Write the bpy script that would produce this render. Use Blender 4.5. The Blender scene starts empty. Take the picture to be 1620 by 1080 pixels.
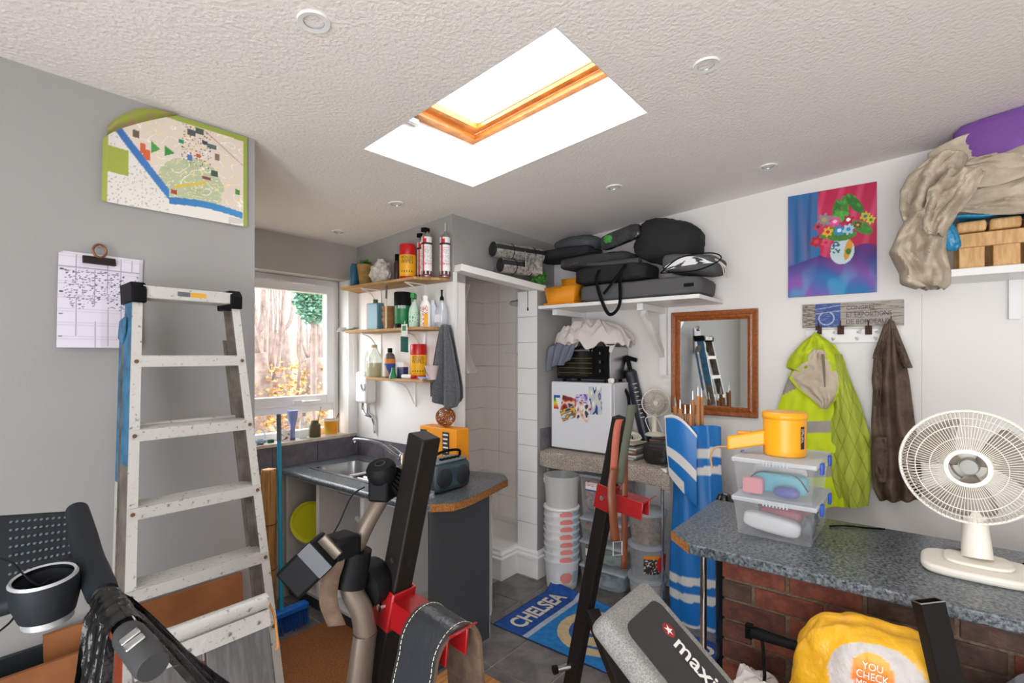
import bpy, bmesh, math, random
from mathutils import Vector, Matrix, noise as mnoise
random.seed(7)
V = Vector
sc = bpy.context.scene
COL = sc.collection

# ---------------------------------------------------------------- camera
TH = math.radians(38.7); FPX = 810.0; YH = 563.0; CAMH = 1.62
CT, ST = math.cos(TH), math.sin(TH)
cam_d = bpy.data.cameras.new('camera'); cam = bpy.data.objects.new('camera', cam_d); COL.objects.link(cam)
cam.location = (0, 0, CAMH)
cam.rotation_euler = (math.pi / 2, 0, TH - math.pi / 2)
cam_d.sensor_width = 36; cam_d.lens = 36 * FPX / 1620; cam_d.shift_y = (YH - 540) / 1620
cam_d.clip_start = 0.02; cam_d.clip_end = 200
sc.camera = cam

# ---------------------------------------------------------------- light
world = bpy.data.worlds.new('overcast_sky'); sc.world = world; world.use_nodes = True
bg = world.node_tree.nodes['Background']
bg.inputs['Color'].default_value = (0.94, 0.965, 1.0, 1); bg.inputs['Strength'].default_value = 6.0
def portal(name, loc, rot, sx, sy):
    l = bpy.data.lights.new(name, 'AREA'); l.shape = 'RECTANGLE'; l.size = sx; l.size_y = sy
    l.cycles.is_portal = True
    o = bpy.data.objects.new(name, l); COL.objects.link(o); o.location = loc; o.rotation_euler = rot
portal('portal_skylight', (1.715, 1.43, 2.97), (0, 0, 0), 0.75, 1.15)
portal('portal_window', (1.68, 3.64, 1.6), (math.pi / 2, 0, math.pi), 1.25, 1.2)
portal('portal_back_window', (-1.68, -0.45, 1.18), (math.pi / 2, 0, -math.pi / 2), 2.6, 2.28)
sc.view_settings.view_transform = 'Standard'; sc.view_settings.look = 'None'
sc.view_settings.exposure = 0.72; sc.view_settings.gamma = 1.0; sc.view_settings.use_curve_mapping = False
try:
    sc.cycles.max_bounces = 12; sc.cycles.diffuse_bounces = 6; sc.cycles.glossy_bounces = 4
    sc.cycles.transparent_max_bounces = 16; sc.cycles.transmission_bounces = 6
    sc.cycles.caustics_reflective = False; sc.cycles.caustics_refractive = False
    sc.cycles.use_denoising = True; sc.cycles.sample_clamp_indirect = 8.0
except Exception: pass

# ---------------------------------------------------------------- pixel -> place (a pixel gives the direction, a plane the distance)
def ray(u, v):
    a = (u - 810) / FPX
    return V((CT + a * ST, ST - a * CT, (YH - v) / FPX))
def px(u, v, X=None, Y=None, Z=None, D=None):
    r = ray(u, v)
    if X is not None: t = X / r.x
    elif Y is not None: t = Y / r.y
    elif Z is not None: t = (Z - CAMH) / r.z
    else: t = D
    return V((r.x * t, r.y * t, CAMH + r.z * t))
def zc(y): return 2.71 - 0.075 * y

# ---------------------------------------------------------------- materials
def lin(h):
    if isinstance(h, str):
        h = h.lstrip('#'); h = [int(h[i:i + 2], 16) / 255 for i in (0, 2, 4)]
    return tuple((c / 12.92 if c <= 0.04045 else ((c + 0.055) / 1.055) ** 2.4) for c in h[:3])
MATS = {}
def mat(name, col='#808080', rough=0.5, metal=0.0, spec=0.5, noise=None, col2=None, bump=None, emit=None, coat=0, sheen=0, voro=None, trans=0, attr=None, stretch=None, ior=None, sub=0, contrast=(0.4, 0.6)):
    if name in MATS: return MATS[name]
    m = bpy.data.materials.new(name); m.use_nodes = True
    nt = m.node_tree; N = nt.nodes; L = nt.links
    b = N['Principled BSDF']
    c = lin(col)
    b.inputs['Base Color'].default_value = (*c, 1); b.inputs['Roughness'].default_value = rough
    b.inputs['Metallic'].default_value = metal; b.inputs['Specular IOR Level'].default_value = spec
    if coat: b.inputs['Coat Weight'].default_value = coat
    if sheen: b.inputs['Sheen Weight'].default_value = sheen
    if trans: b.inputs['Transmission Weight'].default_value = trans
    if ior: b.inputs['IOR'].default_value = ior
    if sub:
        b.inputs['Subsurface Weight'].default_value = sub; b.inputs['Subsurface Radius'].default_value = (0.01, 0.01, 0.01)
    tc = None
    def coords():
        nonlocal tc
        if tc is None:
            tcn = N.new('ShaderNodeTexCoord')
            mp = N.new('ShaderNodeMapping'); L.new(tcn.outputs['Object'], mp.inputs['Vector'])
            if stretch: mp.inputs['Scale'].default_value = stretch
            tc = mp.outputs['Vector']
        return tc
    if attr:
        a = N.new('ShaderNodeAttribute'); a.attribute_name = attr
        L.new(a.outputs['Color'], b.inputs['Base Color'])
    if noise:
        n = N.new('ShaderNodeTexNoise'); n.inputs['Scale'].default_value = noise[0]
        n.inputs['Detail'].default_value = noise[1] if len(noise) > 1 else 4
        n.inputs['Roughness'].default_value = 0.6
        L.new(coords(), n.inputs['Vector'])
        rp = N.new('ShaderNodeValToRGB')
        rp.color_ramp.elements[0].position = contrast[0]; rp.color_ramp.elements[1].position = contrast[1]
        c2 = lin(col2) if col2 else tuple(x * 0.7 for x in c)
        rp.color_ramp.elements[0].color = (*c2, 1); rp.color_ramp.elements[1].color = (*c, 1)
        L.new(n.outputs['Fac'], rp.inputs['Fac'])
        L.new(rp.outputs['Color'], b.inputs['Base Color'])
    if bump:
        n = N.new('ShaderNodeTexNoise'); n.inputs['Scale'].default_value = bump[0]
        n.inputs['Detail'].default_value = bump[3] if len(bump) > 3 else 3
        L.new(coords(), n.inputs['Vector'])
        bp = N.new('ShaderNodeBump'); bp.inputs['Strength'].default_value = bump[1]; bp.inputs['Distance'].default_value = bump[2] if len(bump) > 2 else 0.01
        L.new(n.outputs['Fac'], bp.inputs['Height']); L.new(bp.outputs['Normal'], b.inputs['Normal'])
    if emit:
        b.inputs['Emission Color'].default_value = (*lin(emit[0]), 1); b.inputs['Emission Strength'].default_value = emit[1]
    m.diffuse_color = (*c, 1)
    MATS[name] = m
    return m
def clear_mat(name, tint='#ffffff', gloss=0.06, rough=0.03, milk=0.0, milkcol='#ffffff'):
    """thin clear sheet: straight-through transparency with a glossy coat and optional milky body"""
    if name in MATS: return MATS[name]
    m = bpy.data.materials.new(name); m.use_nodes = True
    nt = m.node_tree; N = nt.nodes; L = nt.links
    for n in list(N): N.remove(n)
    out = N.new('ShaderNodeOutputMaterial'); tr = N.new('ShaderNodeBsdfTransparent'); tr.inputs['Color'].default_value = (*lin(tint), 1)
    gl = N.new('ShaderNodeBsdfGlossy'); gl.inputs['Roughness'].default_value = rough
    last = tr.outputs[0]
    if milk:
        df = N.new('ShaderNodeBsdfDiffuse'); df.inputs['Color'].default_value = (*lin(milkcol), 1)
        tl = N.new('ShaderNodeBsdfTranslucent'); tl.inputs['Color'].default_value = (*lin(milkcol), 1)
        mx0 = N.new('ShaderNodeMixShader'); mx0.inputs[0].default_value = 0.4
        L.new(df.outputs[0], mx0.inputs[1]); L.new(tl.outputs[0], mx0.inputs[2])
        mx = N.new('ShaderNodeMixShader'); mx.inputs[0].default_value = milk
        L.new(last, mx.inputs[1]); L.new(mx0.outputs[0], mx.inputs[2]); last = mx.outputs[0]
    mx2 = N.new('ShaderNodeMixShader'); mx2.inputs[0].default_value = gloss
    L.new(last, mx2.inputs[1]); L.new(gl.outputs[0], mx2.inputs[2]); L.new(mx2.outputs[0], out.inputs['Surface'])
    MATS[name] = m
    return m

M_CEIL = mat('plaster_ceiling', '#f6f1ec', 0.9, bump=(70, 0.6, 0.010, 6))
M_GREY = mat('grey_wall_paint', '#9d9c9a', 0.75, bump=(120, 0.12, 0.003))
M_WHITE = mat('white_wall_paint', '#edeae7', 0.5, bump=(90, 0.1, 0.003))
M_GLOSS = mat('white_gloss_paint', '#eeedeb', 0.3)
M_UPVC = mat('white_upvc', '#f0f0f0', 0.28)
M_GLASS = clear_mat('window_glass', gloss=0.05)
M_SHAFT = mat('shaft_white', '#f4f4f2', 0.7)
M_PINE = mat('varnished_pine', '#d08a3c', 0.35, noise=(9, 5), col2='#b26c28', stretch=(1, 1, 8))
M_TILE = mat('slate_look_tile', '#7a7673', 0.33, noise=(7, 8), col2='#5b5755', bump=(30, 0.15, 0.004))
M_GROUT = mat('beige_grout', '#b9ada0', 0.9)
M_SPLASH = mat('dark_splash_tile', '#76727a', 0.3, noise=(9, 9), col2='#565259', contrast=(0.35, 0.65))
M_SHTILE = mat('cream_wall_tile', '#f2ebe4', 0.22)
M_SHGROUT = mat('tile_grout_light', '#c3bab2', 0.9)
M_WTILE = mat('white_wall_tile', '#ececea', 0.2)
M_BLACK = mat('black_plastic', '#101112', 0.55, spec=0.12)
M_SATIN = mat('black_powder_coat', '#1b1815', 0.5, spec=0.15, bump=(300, 0.1, 0.002))
M_CHROME = mat('chrome', '#c9cbcd', 0.12, metal=1)
M_STEEL = mat('brushed_steel', '#b9babb', 0.28, metal=1)
M_ALU = mat('worn_aluminium', '#c9c5be', 0.45, metal=0.35, noise=(14, 8), col2='#8f877c', contrast=(0.3, 0.5))
M_PAPER = mat('white_paper', '#e6e3e6', 0.8)
M_RUST = mat('rusty_screw', '#6b4a34', 0.7)
M_PRINT = mat('printed_colour', '#ffffff', 0.6, attr='Col')
M_PRINTG = mat('printed_gloss', '#ffffff', 0.3, attr='Col')

# ---------------------------------------------------------------- mesh helpers
ORG = {}
def axes(d, up=(0, 0, 1)):
    d = V(d).normalized(); up = V(up)
    if abs(d.dot(up)) > 0.999: up = V((1, 0, 0))
    x = d.cross(up).normalized(); y = x.cross(d).normalized()
    return x, y, d
class MB:
    def __init__(s): s.v = []; s.f = []; s.mi = []; s.k = 0; s.sm = []; s.flat = False
    def add(s, vs, fs):
        o = len(s.v); s.v.extend(V(p) for p in vs)
        for f in fs: s.f.append([o + i for i in f]); s.mi.append(s.k); s.sm.append(not s.flat)
        return s
    def box(s, lo, hi):
        x0, y0, z0 = lo; x1, y1, z1 = hi
        return s.add([(x0, y0, z0), (x1, y0, z0), (x1, y1, z0), (x0, y1, z0), (x0, y0, z1), (x1, y0, z1), (x1, y1, z1), (x0, y1, z1)],
                     [(0, 3, 2, 1), (4, 5, 6, 7), (0, 1, 5, 4), (1, 2, 6, 5), (2, 3, 7, 6), (3, 0, 4, 7)])
    def obox(s, c, ex, ey, ez):
        """oriented box: centre and three half-axis vectors"""
        c, ex, ey, ez = V(c), V(ex), V(ey), V(ez)
        P = [c + ex * a + ey * b + ez * d for d in (-1, 1) for a, b in ((-1, -1), (1, -1), (1, 1), (-1, 1))]
        F = [(0, 3, 2, 1), (4, 5, 6, 7), (0, 1, 5, 4), (1, 2, 6, 5), (2, 3, 7, 6), (3, 0, 4, 7)]
        if ex.cross(ey).dot(ez) < 0: F = [f[::-1] for f in F]
        return s.add(P, F)
    def bar(s, a, b, w, h, up=(0, 0, 1)):
        """rectangular bar from a to b, w across, h along up"""
        a, b = V(a), V(b); x, y, d = axes(b - a, up)
        return s.obox((a + b) / 2, x * w / 2, y * h / 2, d * (b - a).length / 2)
    def hexa(s, P):
        """8 points: bottom quad ccw then top quad"""
        return s.add(P, [(0, 3, 2, 1), (4, 5, 6, 7), (0, 1, 5, 4), (1, 2, 6, 5), (2, 3, 7, 6), (3, 0, 4, 7)])
    def tube(s, path, r, n=10, cap=True, sq=(1, 1), up=(0, 0, 1), closed=False):
        P = [V(p) for p in path]; m = len(P)
        R = r if isinstance(r, (list, tuple)) else [r] * m
        x = None; rings = []
        for i in range(m):
            if closed: d = P[(i + 1) % m] - P[i - 1]
            else: d = (P[min(i + 1, m - 1)] - P[max(i - 1, 0)])
            if d.length < 1e-9: d = V((0, 0, 1))
            d.normalize()
            if x is None: x, y, _ = axes(d, up)
            else:
                x = (x - d * x.dot(d))
                if x.length < 1e-6: x, y, _ = axes(d, up)
                x.normalize(); y = x.cross(d).normalized()
            rings.append([P[i] + (x * math.cos(2 * math.pi * k / n) * sq[0] + y * math.sin(2 * math.pi * k / n) * sq[1]) * R[i] for k in range(n)])
        vs = [p for rg in rings for p in rg]; fs = []
        for i in range(m if closed else m - 1):
            a = i * n; b = ((i + 1) % m) * n
            for k in range(n):
                k2 = (k + 1) % n
                fs.append((a + k, b + k, b + k2, a + k2))
        if cap and not closed:
            fs.append(tuple(range(n))); fs.append(tuple(range((m - 1) * n, m * n))[::-1])
        return s.add(vs, fs)
    def lathe(s, prof, o=(0, 0, 0), d=(0, 0, 1), n=24, cap=True, sq=(1, 1), up=(0, 1, 0)):
        o = V(o); x, y, dd = axes(d, up)
        vs = []; fs = []
        for r, z in prof:
            for k in range(n):
                a = 2 * math.pi * k / n
                vs.append(o + dd * z + (x * math.cos(a) * sq[0] + y * math.sin(a) * sq[1]) * r)
        for i in range(len(prof) - 1):
            for k in range(n):
                k2 = (k + 1) % n
                fs.append((i * n + k, i * n + k2, (i + 1) * n + k2, (i + 1) * n + k))
        if cap:
            if prof[0][0] > 1e-6: fs.append(tuple(range(n))[::-1])
            if prof[-1][0] > 1e-6: fs.append(tuple(range((len(prof) - 1) * n, len(prof) * n)))
        return s.add(vs, fs)
    def prism(s, pts, ext):
        """planar outline (3d points) pushed along ext"""
        P = [V(p) for p in pts]; e = V(ext); n = len(P)
        nrm = V((0, 0, 0))
        for i in range(n): nrm += P[i].cross(P[(i + 1) % n])
        if nrm.dot(e) < 0: P = P[::-1]
        vs = P + [p + e for p in P]
        fs = [tuple(range(n))[::-1], tuple(range(n, 2 * n))]
        for i in range(n):
            j = (i + 1) % n; fs.append((i, j, n + j, n + i))
        return s.add(vs, fs)
    def sheet(s, fn, nu, nv, cu=False, cv=False):
        vs = [fn(i / (nu if cu else nu - 1), j / (nv if cv else nv - 1)) for j in range(nv) for i in range(nu)]
        fs = []
        for j in range(nv if cv else nv - 1):
            for i in range(nu if cu else nu - 1):
                i2 = (i + 1) % nu; j2 = (j + 1) % nv
                fs.append((j * nu + i, j * nu + i2, j2 * nu + i2, j2 * nu + i))
        return s.add(vs, fs)
    def ball(s, c, r, n=16, m=10, sq=(1, 1, 1), rot=None):
        c = V(c); vs = []; fs = []
        for j in range(m + 1):
            t = math.pi * j / m
            for k in range(n):
                a = 2 * math.pi * k / n
                p = V((math.sin(t) * math.cos(a) * sq[0], math.sin(t) * math.sin(a) * sq[1], math.cos(t) * sq[2])) * r
                if rot is not None: p = rot @ p
                vs.append(c + p)
        for j in range(m):
            for k in range(n):
                k2 = (k + 1) % n
                fs.append((j * n + k, (j + 1) * n + k, (j + 1) * n + k2, j * n + k2))
        return s.add(vs, fs)
    def build(s, name, mats, parent=None, bev=0, seg=2, thick=0, sub=0, ang=40, loc=None, cols=None, off=-1):
        me = bpy.data.meshes.new(name)
        if parent is not None: o0 = ORG[parent]
        elif loc is not None: o0 = V(loc)
        else:
            xs = [p.x for p in s.v]; ys = [p.y for p in s.v]; zs = [p.z for p in s.v]
            o0 = V(((min(xs) + max(xs)) / 2, (min(ys) + max(ys)) / 2, min(zs)))
        if parent is not None and loc is not None: o0 = V(loc)
        me.from_pydata([p - o0 for p in s.v], [], s.f)
        if not isinstance(mats, (list, tuple)): mats = [mats]
        for m in mats: me.materials.append(m)
        me.polygons.foreach_set('material_index', s.mi)
        me.polygons.foreach_set('use_smooth', s.sm)
        bm = bmesh.new(); bm.from_mesh(me)
        bmesh.ops.remove_doubles(bm, verts=bm.verts, dist=1e-6)
        bm.to_mesh(me) if not cols else None
        bm.free()
        try: me.set_sharp_from_angle(angle=math.radians(ang))
        except Exception: pass
        if cols:
            ca = me.color_attributes.new('Col', 'FLOAT_COLOR', 'POINT')
            flat = []
            for c in cols: flat.extend((*c, 1.0))
            ca.data.foreach_set('color', flat)
        o = bpy.data.objects.new(name, me); COL.objects.link(o)
        if parent is not None:
            o.parent = parent; o.location = o0 - ORG[parent]
        else: o.location = o0
        ORG[o] = o0
        if thick:
            md = o.modifiers.new('thickness', 'SOLIDIFY'); md.thickness = thick; md.offset = off
        if bev:
            md = o.modifiers.new('bevel', 'BEVEL'); md.width = bev; md.segments = seg; md.limit_method = 'ANGLE'; md.angle_limit = math.radians(35); md.harden_normals = False
        if sub:
            md = o.modifiers.new('smooth', 'SUBSURF'); md.levels = sub; md.render_levels = sub
        return o
def tag(o, label=None, cat=None, group=None, kind=None):
    if label: o['label'] = label
    if cat: o['category'] = cat
    if group: o['group'] = group
    if kind: o['kind'] = kind
    return o
def thing(name, label, cat, loc, group=None):
    o = bpy.data.objects.new(name, None); COL.objects.link(o); o.location = V(loc); o.empty_display_size = 0.05
    ORG[o] = V(loc)
    return tag(o, label, cat, group)
def struct(o): o['kind'] = 'structure'; return o
def stuff(o): o['kind'] = 'stuff'; return o
def copy_tree(o, loc=None, parent=None, label=None, rotz=None, mat_rot=None, scale=None):
    c = o.copy(); COL.objects.link(c); c.parent = parent
    if loc is not None: c.location = V(loc)
    if rotz is not None: c.rotation_euler = (0, 0, rotz)
    if mat_rot is not None: c.rotation_euler = mat_rot.to_euler()
    if scale is not None: c.scale = scale
    if label: c['label'] = label
    ORG[c] = V(loc) if loc is not None else ORG[o]
    for ch in o.children: copy_tree(ch, None, c)
    return c
def text(name, body, o, xd, yd, w, h, m, parent, lift=0.0006, bold=0.0, extr=0.0):
    """flat lettering fitted in the w x h box whose lower-left corner is o"""
    cu = bpy.data.curves.new('lettering_curve', 'FONT'); cu.body = body; cu.resolution_u = 3; cu.offset = bold
    if '\n' in body: cu.align_x = 'LEFT'
    tmp = bpy.data.objects.new('lettering_tmp', cu); COL.objects.link(tmp)
    dg = bpy.context.evaluated_depsgraph_get(); dg.update()
    me = bpy.data.meshes.new_from_object(tmp.evaluated_get(dg))
    bpy.data.objects.remove(tmp); bpy.data.curves.remove(cu)
    if not me.vertices: return None
    xs = [q.co.x for q in me.vertices]; ys = [q.co.y for q in me.vertices]
    x0, x1, y0, y1 = min(xs), max(xs), min(ys), max(ys)
    xd, yd, o = V(xd).normalized(), V(yd).normalized(), V(o); n = xd.cross(yd)
    o0 = ORG[parent]
    for q in me.vertices:
        q.co = o + xd * ((q.co.x - x0) / (x1 - x0) * w) + yd * ((q.co.y - y0) / max(1e-6, y1 - y0) * h) + n * lift - o0
    me.name = name; me.materials.clear(); me.materials.append(m)
    ob = bpy.data.objects.new(name, me); COL.objects.link(ob); ob.parent = parent; ORG[ob] = o0; ob['kind'] = 'stuff'
    return ob
def printed(name, fn, pos, nu, nv, parent=None, m=None, thick=0.0):
    """flat print: colour(u,v) sampled on a fine grid at pos(u,v)"""
    b = MB(); b.sheet(pos, nu, nv)
    cols = [lin(fn(i / (nu - 1), j / (nv - 1))) for j in range(nv) for i in range(nu)]
    return b.build(name, m or M_PRINT, parent, cols=cols, thick=thick)
def hx(h): h = h.lstrip('#'); return tuple(int(h[i:i + 2], 16) / 255 for i in (0, 2, 4))
def mixc(a, b, t): t = max(0, min(1, t)); return tuple(x + (y - x) * t for x, y in zip(a, b))
def nz(x, y, z=0.0, s=1.0): return mnoise.noise(V((x * s, y * s, z)))
def arc(c, r, a0, a1, n, xd, yd):
    c, xd, yd = V(c), V(xd), V(yd)
    return [c + xd * (r * math.cos(a0 + (a1 - a0) * i / (n - 1))) + yd * (r * math.sin(a0 + (a1 - a0) * i / (n - 1))) for i in range(n)]
def curve(pts, n=8):
    """Catmull-Rom through the points"""
    P = [V(p) for p in pts]; out = []
    for i in range(len(P) - 1):
        p0 = P[max(i - 1, 0)]; p1 = P[i]; p2 = P[i + 1]; p3 = P[min(i + 2, len(P) - 1)]
        for k in range(n):
            t = k / n
            out.append(0.5 * ((2 * p1) + (p2 - p0) * t + (2 * p0 - 5 * p1 + 4 * p2 - p3) * t * t + (3 * p1 - p0 - 3 * p2 + p3) * t ** 3))
    out.append(P[-1]); return out
# ================================================================ THE ROOM
XR, YW, XS, YL, XL = 3.5, 3.40, 2.333, 2.22, 1.017      # right wall, window wall, sink wall, ladder wall, its corner
YC = 2.36                                               # shower partition
SK = [V((1.33, 0.89, 0)), V((2.036, 0.9, 0)), V((2.096, 1.96, 0)), V((1.396, 1.985, 0))]
# ceiling: one sloping slab with the skylight shaft cut through it
b = MB()
OUT = [(-1.7, -2.0), (3.7, -2.0), (3.7, 3.7), (-1.7, 3.7)]
lo = [V((x, y, zc(y))) for x, y in OUT] + [V((p.x, p.y, zc(p.y))) for p in SK]
hi = [p + V((0, 0, 0.30)) for p in lo]
fs = []
for i in range(4):
    j = (i + 1) % 4
    fs += [(i, 4 + i, 4 + j, j), (8 + i, 8 + j, 12 + j, 12 + i), (i, j, 8 + j, 8 + i), (4 + i, 12 + i, 12 + j, 4 + j)]
b.flat = True; b.add(lo + hi, fs); struct(b.build('ceiling', M_CEIL))
# skylight
sky = struct(thing('window_2', 'roof window with varnished pine frame in a white plastered shaft', 'window', (1.715, 1.43, zc(1.43))))
b = MB(); b.flat = True
ins = [p + (V((1.715, 1.43, 0)) - p).normalized() * 0.004 for p in SK]
for i in range(4):
    j = (i + 1) % 4
    a0 = V((ins[i].x, ins[i].y, zc(ins[i].y) + 0.001)); a1 = V((ins[j].x, ins[j].y, zc(ins[j].y) + 0.001)); e = V((0, 0, 0.27))
    b.add([a0, a1, a1 + e, a0 + e], [(0, 1, 2, 3)])
b.build('shaft_lining', M_SHAFT, sky)
cc = V((1.715, 1.43, 0))
def ringpt(p, d, h): q = p + (cc - p).normalized() * d * 1.4142; return V((q.x, q.y, zc(q.y) + h))
def ring(nm, d0, d1, h0, h1, m):
    for i in range(4):
        j = (i + 1) % 4
        bb = MB(); bb.hexa([ringpt(SK[i], d0, h0), ringpt(SK[j], d0, h0), ringpt(SK[j], d1, h0), ringpt(SK[i], d1, h0),
                            ringpt(SK[i], d0, h1), ringpt(SK[j], d0, h1), ringpt(SK[j], d1, h1), ringpt(SK[i], d1, h1)])
        bb.flat = True; bb.build(nm, m, sky)
ring('frame_rail', 0.004, 0.045, 0.235, 0.262, M_PINE)
ring('sash_rail', 0.035, 0.085, 0.268, 0.30, M_PINE)
b = MB(); q = [ringpt(p, 0.07, 0.286) for p in SK]; b.add(q, [(0, 1, 2, 3)]); b.build('pane', M_GLASS, sky, thick=0.004)
# blind cord line and the catch plate
a0 = ringpt(SK[2], 0.12, 0.27); a1 = ringpt(SK[1], 0.12, 0.27)
b = MB(); b.tube([a0, a1], 0.002, 5); b.build('blind_wire', M_RUST, sky)
b = MB(); p = V((1.62, 1.955, 0)); p.z = zc(p.y) + 0.225
b.box(p - V((0.07, 0.015, 0.03)), p + V((0.07, 0.012, 0.0))); b.build('latch_plate', M_STEEL, sky, bev=0.004)

def wbox(name, lo, hi, m): return struct(MB().box(lo, hi).build(name, m))
wall_left = wbox('wall_left', (-1.7, YL, -0.02), (XL, 3.62, 2.56), M_GREY)
wall_right = wbox('wall_right', (XR, -2.0, -0.02), (3.7, 3.62, 2.86), M_WHITE)
wall_sink = wbox('wall_sink', (XS, YC, -0.02), (2.45, 3.62, 2.54), M_WHITE)
wall_sh = wbox('wall_shower', (2.45, 3.14, -0.02), (XR, 3.62, 2.54), M_SHGROUT)
b = MB().box((2.45, YC, 2.15), (XR, 2.43, 2.545)); struct(b.build('wall_lintel', M_GREY))
pillar = wbox('wall_pillar', (3.03, 2.19, -0.02), (XR, 2.37, 2.15), M_GREY)
# upper part of the sink wall is painted grey: a thin skim of paint over the plaster
wbox('wall_sink_upper', (XS - 0.003, YC - 0.003, 2.10), (2.4499, 3.40, 2.56), M_GREY)
# walls behind the camera: a plain wall and a wide glazed patio door
b = MB(); x0, x1 = -1.7, -1.5; DY0, DY1, DZ0 = -1.75, 0.85, 0.04
b.box((x0, -2.0, -0.02), (x1, DY0, 2.86)); b.box((x0, DY1, -0.02), (x1, YL, 2.86)); b.box((x0, DY0, 2.32), (x1, DY1, 2.86)); b.box((x0, DY0, -0.02), (x1, DY1, DZ0))
struct(b.build('wall_back', M_WHITE))
wbox('wall_near', (-1.7, -2.2, -0.02), (3.7, -2.0, 2.86), M_WHITE)
dr = struct(thing('window_3', 'wide white framed window in the wall behind', 'window', (-1.6, -0.45, DZ0)))
for y0 in (DY0, (DY0 + DY1) / 2):
    f = MB(); y1 = y0 + (DY1 - DY0) / 2
    f.box((-1.63, y0, DZ0), (-1.57, y0 + 0.07, 2.32)); f.box((-1.63, y1 - 0.07, DZ0), (-1.57, y1, 2.32))
    f.box((-1.63, y0 + 0.07, DZ0), (-1.57, y1 - 0.07, DZ0 + 0.08)); f.box((-1.63, y0 + 0.07, 2.24), (-1.57, y1 - 0.07, 2.32))
    lf = f.build('leaf_frame', M_UPVC, dr)
    MB().box((-1.605, y0 + 0.07, DZ0 + 0.08), (-1.6, y1 - 0.07, 2.24)).build('pane', M_GLASS, lf)
# window wall: four blocks round the window recess
WX0, WX1, WZ0, WZ1 = 1.10, 2.264, 1.03, 2.195
b = MB(); b.flat = True
b.box((XL, YW, -0.02), (XS, 3.62, WZ0 - 0.02)); b.box((XL, YW, WZ1), (XS, 3.62, 2.46))
b.box((XL, YW, WZ0 - 0.02), (WX0, 3.62, WZ1)); b.box((WX1, YW, WZ0 - 0.02), (XS, 3.62, WZ1))
struct(b.build('wall_window', [mat('grey_beige_paint', '#b9b4b0', 0.75, bump=(120, 0.12, 0.003))]))
b = MB(); b.box((WX1 - 0.006, YW - 0.001, WZ0), (WX1 - 0.0005, 3.52, WZ1)); b.box((WX1 - 0.0005, YW - 0.006, WZ0), (XS, YW - 0.001, WZ1 + 0.0))
struct(b.build('trim_1', M_GLOSS))
b = MB(); b.box((WX0, YW - 0.012, WZ0 - 0.02), (WX1, 3.53, WZ0)); struct(b.build('trim_2', mat('window_board', '#d9cfc4', 0.5, noise=(14, 4), col2='#c7b6a6')))
# window unit
YF = 3.54
win = struct(thing('window_1', 'white plastic casement window above the sink', 'window', ((WX0 + WX1) / 2, YF, WZ0)))
def frame(nm, x0, x1, z0, z1, w, y0, y1, par, m=M_UPVC, wt=None, wb=None):
    f = MB(); wt = wt or w; wb = wb or w
    f.box((x0, y0, z0), (x0 + w, y1, z1)); f.box((x1 - w, y0, z0), (x1, y1, z1))
    f.box((x0 + w, y0, z0), (x1 - w, y1, z0 + wb)); f.box((x0 + w, y0, z1 - wt), (x1 - w, y1, z1))
    return f.build(nm, m, par, bev=0.005)
gt = px(514, 465, Y=YF).z; gb = px(514, 623, Y=YF).z; lt = px(526, 648, Y=YF).z
frame('outer_frame', WX0, WX1, WZ0, WZ1, 0.05, YF, YF + 0.06, win)
MB().box((WX0 + 0.05, YF + 0.001, lt), (WX1 - 0.05, YF + 0.059, gb - 0.07)).build('transom', M_UPVC, win, bev=0.004)
gx = px(514, 540, Y=YF).x
sash = frame('sash', WX0 + 0.03, gx + 0.065, gb - 0.065, gt + 0.06, 0.065, YF - 0.025, YF + 0.03, win)
MB().box((WX0 + 0.09, YF + 0.005, gb), (gx, YF + 0.011, gt)).build('pane', M_GLASS, sash)
MB().box((WX0 + 0.04, YF + 0.03, WZ0 + 0.04), (WX1 - 0.04, YF + 0.036, lt)).build('lower_pane', M_GLASS, win)
h = px(472, 635, Y=YF); b = MB(); b.box(h + V((-0.06, -0.045, -0.012)), h + V((0.02, -0.026, 0.012))); b.tube([h + V((0, -0.05, 0)), h + V((0.05, -0.06, 0)), h + V((0.14, -0.055, 0.002))], [0.01, 0.009, 0.007], 8)
b.build('window_handle', M_UPVC, sash, bev=0.002)
v = px(466, 448, Y=YF); MB().box(v + V((-0.13, -0.04, -0.006)), v + V((0.14, -0.0255, 0.008))).build('trickle_vent', M_UPVC, sash, bev=0.003)
# ---------------------------------------------------------------- floor of slate-look tiles
fl = wbox('floor', (-1.7, -2.0, -0.1), (3.7, 3.62, -0.005), M_GROUT)
tm = MB().box((2.823-0.157, 1.916-0.157, -0.006), (2.823+0.157, 1.916+0.157, 0.0)).build('tile', M_TILE, fl, bev=0.002, seg=1, loc=(2.823, 1.916, 0))
for i in range(-11, 4):
    for j in range(-12, 5):
        if (i, j) == (0, 0): continue
        x, y = 2.823 + i * 0.32, 1.916 + j * 0.32
        if x > 3.6 or y < -1.8 or (x < 0.9 and y > 2.1) or x < -0.6 or (y > 2.3 and x > 2.75) or x < 0.5 and y < 0.5: continue
        c = tm.copy(); COL.objects.link(c); c.location = V((x, y, 0)) - ORG[fl]; c.rotation_euler = (0, 0, random.choice((0, math.pi / 2, math.pi)))
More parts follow.
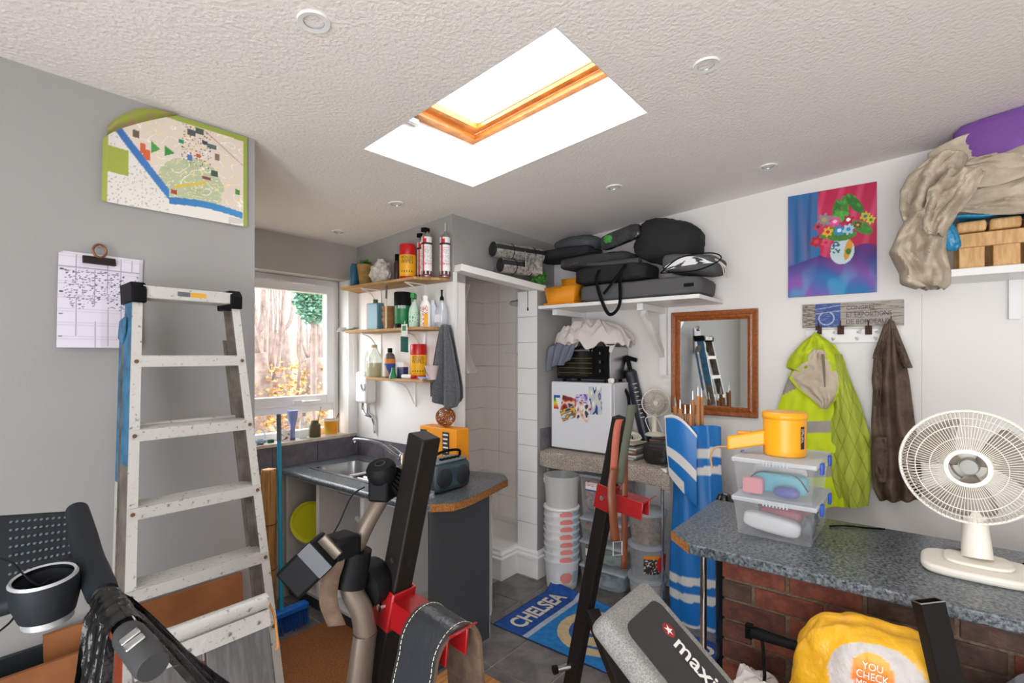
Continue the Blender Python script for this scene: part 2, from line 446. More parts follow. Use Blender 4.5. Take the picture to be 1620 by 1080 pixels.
# splash back tiles on the window wall, the sink wall and beside the fridge
ZW = 0.866
def tiles_on(par, o, xd, zd, nx, nzn, tw, th, g, thk, m, name='wall_tile', skip=None):
    o, xd, zd = V(o), V(xd), V(zd); n = xd.cross(zd)
    first = None
    for j in range(nzn):
        for i in range(nx):
            if skip and skip(i, j): continue
            c = o + xd * (tw * (i + 0.5)) + zd * (th * (j + 0.5))
            if first is None:
                bb = MB(); bb.obox(c + n * thk / 2, xd * (tw - g) / 2, zd * (th - g) / 2, n * thk / 2)
                first = bb.build(name, m, par, bev=0.0015, seg=1, loc=c)
            else:
                k = first.copy(); COL.objects.link(k); k.location = c - ORG[par]
    return first
sp = struct(thing('trim_3', 'row of dark marbled splash tiles round the sink', 'tiles', (2.0, YW, ZW)))
tiles_on(sp, (XS - 1.324, YW, ZW - 0.03), (1, 0, 0), (0, 0, 1), 4, 1, 0.33, WZ0 - ZW + 0.012, 0.004, 0.008, M_SPLASH)
tiles_on(sp, (XS, YW - 0.01, ZW - 0.03), (0, -1, 0), (0, 0, 1), 3, 1, 0.33, 0.17, 0.004, 0.008, M_SPLASH)
sp2 = struct(thing('trim_4', 'dark marbled splash tile beside the fridge', 'tiles', (3.2, 2.19, 0.95)))
tiles_on(sp2, (3.06, 2.19, 0.93), (1, 0, 0), (0, 0, 1), 2, 1, 0.2, 0.16, 0.004, 0.006, M_SPLASH)
# shower: tiled back and side, tiled pillar face, tray and moulded plinth
sb = struct(thing('trim_5', 'cream wall tiles inside the shower', 'tiles', (XR, 2.8, 0.2)))
tiles_on(sb, (XR - 0.002, 3.14, 0.2), (0, -1, 0), (0, 0, 1), 4, 12, 0.192, 0.19, 0.003, 0.006, M_SHTILE)
sb2 = struct(thing('trim_6', 'cream wall tiles on the shower side wall', 'tiles', (3.0, 3.14, 0.2)))
tiles_on(sb2, (2.45, 3.14, 0.2), (1, 0, 0), (0, 0, 1), 5, 12, 0.21, 0.19, 0.003, 0.006, M_SHTILE)
pt = struct(thing('trim_7', 'white tiles on the shower pillar face', 'tiles', (3.03, 2.28, 0.2)))
tiles_on(pt, (3.03, 2.37, 0.2), (0, -1, 0), (0, 0, 1), 1, 10, 0.18, 0.19, 0.003, 0.006, M_WTILE)
tray = tag(MB().box((2.843, 2.385, 0.0), (3.49, 3.13, 0.16)).build('shower_tray', M_GLOSS), 'white raised shower tray behind the tiled pillar', 'shower tray')
def mould(path, name, par=None):
    """stepped skirting profile run along a floor path"""
    prof = [(0, 0), (0.018, 0), (0.018, 0.135), (0.03, 0.142), (0.03, 0.158), (0.014, 0.166), (0.014, 0.178), (0.022, 0.184), (0.006, 0.2), (0, 0.2)]
    bb = MB(); vs = []; fs = []; n = len(prof)
    P = [V((x, y, 0)) for x, y in path]
    for i, p in enumerate(P):
        ds = []
        if i > 0: ds.append((P[i] - P[i - 1]).normalized())
        if i < len(P) - 1: ds.append((P[i + 1] - P[i]).normalized())
        nn = [V((d.y, -d.x, 0)) for d in ds]
        nv = nn[0] if len(nn) == 1 else (nn[0] + nn[1]) / (1 + nn[0].dot(nn[1]))
        for a, z in prof: vs.append(p + nv * a + V((0, 0, z)))
    for i in range(len(P) - 1):
        for k in range(n - 1): fs.append((i * n + k, (i + 1) * n + k, (i + 1) * n + k + 1, i * n + k + 1))
    bb.flat = True; bb.add(vs, fs); return struct(bb.build(name, M_GLOSS, par))
mould([(2.843, 3.1), (2.843, 2.38), (3.03, 2.38), (3.03, 2.19), (3.2, 2.19)], 'baseboard_1')
wbox('trim_8', (2.835, 2.375, 0.19), (3.03, 3.1, 0.215), M_GLOSS)
a0, a1 = V((2.345, 2.335, 2.185)), V((3.1, 2.21, 2.115))
b = MB(); b.bar(a0, a1, 0.11, 0.045); struct(b.build('trim_9', M_GLOSS, bev=0.004))
b = MB(); b.box((2.333, 2.345, 0.0), (2.36, 2.36, 2.16)); struct(b.build('trim_10', M_GLOSS))
b = MB(); b.box((-1.5, YL - 0.018, 0.60), (0.42, YL, 0.692)); struct(b.build('trim_11', mat('dark_teal_paint', '#232a2e', 0.5), bev=0.003))
# seams and fixings of the white boarded right wall
b = MB(); b.box((XR - 0.0015, 0.0, 0.9), (XR, 0.003, 1.95)); struct(b.build('trim_12', mat('seam_grey', '#cfcdcb', 0.6)))
# ---------------------------------------------------------------- downlights
dl = thing('downlight', 'round white recessed ceiling downlight', 'ceiling light', (0, 0, 0), 'recessed ceiling downlights')
b = MB(); b.lathe([(0.03, -0.004), (0.045, -0.006), (0.047, -0.001), (0.047, 0.003)], n=28, cap=False); b.build('bezel', M_GLOSS, dl)
b = MB(); b.lathe([(0.031, -0.003), (0.028, 0.006), (0.0, 0.010)], n=24, cap=False); b.build('lens', mat('lamp_lens', '#a9adb0', 0.15, metal=0.4), dl)
DLS = [(0.811, 1.396, 'on the town map side of the skylight'), (1.867, 0.605, 'between the skylight and the flower painting'), (3.071, 0.66, 'close to the top of the flower painting'), (2.703, 1.404, 'above the black bags shelf'), (1.948, 2.443, 'above the sink near the foam cans'), (2.001, 3.128, 'near the window top')]
for k, (x, y, w) in enumerate(DLS):
    o = dl if k == 0 else copy_tree(dl)
    o.location = (x, y, zc(y) - 0.001); o.rotation_euler = (math.atan(-0.075), 0, 0); o['label'] = 'round white recessed downlight in the ceiling ' + w
# ================================================================ THE GARDEN SEEN THROUGH THE WINDOW
M_BARK = mat('pale_bark', '#8f7f78', 0.9, noise=(5, 6), col2='#6f6059', bump=(20, 0.5, 0.02))
M_LAWN = mat('garden_soil', '#7d7a58', 0.95, noise=(3, 5), col2='#8a7148')
struct(MB().box((-6, 3.75, -0.15), (9, 12, -0.1)).build('ground', M_LAWN))
def leafcloud(name, c, rx, ry, rz, n, size, m, par):
    bb = MB(); rnd = random.Random(len(name) * 7 + n)
    for _ in range(n):
        d = V((rnd.gauss(0, 0.5), rnd.gauss(0, 0.5), rnd.gauss(0, 0.5))); d *= (min(1, .85 / max(d.length, 1e-6)) * (rnd.uniform(.6, 1) if d.length > .85 else 1))
        p = V(c) + V((d.x * rx, d.y * ry, d.z * rz)); a = V((rnd.uniform(-1, 1), rnd.uniform(-1, 1), rnd.uniform(-1, 1))).normalized()
        x, y, _d = axes(a); s_ = size * rnd.uniform(0.6, 1.3)
        bb.add([p - x * s_ * 0.5, p - y * s_ * 0.3, p + x * s_ * 0.5, p + y * s_ * 0.3], [(0, 1, 2, 3)])
    return stuff(bb.build(name, m, par))
M_YEL = mat('yellow_leaf', '#b8963a', 0.7); M_ORG = mat('amber_leaf', '#a37a42', 0.7); M_GRN = mat('green_leaf', '#5d8f58', 0.7)
TR = [(416, 5.0, 0.09, 1.75), (446, 6.0, 0.12, 2.0), (482, 5.2, 0.11, 1.7), (510, 6.7, 0.08, 1.7), (428, 7.6, 0.08, 2.3), (478, 7.6, 0.12, 1.9), (395, 6.6, 0.12, 2.0), (345, 5.4, 0.1, 1.9), (300, 6.6, 0.12, 2.1), (545, 5.6, 0.1, 1.9)]
wh = ['the slim forked tree trunk', 'stout pollarded tree trunk with upright shoots', 'thickest knobbly tree trunk', 'slender tree trunk near the window edge', 'thin bare tree trunk farther back', 'grey tree trunk far back near the green bush', 'leaning tree trunk hidden partly by the wall', 'slim grey tree trunk beyond the wall corner', 'stout leafy tree trunk far beyond the wall corner', 'bare tree trunk beyond the window reveal']
for k, (u, y, r, hgt) in enumerate(TR):
    p = px(u, 600, Y=y); p.z = -0.1
    t = thing('garden_tree', wh[k].replace('the ', '') + ' outside the window', 'tree', p, 'pollarded trees in the garden')
    rnd = random.Random(k); path = [p + V((rnd.uniform(-.05, .05) * i, 0, hgt * i / 5 + 0.0)) for i in range(6)]
    MB().tube(path, [r * 1.15, r, r * 0.9, r * 0.95, r * 1.05, r * 0.8], 12).build('trunk', M_BARK, t)
    for j in range(7):
        a = rnd.uniform(-1, 1); st = path[rnd.choice((3, 4, 5))]
        q = [st, st + V((a * 0.14, rnd.uniform(-.06, .06), 0.18)), st + V((a * 0.2, rnd.uniform(-.1, .1), 0.7)), st + V((a * 0.22, rnd.uniform(-.1, .1), 1.9))]
        MB().tube(curve(q, 4), [r * 0.3 * (1 - i / 14) for i in range(13)], 7).build('branch', M_BARK, t)
    leafcloud('leaves', p + V((0.05, -0.1, 1.1)), 0.3, 0.2, 0.7, 420, 0.05, M_YEL if k % 2 else M_ORG, t)
p = px(496, 484, Y=4.55); t = thing('evergreen_bush', 'blue green conifer bush in front of the garden trees', 'bush', (p.x, p.y, -0.1))
MB().tube([(p.x, p.y, -0.1), (p.x, p.y, 2.0)], 0.03, 8).build('stem', M_BARK, t)
leafcloud('foliage', (p.x, p.y, p.z + .08), 0.24, 0.12, 0.32, 2200, 0.045, mat('conifer_leaf', '#5c8f78', 0.7), t)
b = MB(); b.box((-6, 11, -0.1), (9, 11.15, 2.2)); tag(b.build('garden_fence', mat('weathered_fence', '#8f8474', 0.9, noise=(6, 4), stretch=(6, 1, 0.3), col2='#756a5b')), 'weathered timber fence at the end of the garden', 'fence')

# ================================================================ SINK UNIT
M_LAM = mat('speckled_laminate', '#798288', 0.28, noise=(95, 6), col2='#181c20', contrast=(0.36, 0.64))
M_CHIP = mat('raw_chipboard', '#b3763c', 0.85, noise=(120, 3), col2='#8a5526', bump=(150, 0.5, 0.004))
M_CARC = mat('carcass_grey', '#d6d3cf', 0.5); M_CARCW = mat('carcass_white', '#f3f1ee', 0.4)
M_ANTH = mat('anthracite_panel', '#46484c', 0.5, noise=(200, 2), col2='#3c3e42')
wt_end = [(1.72, 2.10), (1.735, 2.02), (1.775, 1.955), (1.863, 1.876), (1.95, 1.874), (2.04, 1.888), (2.427, 1.979), (2.5, 2.06), (2.517, 2.137), (2.44, 2.34)]
outl = [(XS - 0.009, YW - 0.009), (1.72, YW - 0.009)] + wt_end + [(XS - 0.009, 2.34)]
wk = thing('sink_worktop', 'dark blue speckled worktop round the steel sink with raw chipboard end', 'worktop', (2.0, 2.6, ZW - 0.04))
# the sink cut-out: build the top as strips round the hole
SX0, SX1, SY0, SY1 = 1.835, 2.25, 2.36, 3.22
b = MB()
b.prism([V((x, y, ZW - 0.04)) for x, y in [(1.72, SY0)] + wt_end + [(XS - 0.009, 2.34), (XS - 0.009, SY0)]], (0, 0, 0.04))
b.box((1.72, SY0, ZW - 0.04), (SX0 + 0.02, SY1, ZW)); b.box((SX1 - 0.02, SY0, ZW - 0.04), (XS - 0.009, SY1, ZW)); b.box((1.72, SY1, ZW - 0.04), (XS - 0.009, YW - 0.009, ZW))
b.build('laminate_top', M_LAM, wk)
MB().tube([(1.724, 2.11, ZW - 0.02), (1.724, YW - 0.01, ZW - 0.02)], 0.0205, 12).build('rounded_front_edge', M_LAM, wk)
b = MB(); b.flat = True; e = [V((x, y, 0)) for x, y in wt_end[2:8]]; cen = V((2.1, 2.3, 0)); vs = []
for p in e:
    q = p + (p - cen).normalized() * 0.002
    vs += [V((q.x, q.y, ZW - 0.041)), V((q.x, q.y, ZW - 0.001))]
b.add(vs, [(2 * i, 2 * i + 2, 2 * i + 3, 2 * i + 1) for i in range(len(e) - 1)]); b.build('chipboard_edge', M_CHIP, wk)
# steel sink with drainer
sk = thing('steel_sink', 'inset stainless steel sink with bowl and ribbed drainer', 'sink', (2.04, 2.8, ZW))
b = MB(); BY0 = 2.80
b.box((SX0, SY0, ZW), (SX1, SY0 + 0.03, ZW + 0.004)); b.box((SX0, SY1 - 0.03, ZW), (SX1, SY1, ZW + 0.004)); b.box((SX0, SY0 + 0.03, ZW), (SX0 + 0.03, SY1 - 0.03, ZW + 0.004)); b.box((SX1 - 0.07, SY0 + 0.03, ZW), (SX1, SY1 - 0.03, ZW + 0.004))
b.box((SX0 + 0.03, BY0 - 0.03, ZW), (SX1 - 0.07, BY0, ZW + 0.004)); b.build('rim', M_STEEL, sk, bev=0.002)
bx0, bx1, by0, by1 = SX0 + 0.028, SX1 - 0.068, BY0 - 0.002, SY1 - 0.028
def bowl(u, v):
    s_ = v; inset = 0.02 * s_ + 0.05 * max(0, s_ - 0.8) / 0.2
    cx, cy = (bx0 + bx1) / 2, (by0 + by1) / 2; hxx, hyy = (bx1 - bx0) / 2 - inset, (by1 - by0) / 2 - inset
    a = 2 * math.pi * u; c_, s2 = math.cos(a), math.sin(a); k = 1 / max(abs(c_), abs(s2)); k = min(k, 1.28)
    return V((cx + c_ * k * hxx, cy + s2 * k * hyy, ZW + 0.003 - 0.15 * min(1, s_ * 1.1)))
b = MB(); b.sheet(bowl, 40, 8, cu=True); n0 = len(b.v) - 40; b.f.append(list(range(n0, n0 + 40))); b.mi.append(0); b.sm.append(True)
b.build('bowl', M_STEEL, sk)
b = MB(); b.box((SX0 + 0.028, SY0 + 0.028, ZW - 0.012), (SX1 - 0.068, BY0 - 0.028, ZW - 0.008)); dr_ = b.build('drainer', M_STEEL, sk)
for i in range(7):
    x = SX0 + 0.06 + i * 0.043; MB().tube([(x, SY0 + 0.05, ZW - 0.008), (x, BY0 - 0.05, ZW - 0.008)], 0.006, 8).build('ridge', M_STEEL, dr_)
MB().tube([(2.04, 3.0, ZW - 0.16), (2.04, 3.0, 0.55), (2.04, 2.9, 0.5), (2.04, 2.75, 0.5), (2.04, 2.72, 0.45), (2.04, 2.72, 0.2)], 0.022, 10).build('waste_pipe', M_GLOSS, sk)
tp = thing('mixer_tap', 'chrome mixer tap with long spout behind the sink', 'tap', (2.215, 2.72, ZW + 0.004))
b0 = V((2.215, 2.72, ZW + 0.004)); MB().lathe([(0.026, 0), (0.026, 0.006), (0.02, 0.012), (0.019, 0.085), (0.012, 0.1), (0, 0.102)], b0, n=20).build('tap_body', M_CHROME, tp)
s1 = px(563, 697, X=2.1)
MB().tube(curve([b0 + V((0, 0, 0.06)), b0 + V((-0.02, 0.06, 0.09)), (b0 + s1) / 2 + V((0, 0, 0.075)), s1 + V((0, 0, 0.012)), s1 + V((-0.003, 0.012, -0.012))], 6), 0.0105, 10).build('spout', M_CHROME, tp)
MB().tube([b0 + V((0, 0, 0.095)), b0 + V((-0.03, 0.03, 0.13)), b0 + V((-0.06, 0.06, 0.155))], [0.011, 0.008, 0.006], 8, sq=(1.4, 0.7)).build('lever', M_CHROME, tp)
# open cabinet carcasses under the sink
cb = thing('sink_base_unit', 'open white kitchen base unit without doors under the sink', 'cabinet', (2.0, 2.68, 0))
CX0, CX1, CZ0, CZ1 = 1.755, 2.30, 0.10, ZW - 0.041
for y, w in ((YW - 0.035, 0.018), (2.98, 0.03), (2.51, 0.03)):
    pn = MB().box((CX0 + 0.004, y - w / 2, CZ0), (CX1, y + w / 2, CZ1)).build('side_panel', M_CARC, cb)
    MB().box((CX0, y - w / 2, CZ0), (CX0 + 0.0035, y + w / 2, CZ1)).build('edging', M_CARCW, pn)
MB().box((CX0, 1.999, CZ0 - 0.018), (CX1, YW - 0.026, CZ0 - 0.001)).build('bottom_panel', M_CARC, cb)
MB().box((CX1, 1.999, CZ0), (CX1 + 0.006, YW - 0.03, CZ1)).build('back_panel', M_CARC, cb)
MB().box((CX0, 2.0, CZ1 - 0.02), (CX0 + 0.02, YW - 0.045, CZ1)).build('front_rail', M_CARCW, cb)
MB().box((CX0 + 0.07, 2.995, 0.345), (CX1, YW - 0.045, 0.36)).build('shelf_board', M_CARC, cb)
MB().box((CX0 + 0.07, 2.526, 0.41), (CX0 + 0.25, 2.964, 0.425)).build('shelf_board', M_CARC, cb)
MB().box((CX0 + 0.02, 1.99, 0.0), (CX0 + 0.035, YW - 0.03, 0.082)).build('plinth', M_ANTH, cb)
MB().box((1.765, 1.945, 0.0), (2.222, 1.962, CZ1)).build('end_panel', M_ANTH, cb, bev=0.001)
MB().box((2.2225, 1.945, 0.0), (2.2245, 1.962, CZ1)).build('end_edging', M_CARCW, cb)
# things inside the open unit
M_LIME = mat('lime_yellow', '#eeec1c', 0.4)
c = px(493, 806, X=1.85); c.z = 0.362 + 0.14
b = MB(); b.lathe([(0, 0.0), (0.117, 0.0), (0.129, -0.012), (0.137, -0.014), (0.138, -0.010), (0.13, 0.004), (0.0, 0.012)], c, (0.72, 0.68, -0.1), n=48, cap=False)
tag(b.build('round_tray', M_LIME), 'round lime yellow tray standing in the open base unit', 'tray')
b = MB(); p = px(560, 828, X=1.95)
def blob(c, r, sq, amp, sd, n=22, m=14):
    bb = MB()
    for j in range(1): pass
    c = V(c)
    def fn(u, v):
        t = math.pi * (0.001 + 0.998 * v); a = 2 * math.pi * u
        d = V((math.sin(t) * math.cos(a), math.sin(t) * math.sin(a), math.cos(t)))
        k = 1 + amp * mnoise.noise(d * 2.1 + V((sd, 0, 0))) + amp * 0.5 * mnoise.noise(d * 5 + V((0, sd, 0)))
        return c + V((d.x * sq[0], d.y * sq[1], d.z * sq[2])) * r * k
    bb.sheet(fn, n, m, cu=True); return bb
p.z = CZ0 + 0.06
bb = blob((1.90, 2.62, 0.512), 0.085, (0.75, 0.8, 0.95), 0.35, 3)
tag(bb.build('orange_cloth', mat('orange_cloth', '#d9581c', 0.85, bump=(80, .3)), loc=(1.90, 2.605, 0.43)), 'scrunched orange cloth on the shelf under the sink pipe', 'cloth')
for k, (y, x, h, col, lb) in enumerate([(2.88, 2.05, 0.3, '#c7cfc6', 'tall pale plastic bottle beside the waste pipe'), (2.79, 1.93, 0.27, '#8f7a5c', 'brown bottle under the sink behind the exercise bike'), (2.42, 1.88, 0.28, '#dfe4e6', 'white spray bottle in the end cupboard')]):
    b = MB(); b.lathe([(0.034, 0), (0.04, 0.01), (0.04, h * 0.62), (0.03, h * 0.75), (0.014, h * 0.84), (0.014, h * 0.92)], (x, y, CZ0), n=20); t = thing('cleaning_bottle', lb, 'bottle', (x, y, CZ0), 'bottles under the sink'); b.build('body', mat('bottle_' + str(k), col, 0.35), t)
    MB().lathe([(0.017, h * 0.9), (0.017, h), (0, h + 0.001)], (x, y, CZ0), n=14).build('cap', M_BLACK if k else M_GLOSS, t)
b = MB(); b.lathe([(0.045, 0), (0.05, 0.02), (0.05, 0.11), (0.046, 0.11), (0.044, 0.015)], (1.86, 3.02 - 0.12, CZ0), n=20)
tag(b.build('white_pot', M_GLOSS), 'small white open pot on the unit floor', 'pot')
b = blob((1.83, 2.68, CZ0 + 0.038), 0.05, (1.1, 1.0, .75), 0.25, 9); tag(b.build('grey_stone', mat('grey_stone', '#7c7673', 0.9), loc=(1.85, 2.74, CZ0)), 'rounded grey stone on the unit floor', 'stone')
b = MB(); rnd = random.Random(4)
for _ in range(50):
    q = V((1.95 + rnd.uniform(-.08, .08), 3.2 + rnd.uniform(-.08, .08), 0.362)); b.tube([q, q + V((rnd.uniform(-.05, .05), rnd.uniform(-.05, .05), .05)), q + V((rnd.uniform(-.09, .09), rnd.uniform(-.09, .09), .01))], 0.0014, 4, cap=False)
tag(stuff(b.build('raffia_tangle', mat('raffia', '#b7b27a', 0.8))), 'tangle of dry raffia strands beside the yellow tray', 'raffia')
# radio, ashtray, orange box, wicker ball on the worktop
M_TEAL = mat('dark_teal_plastic', '#33454c', 0.38, bump=(250, 0.1, 0.002)); M_TEALL = mat('grey_teal_plastic', '#6f7b7e', 0.45)
RDX, RDY = .0, -.16
rd = thing('portable_radio', 'dark teal portable radio cassette player on the worktop', 'radio', (2.03, 2.12, ZW))
MB().box((1.89, 2.04, ZW + 0.004), (2.17, 2.19, ZW + 0.16)).build('case', M_TEAL, rd, bev=0.03, seg=4)
MB().box((1.91, 2.055, ZW + 0.158), (2.15, 2.175, ZW + 0.176)).build('top_deck', M_TEALL, rd, bev=0.008)
MB().lathe([(0, 0.006), (0.05, 0.004), (0.056, 0.0), (0.056, -0.005)], (2.10, 2.039, ZW + 0.082), (0, -1, 0), n=28).build('speaker_grille', mat('speaker_mesh', '#20252a', 0.4, bump=(600, .6, .002)), rd)
MB().lathe([(0, 0.006), (0.05, 0.004), (0.056, 0.0), (0.056, -0.005)], (1.96, 2.039, ZW + 0.082), (0, -1, 0), n=28).build('speaker_grille', MATS['speaker_mesh'], rd)
MB().tube(curve([(1.92, 2.11, ZW + 0.17), (1.94, 2.09, ZW + 0.21), (2.03, 2.085, ZW + 0.222), (2.12, 2.09, ZW + 0.21), (2.14, 2.11, ZW + 0.17)], 6), 0.008, 8).build('carry_handle', M_BLACK, rd)
for k in range(5): MB().box((1.96 + k * 0.03, 2.065, ZW + 0.1765), (1.98 + k * 0.03, 2.09, ZW + 0.186)).build('key', M_BLACK, rd, bev=0.002)
b = MB(); b.lathe([(0.05, 0), (0.053, 0.005), (0.053, 0.036), (0.045, 0.036), (0.043, 0.008), (0, 0.006)], V((1.815, 2.045, ZW)), n=28)
tag(b.build('glass_ashtray', clear_mat('clear_glass', '#f4f8f7', 0.16, 0.03, 0.12)), 'small round clear glass ashtray in front of the radio', 'ashtray')
ob = thing('orange_carton', 'upright bright orange cardboard box with black label panels behind the radio', 'box', (2.27, 2.37, ZW))
MB().box((2.212, 2.205, ZW), (2.322, 2.535, 1.172)).build('carton', mat('orange_card', '#f39a12', 0.5), ob, bev=0.003)
M_LBLK = mat('label_black', '#22211f', 0.5); M_LWHT = mat('label_white', '#e9e7e2', 0.6)
lp = MB().box((2.2105, 2.265, 0.985), (2.2118, 2.325, 1.15)).build('label_panel', M_LBLK, ob)
for k, s_ in enumerate(['LED LAMP', 'WORK', 'LIGHT', 'ROTATE', 'CHARGE', 'SAFETY']):
    text('lettering', s_, (2.2103, 2.32, 1.133 - k * 0.026), (0, -1, 0), (0, 0, 1), 0.05, 0.012, M_LWHT, ob, 0.0004) if k == 99 else MB().box((2.2096, 2.275 + 0.004 * (k % 3), 1.128 - k * 0.026), (2.2103, 2.318, 1.138 - k * 0.026)).build('label_line', M_LWHT, lp)
MB().box((2.2105, 2.47, 0.985), (2.2118, 2.53, 1.15)).build('label_panel', M_LBLK, ob)
wbm = mat('wicker', '#a5622c', 0.7); c = V((2.262, 2.35, 1.172 + 0.064)); b = MB(); rnd = random.Random(2)
for k in range(20):
    ax = V((rnd.uniform(-1, 1), rnd.uniform(-1, 1), rnd.uniform(-1, 1))).normalized(); x, y, d = axes(ax)
    b.tube([c + (x * math.cos(a) + y * math.sin(a)) * (0.061 - 0.001 * (k % 3)) for a in [2 * math.pi * i / 26 for i in range(26)]], 0.0026, 5, closed=True)
tag(stuff(b.build('wicker_ball', wbm)), 'woven brown wicker ball on top of the orange carton', 'ball')
# ---------------------------------------------------------------- things on the window board
zs = WZ0
def at(u, y=3.46): q = px(u, 690, Y=y); q.z = zs; return q
p = at(463); t = thing('lotion_tube', 'lilac blue squeeze tube standing on its cap on the window board', 'tube', p)
MB().lathe([(0.017, 0.012), (0.018, 0.02), (0.02, 0.1), (0.034, 0.15), (0.037, 0.17), (0.037, 0.205), (0.03, 0.208)], p, n=20, sq=(1, 0.7)).build('tube_body', mat('lilac', '#8f9ad0', 0.4), t)
MB().lathe([(0.018, 0), (0.018, 0.016)], p, n=18).build('cap', mat('lilac_cap', '#5a6596', 0.4), t)
p = at(481); M_CP = clear_mat('clear_plastic', '#eef3ee', 0.10, 0.08, 0.22)
t = thing('clear_bottle', 'clear plastic bottle between the lilac tube and the paint jar', 'bottle', p)
MB().lathe([(0.03, 0), (0.036, 0.006), (0.036, 0.10), (0.026, 0.135), (0.012, 0.155), (0.012, 0.165)], p, n=22).build('body', M_CP, t); MB().lathe([(0.0145, 0.16), (0.0145, 0.185), (0, 0.186)], p, n=16).build('cap', mat('cream_cap', '#dcd6c4', .4), t)
p = at(498); t = thing('paint_jar', 'paint smeared brown and green jar holding a brush', 'jar', p)
MB().lathe([(0.038, 0), (0.041, 0.006), (0.041, 0.085), (0.033, 0.1), (0.027, 0.104), (0.027, 0.118), (0.024, 0.118), (0.024, 0.03)], p, n=22).build('glass', mat('jar_paint', '#6b3d24', 0.35, noise=(28, 4), col2='#3c5a2c', contrast=(.45, .55)), t)
MB().tube([p + V((0.01, 0, 0.02)), p + V((0.03, 0, 0.13)), p + V((0.05, 0, 0.215))], [0.004, 0.003, 0.002], 6).build('brush_handle', mat('brush_wood', '#8d6a52', .5), t)
p = at(523); t = thing('yoghurt_tub', 'orange and yellow printed plastic tub holding a red brush', 'tub', p)
def tubcol(u, v):
    if v < .06 or v > .93: return hx('#e8e2d0')
    return mixc(hx('#f0a018'), hx('#e6d070'), max(0, math.sin(6.28 * u * 2 + 3 * v)) ** 2)
printed('tub_body', tubcol, lambda u, v, p=p: p + V((math.cos(6.283 * u) * (0.047 + .009 * v), math.sin(6.283 * u) * (0.047 + .009 * v), 0.002 + 0.112 * v)), 48, 24, t)
MB().lathe([(0, 0.001), (0.047, 0.0)], p, n=24, cap=False).build('base', M_GLOSS, t); MB().lathe([(0.055, 0.110), (0.06, 0.112), (0.06, 0.118), (0.05, 0.118)], p, n=28, cap=False).build('rim', M_GLOSS, t)
MB().tube([p + V((0.02, 0, 0.01)), p + V((0.05, 0, 0.12)), p + V((0.068, 0, 0.155))], 0.004, 6).build('brush_handle', mat('red_handle', '#8d2620', .4), t)
p = at(450); b = MB(); b.lathe([(0.034, 0), (0.036, 0.004), (0.036, 0.075), (0.033, 0.075), (0.033, 0.006), (0, 0.005)], p, n=22)
def mugc(u, v): return hx('#e9e9e6') if nz(u * 9, v * 5, 2) < .25 else (hx('#b24a52') if nz(u * 4, v * 4, 7) > 0 else hx('#3f5a4a'))
t = thing('printed_beaker', 'white beaker with scattered red and green print behind the broom', 'cup', p); b.build('beaker', M_GLOSS, t)
printed('print', mugc, lambda u, v, p=p: p + V((math.cos(6.283 * u) * 0.0365, math.sin(6.283 * u) * .0365, 0.008 + 0.06 * v)), 60, 18, t)
p = at(428); tag(MB().box(p - V((0.02, 0.014, 0)), p + V((0.02, 0.014, 0.022))).build('green_sponge', mat('green_sponge', '#1e5a3c', .9), bev=.005), 'small dark green scourer sponge on the window board', 'sponge')
p = at(411, 3.505); b = MB(); b.tube([p + V((0, 0, 0.05)) + V((math.cos(a) * 0.035, 0.012 * math.sin(a), math.sin(a) * 0.046)) for a in [6.283 * i / 24 for i in range(24)]], 0.004, 6, closed=True)
tag(b.build('hair_band', mat('pale_blue_rubber', '#b9c6d2', .4)), 'pale looped band standing on the window board near the wall', 'band')
bb = blob(at(407) + V((0.01, -.025, 0.018)), 0.024, (1.6, .8, .7), .5, 5); tag(bb.build('crumpled_wrapper', mat('foil_blue', '#8aa0b8', .3, metal=.3), loc=at(407)), 'crumpled silvery blue wrapper on the window board', 'wrapper')
# ================================================================ SHELVES OVER THE SINK
M_PLY = mat('bare_timber_shelf', '#c79f6e', 0.7, noise=(5, 5), col2='#a67c4c', stretch=(8, 1, 8))
M_LBL = mat('label_blue', '#24407e', .4)
def bottle(name, label, cat, p, prof, m, cap=None, capm=None, n=20, sq=(1, 1), grp=None):
    t = thing(name, label, cat, p, grp)
    MB().lathe(prof, p, n=n, sq=sq).build('body', m, t)
    if cap: MB().lathe(cap, p, n=16).build('cap', capm, t)
    return t
def wrap(par, p, r, z0, z1, fn, a0=0, a1=6.2832, nu=40, nv=20, r1=None, sq=(1, 1), name='label_print', m=None):
    r1 = r if r1 is None else r1
    return printed(name, fn, lambda u, v: p + V((math.cos(a0 + (a1 - a0) * u) * (r + (r1 - r) * v) * sq[0], math.sin(a0 + (a1 - a0) * u) * (r + (r1 - r) * v) * sq[1], z0 + (z1 - z0) * v)), nu, nv, par, m)
SHZ = [2.122, 1.803, 1.473]
def shelf(name, label, z, out):
    t = thing(name, label, 'shelf', (2.23, 2.85, z - 0.018), 'timber wall shelves over the sink')
    MB().prism([V((x, y, z - 0.018)) for x, y in out], (0, 0, 0.018)).build('board', M_PLY, t, bev=0.002)
    for y in (2.62, 3.1) if z > 1.7 else (2.72, ):
        bb = MB(); bb.box((2.325, y - 0.008, z - 0.2), (2.332, y + 0.008, z - 0.0185)); bb.box((2.16, y - 0.008, z - 0.025), (2.325, y + 0.008, z - 0.0185))
        bb.tube(curve([(2.17, y, z - 0.026), (2.25, y, z - 0.06), (2.322, y, z - 0.18)], 5), 0.005, 6)
        bb.build('bracket', M_GLOSS, t)
    return t
shelf('wall_shelf', 'top bare timber wall shelf carrying foam cans and wipes', SHZ[0], [(2.333, 2.38), (2.333, 3.39), (2.13, 3.31), (2.13, 2.50), (2.30, 2.38)])
shelf('wall_shelf', 'middle bare timber wall shelf carrying spray bottles', SHZ[1], [(2.333, 2.38), (2.333, 3.27), (2.13, 3.25), (2.13, 2.42)])
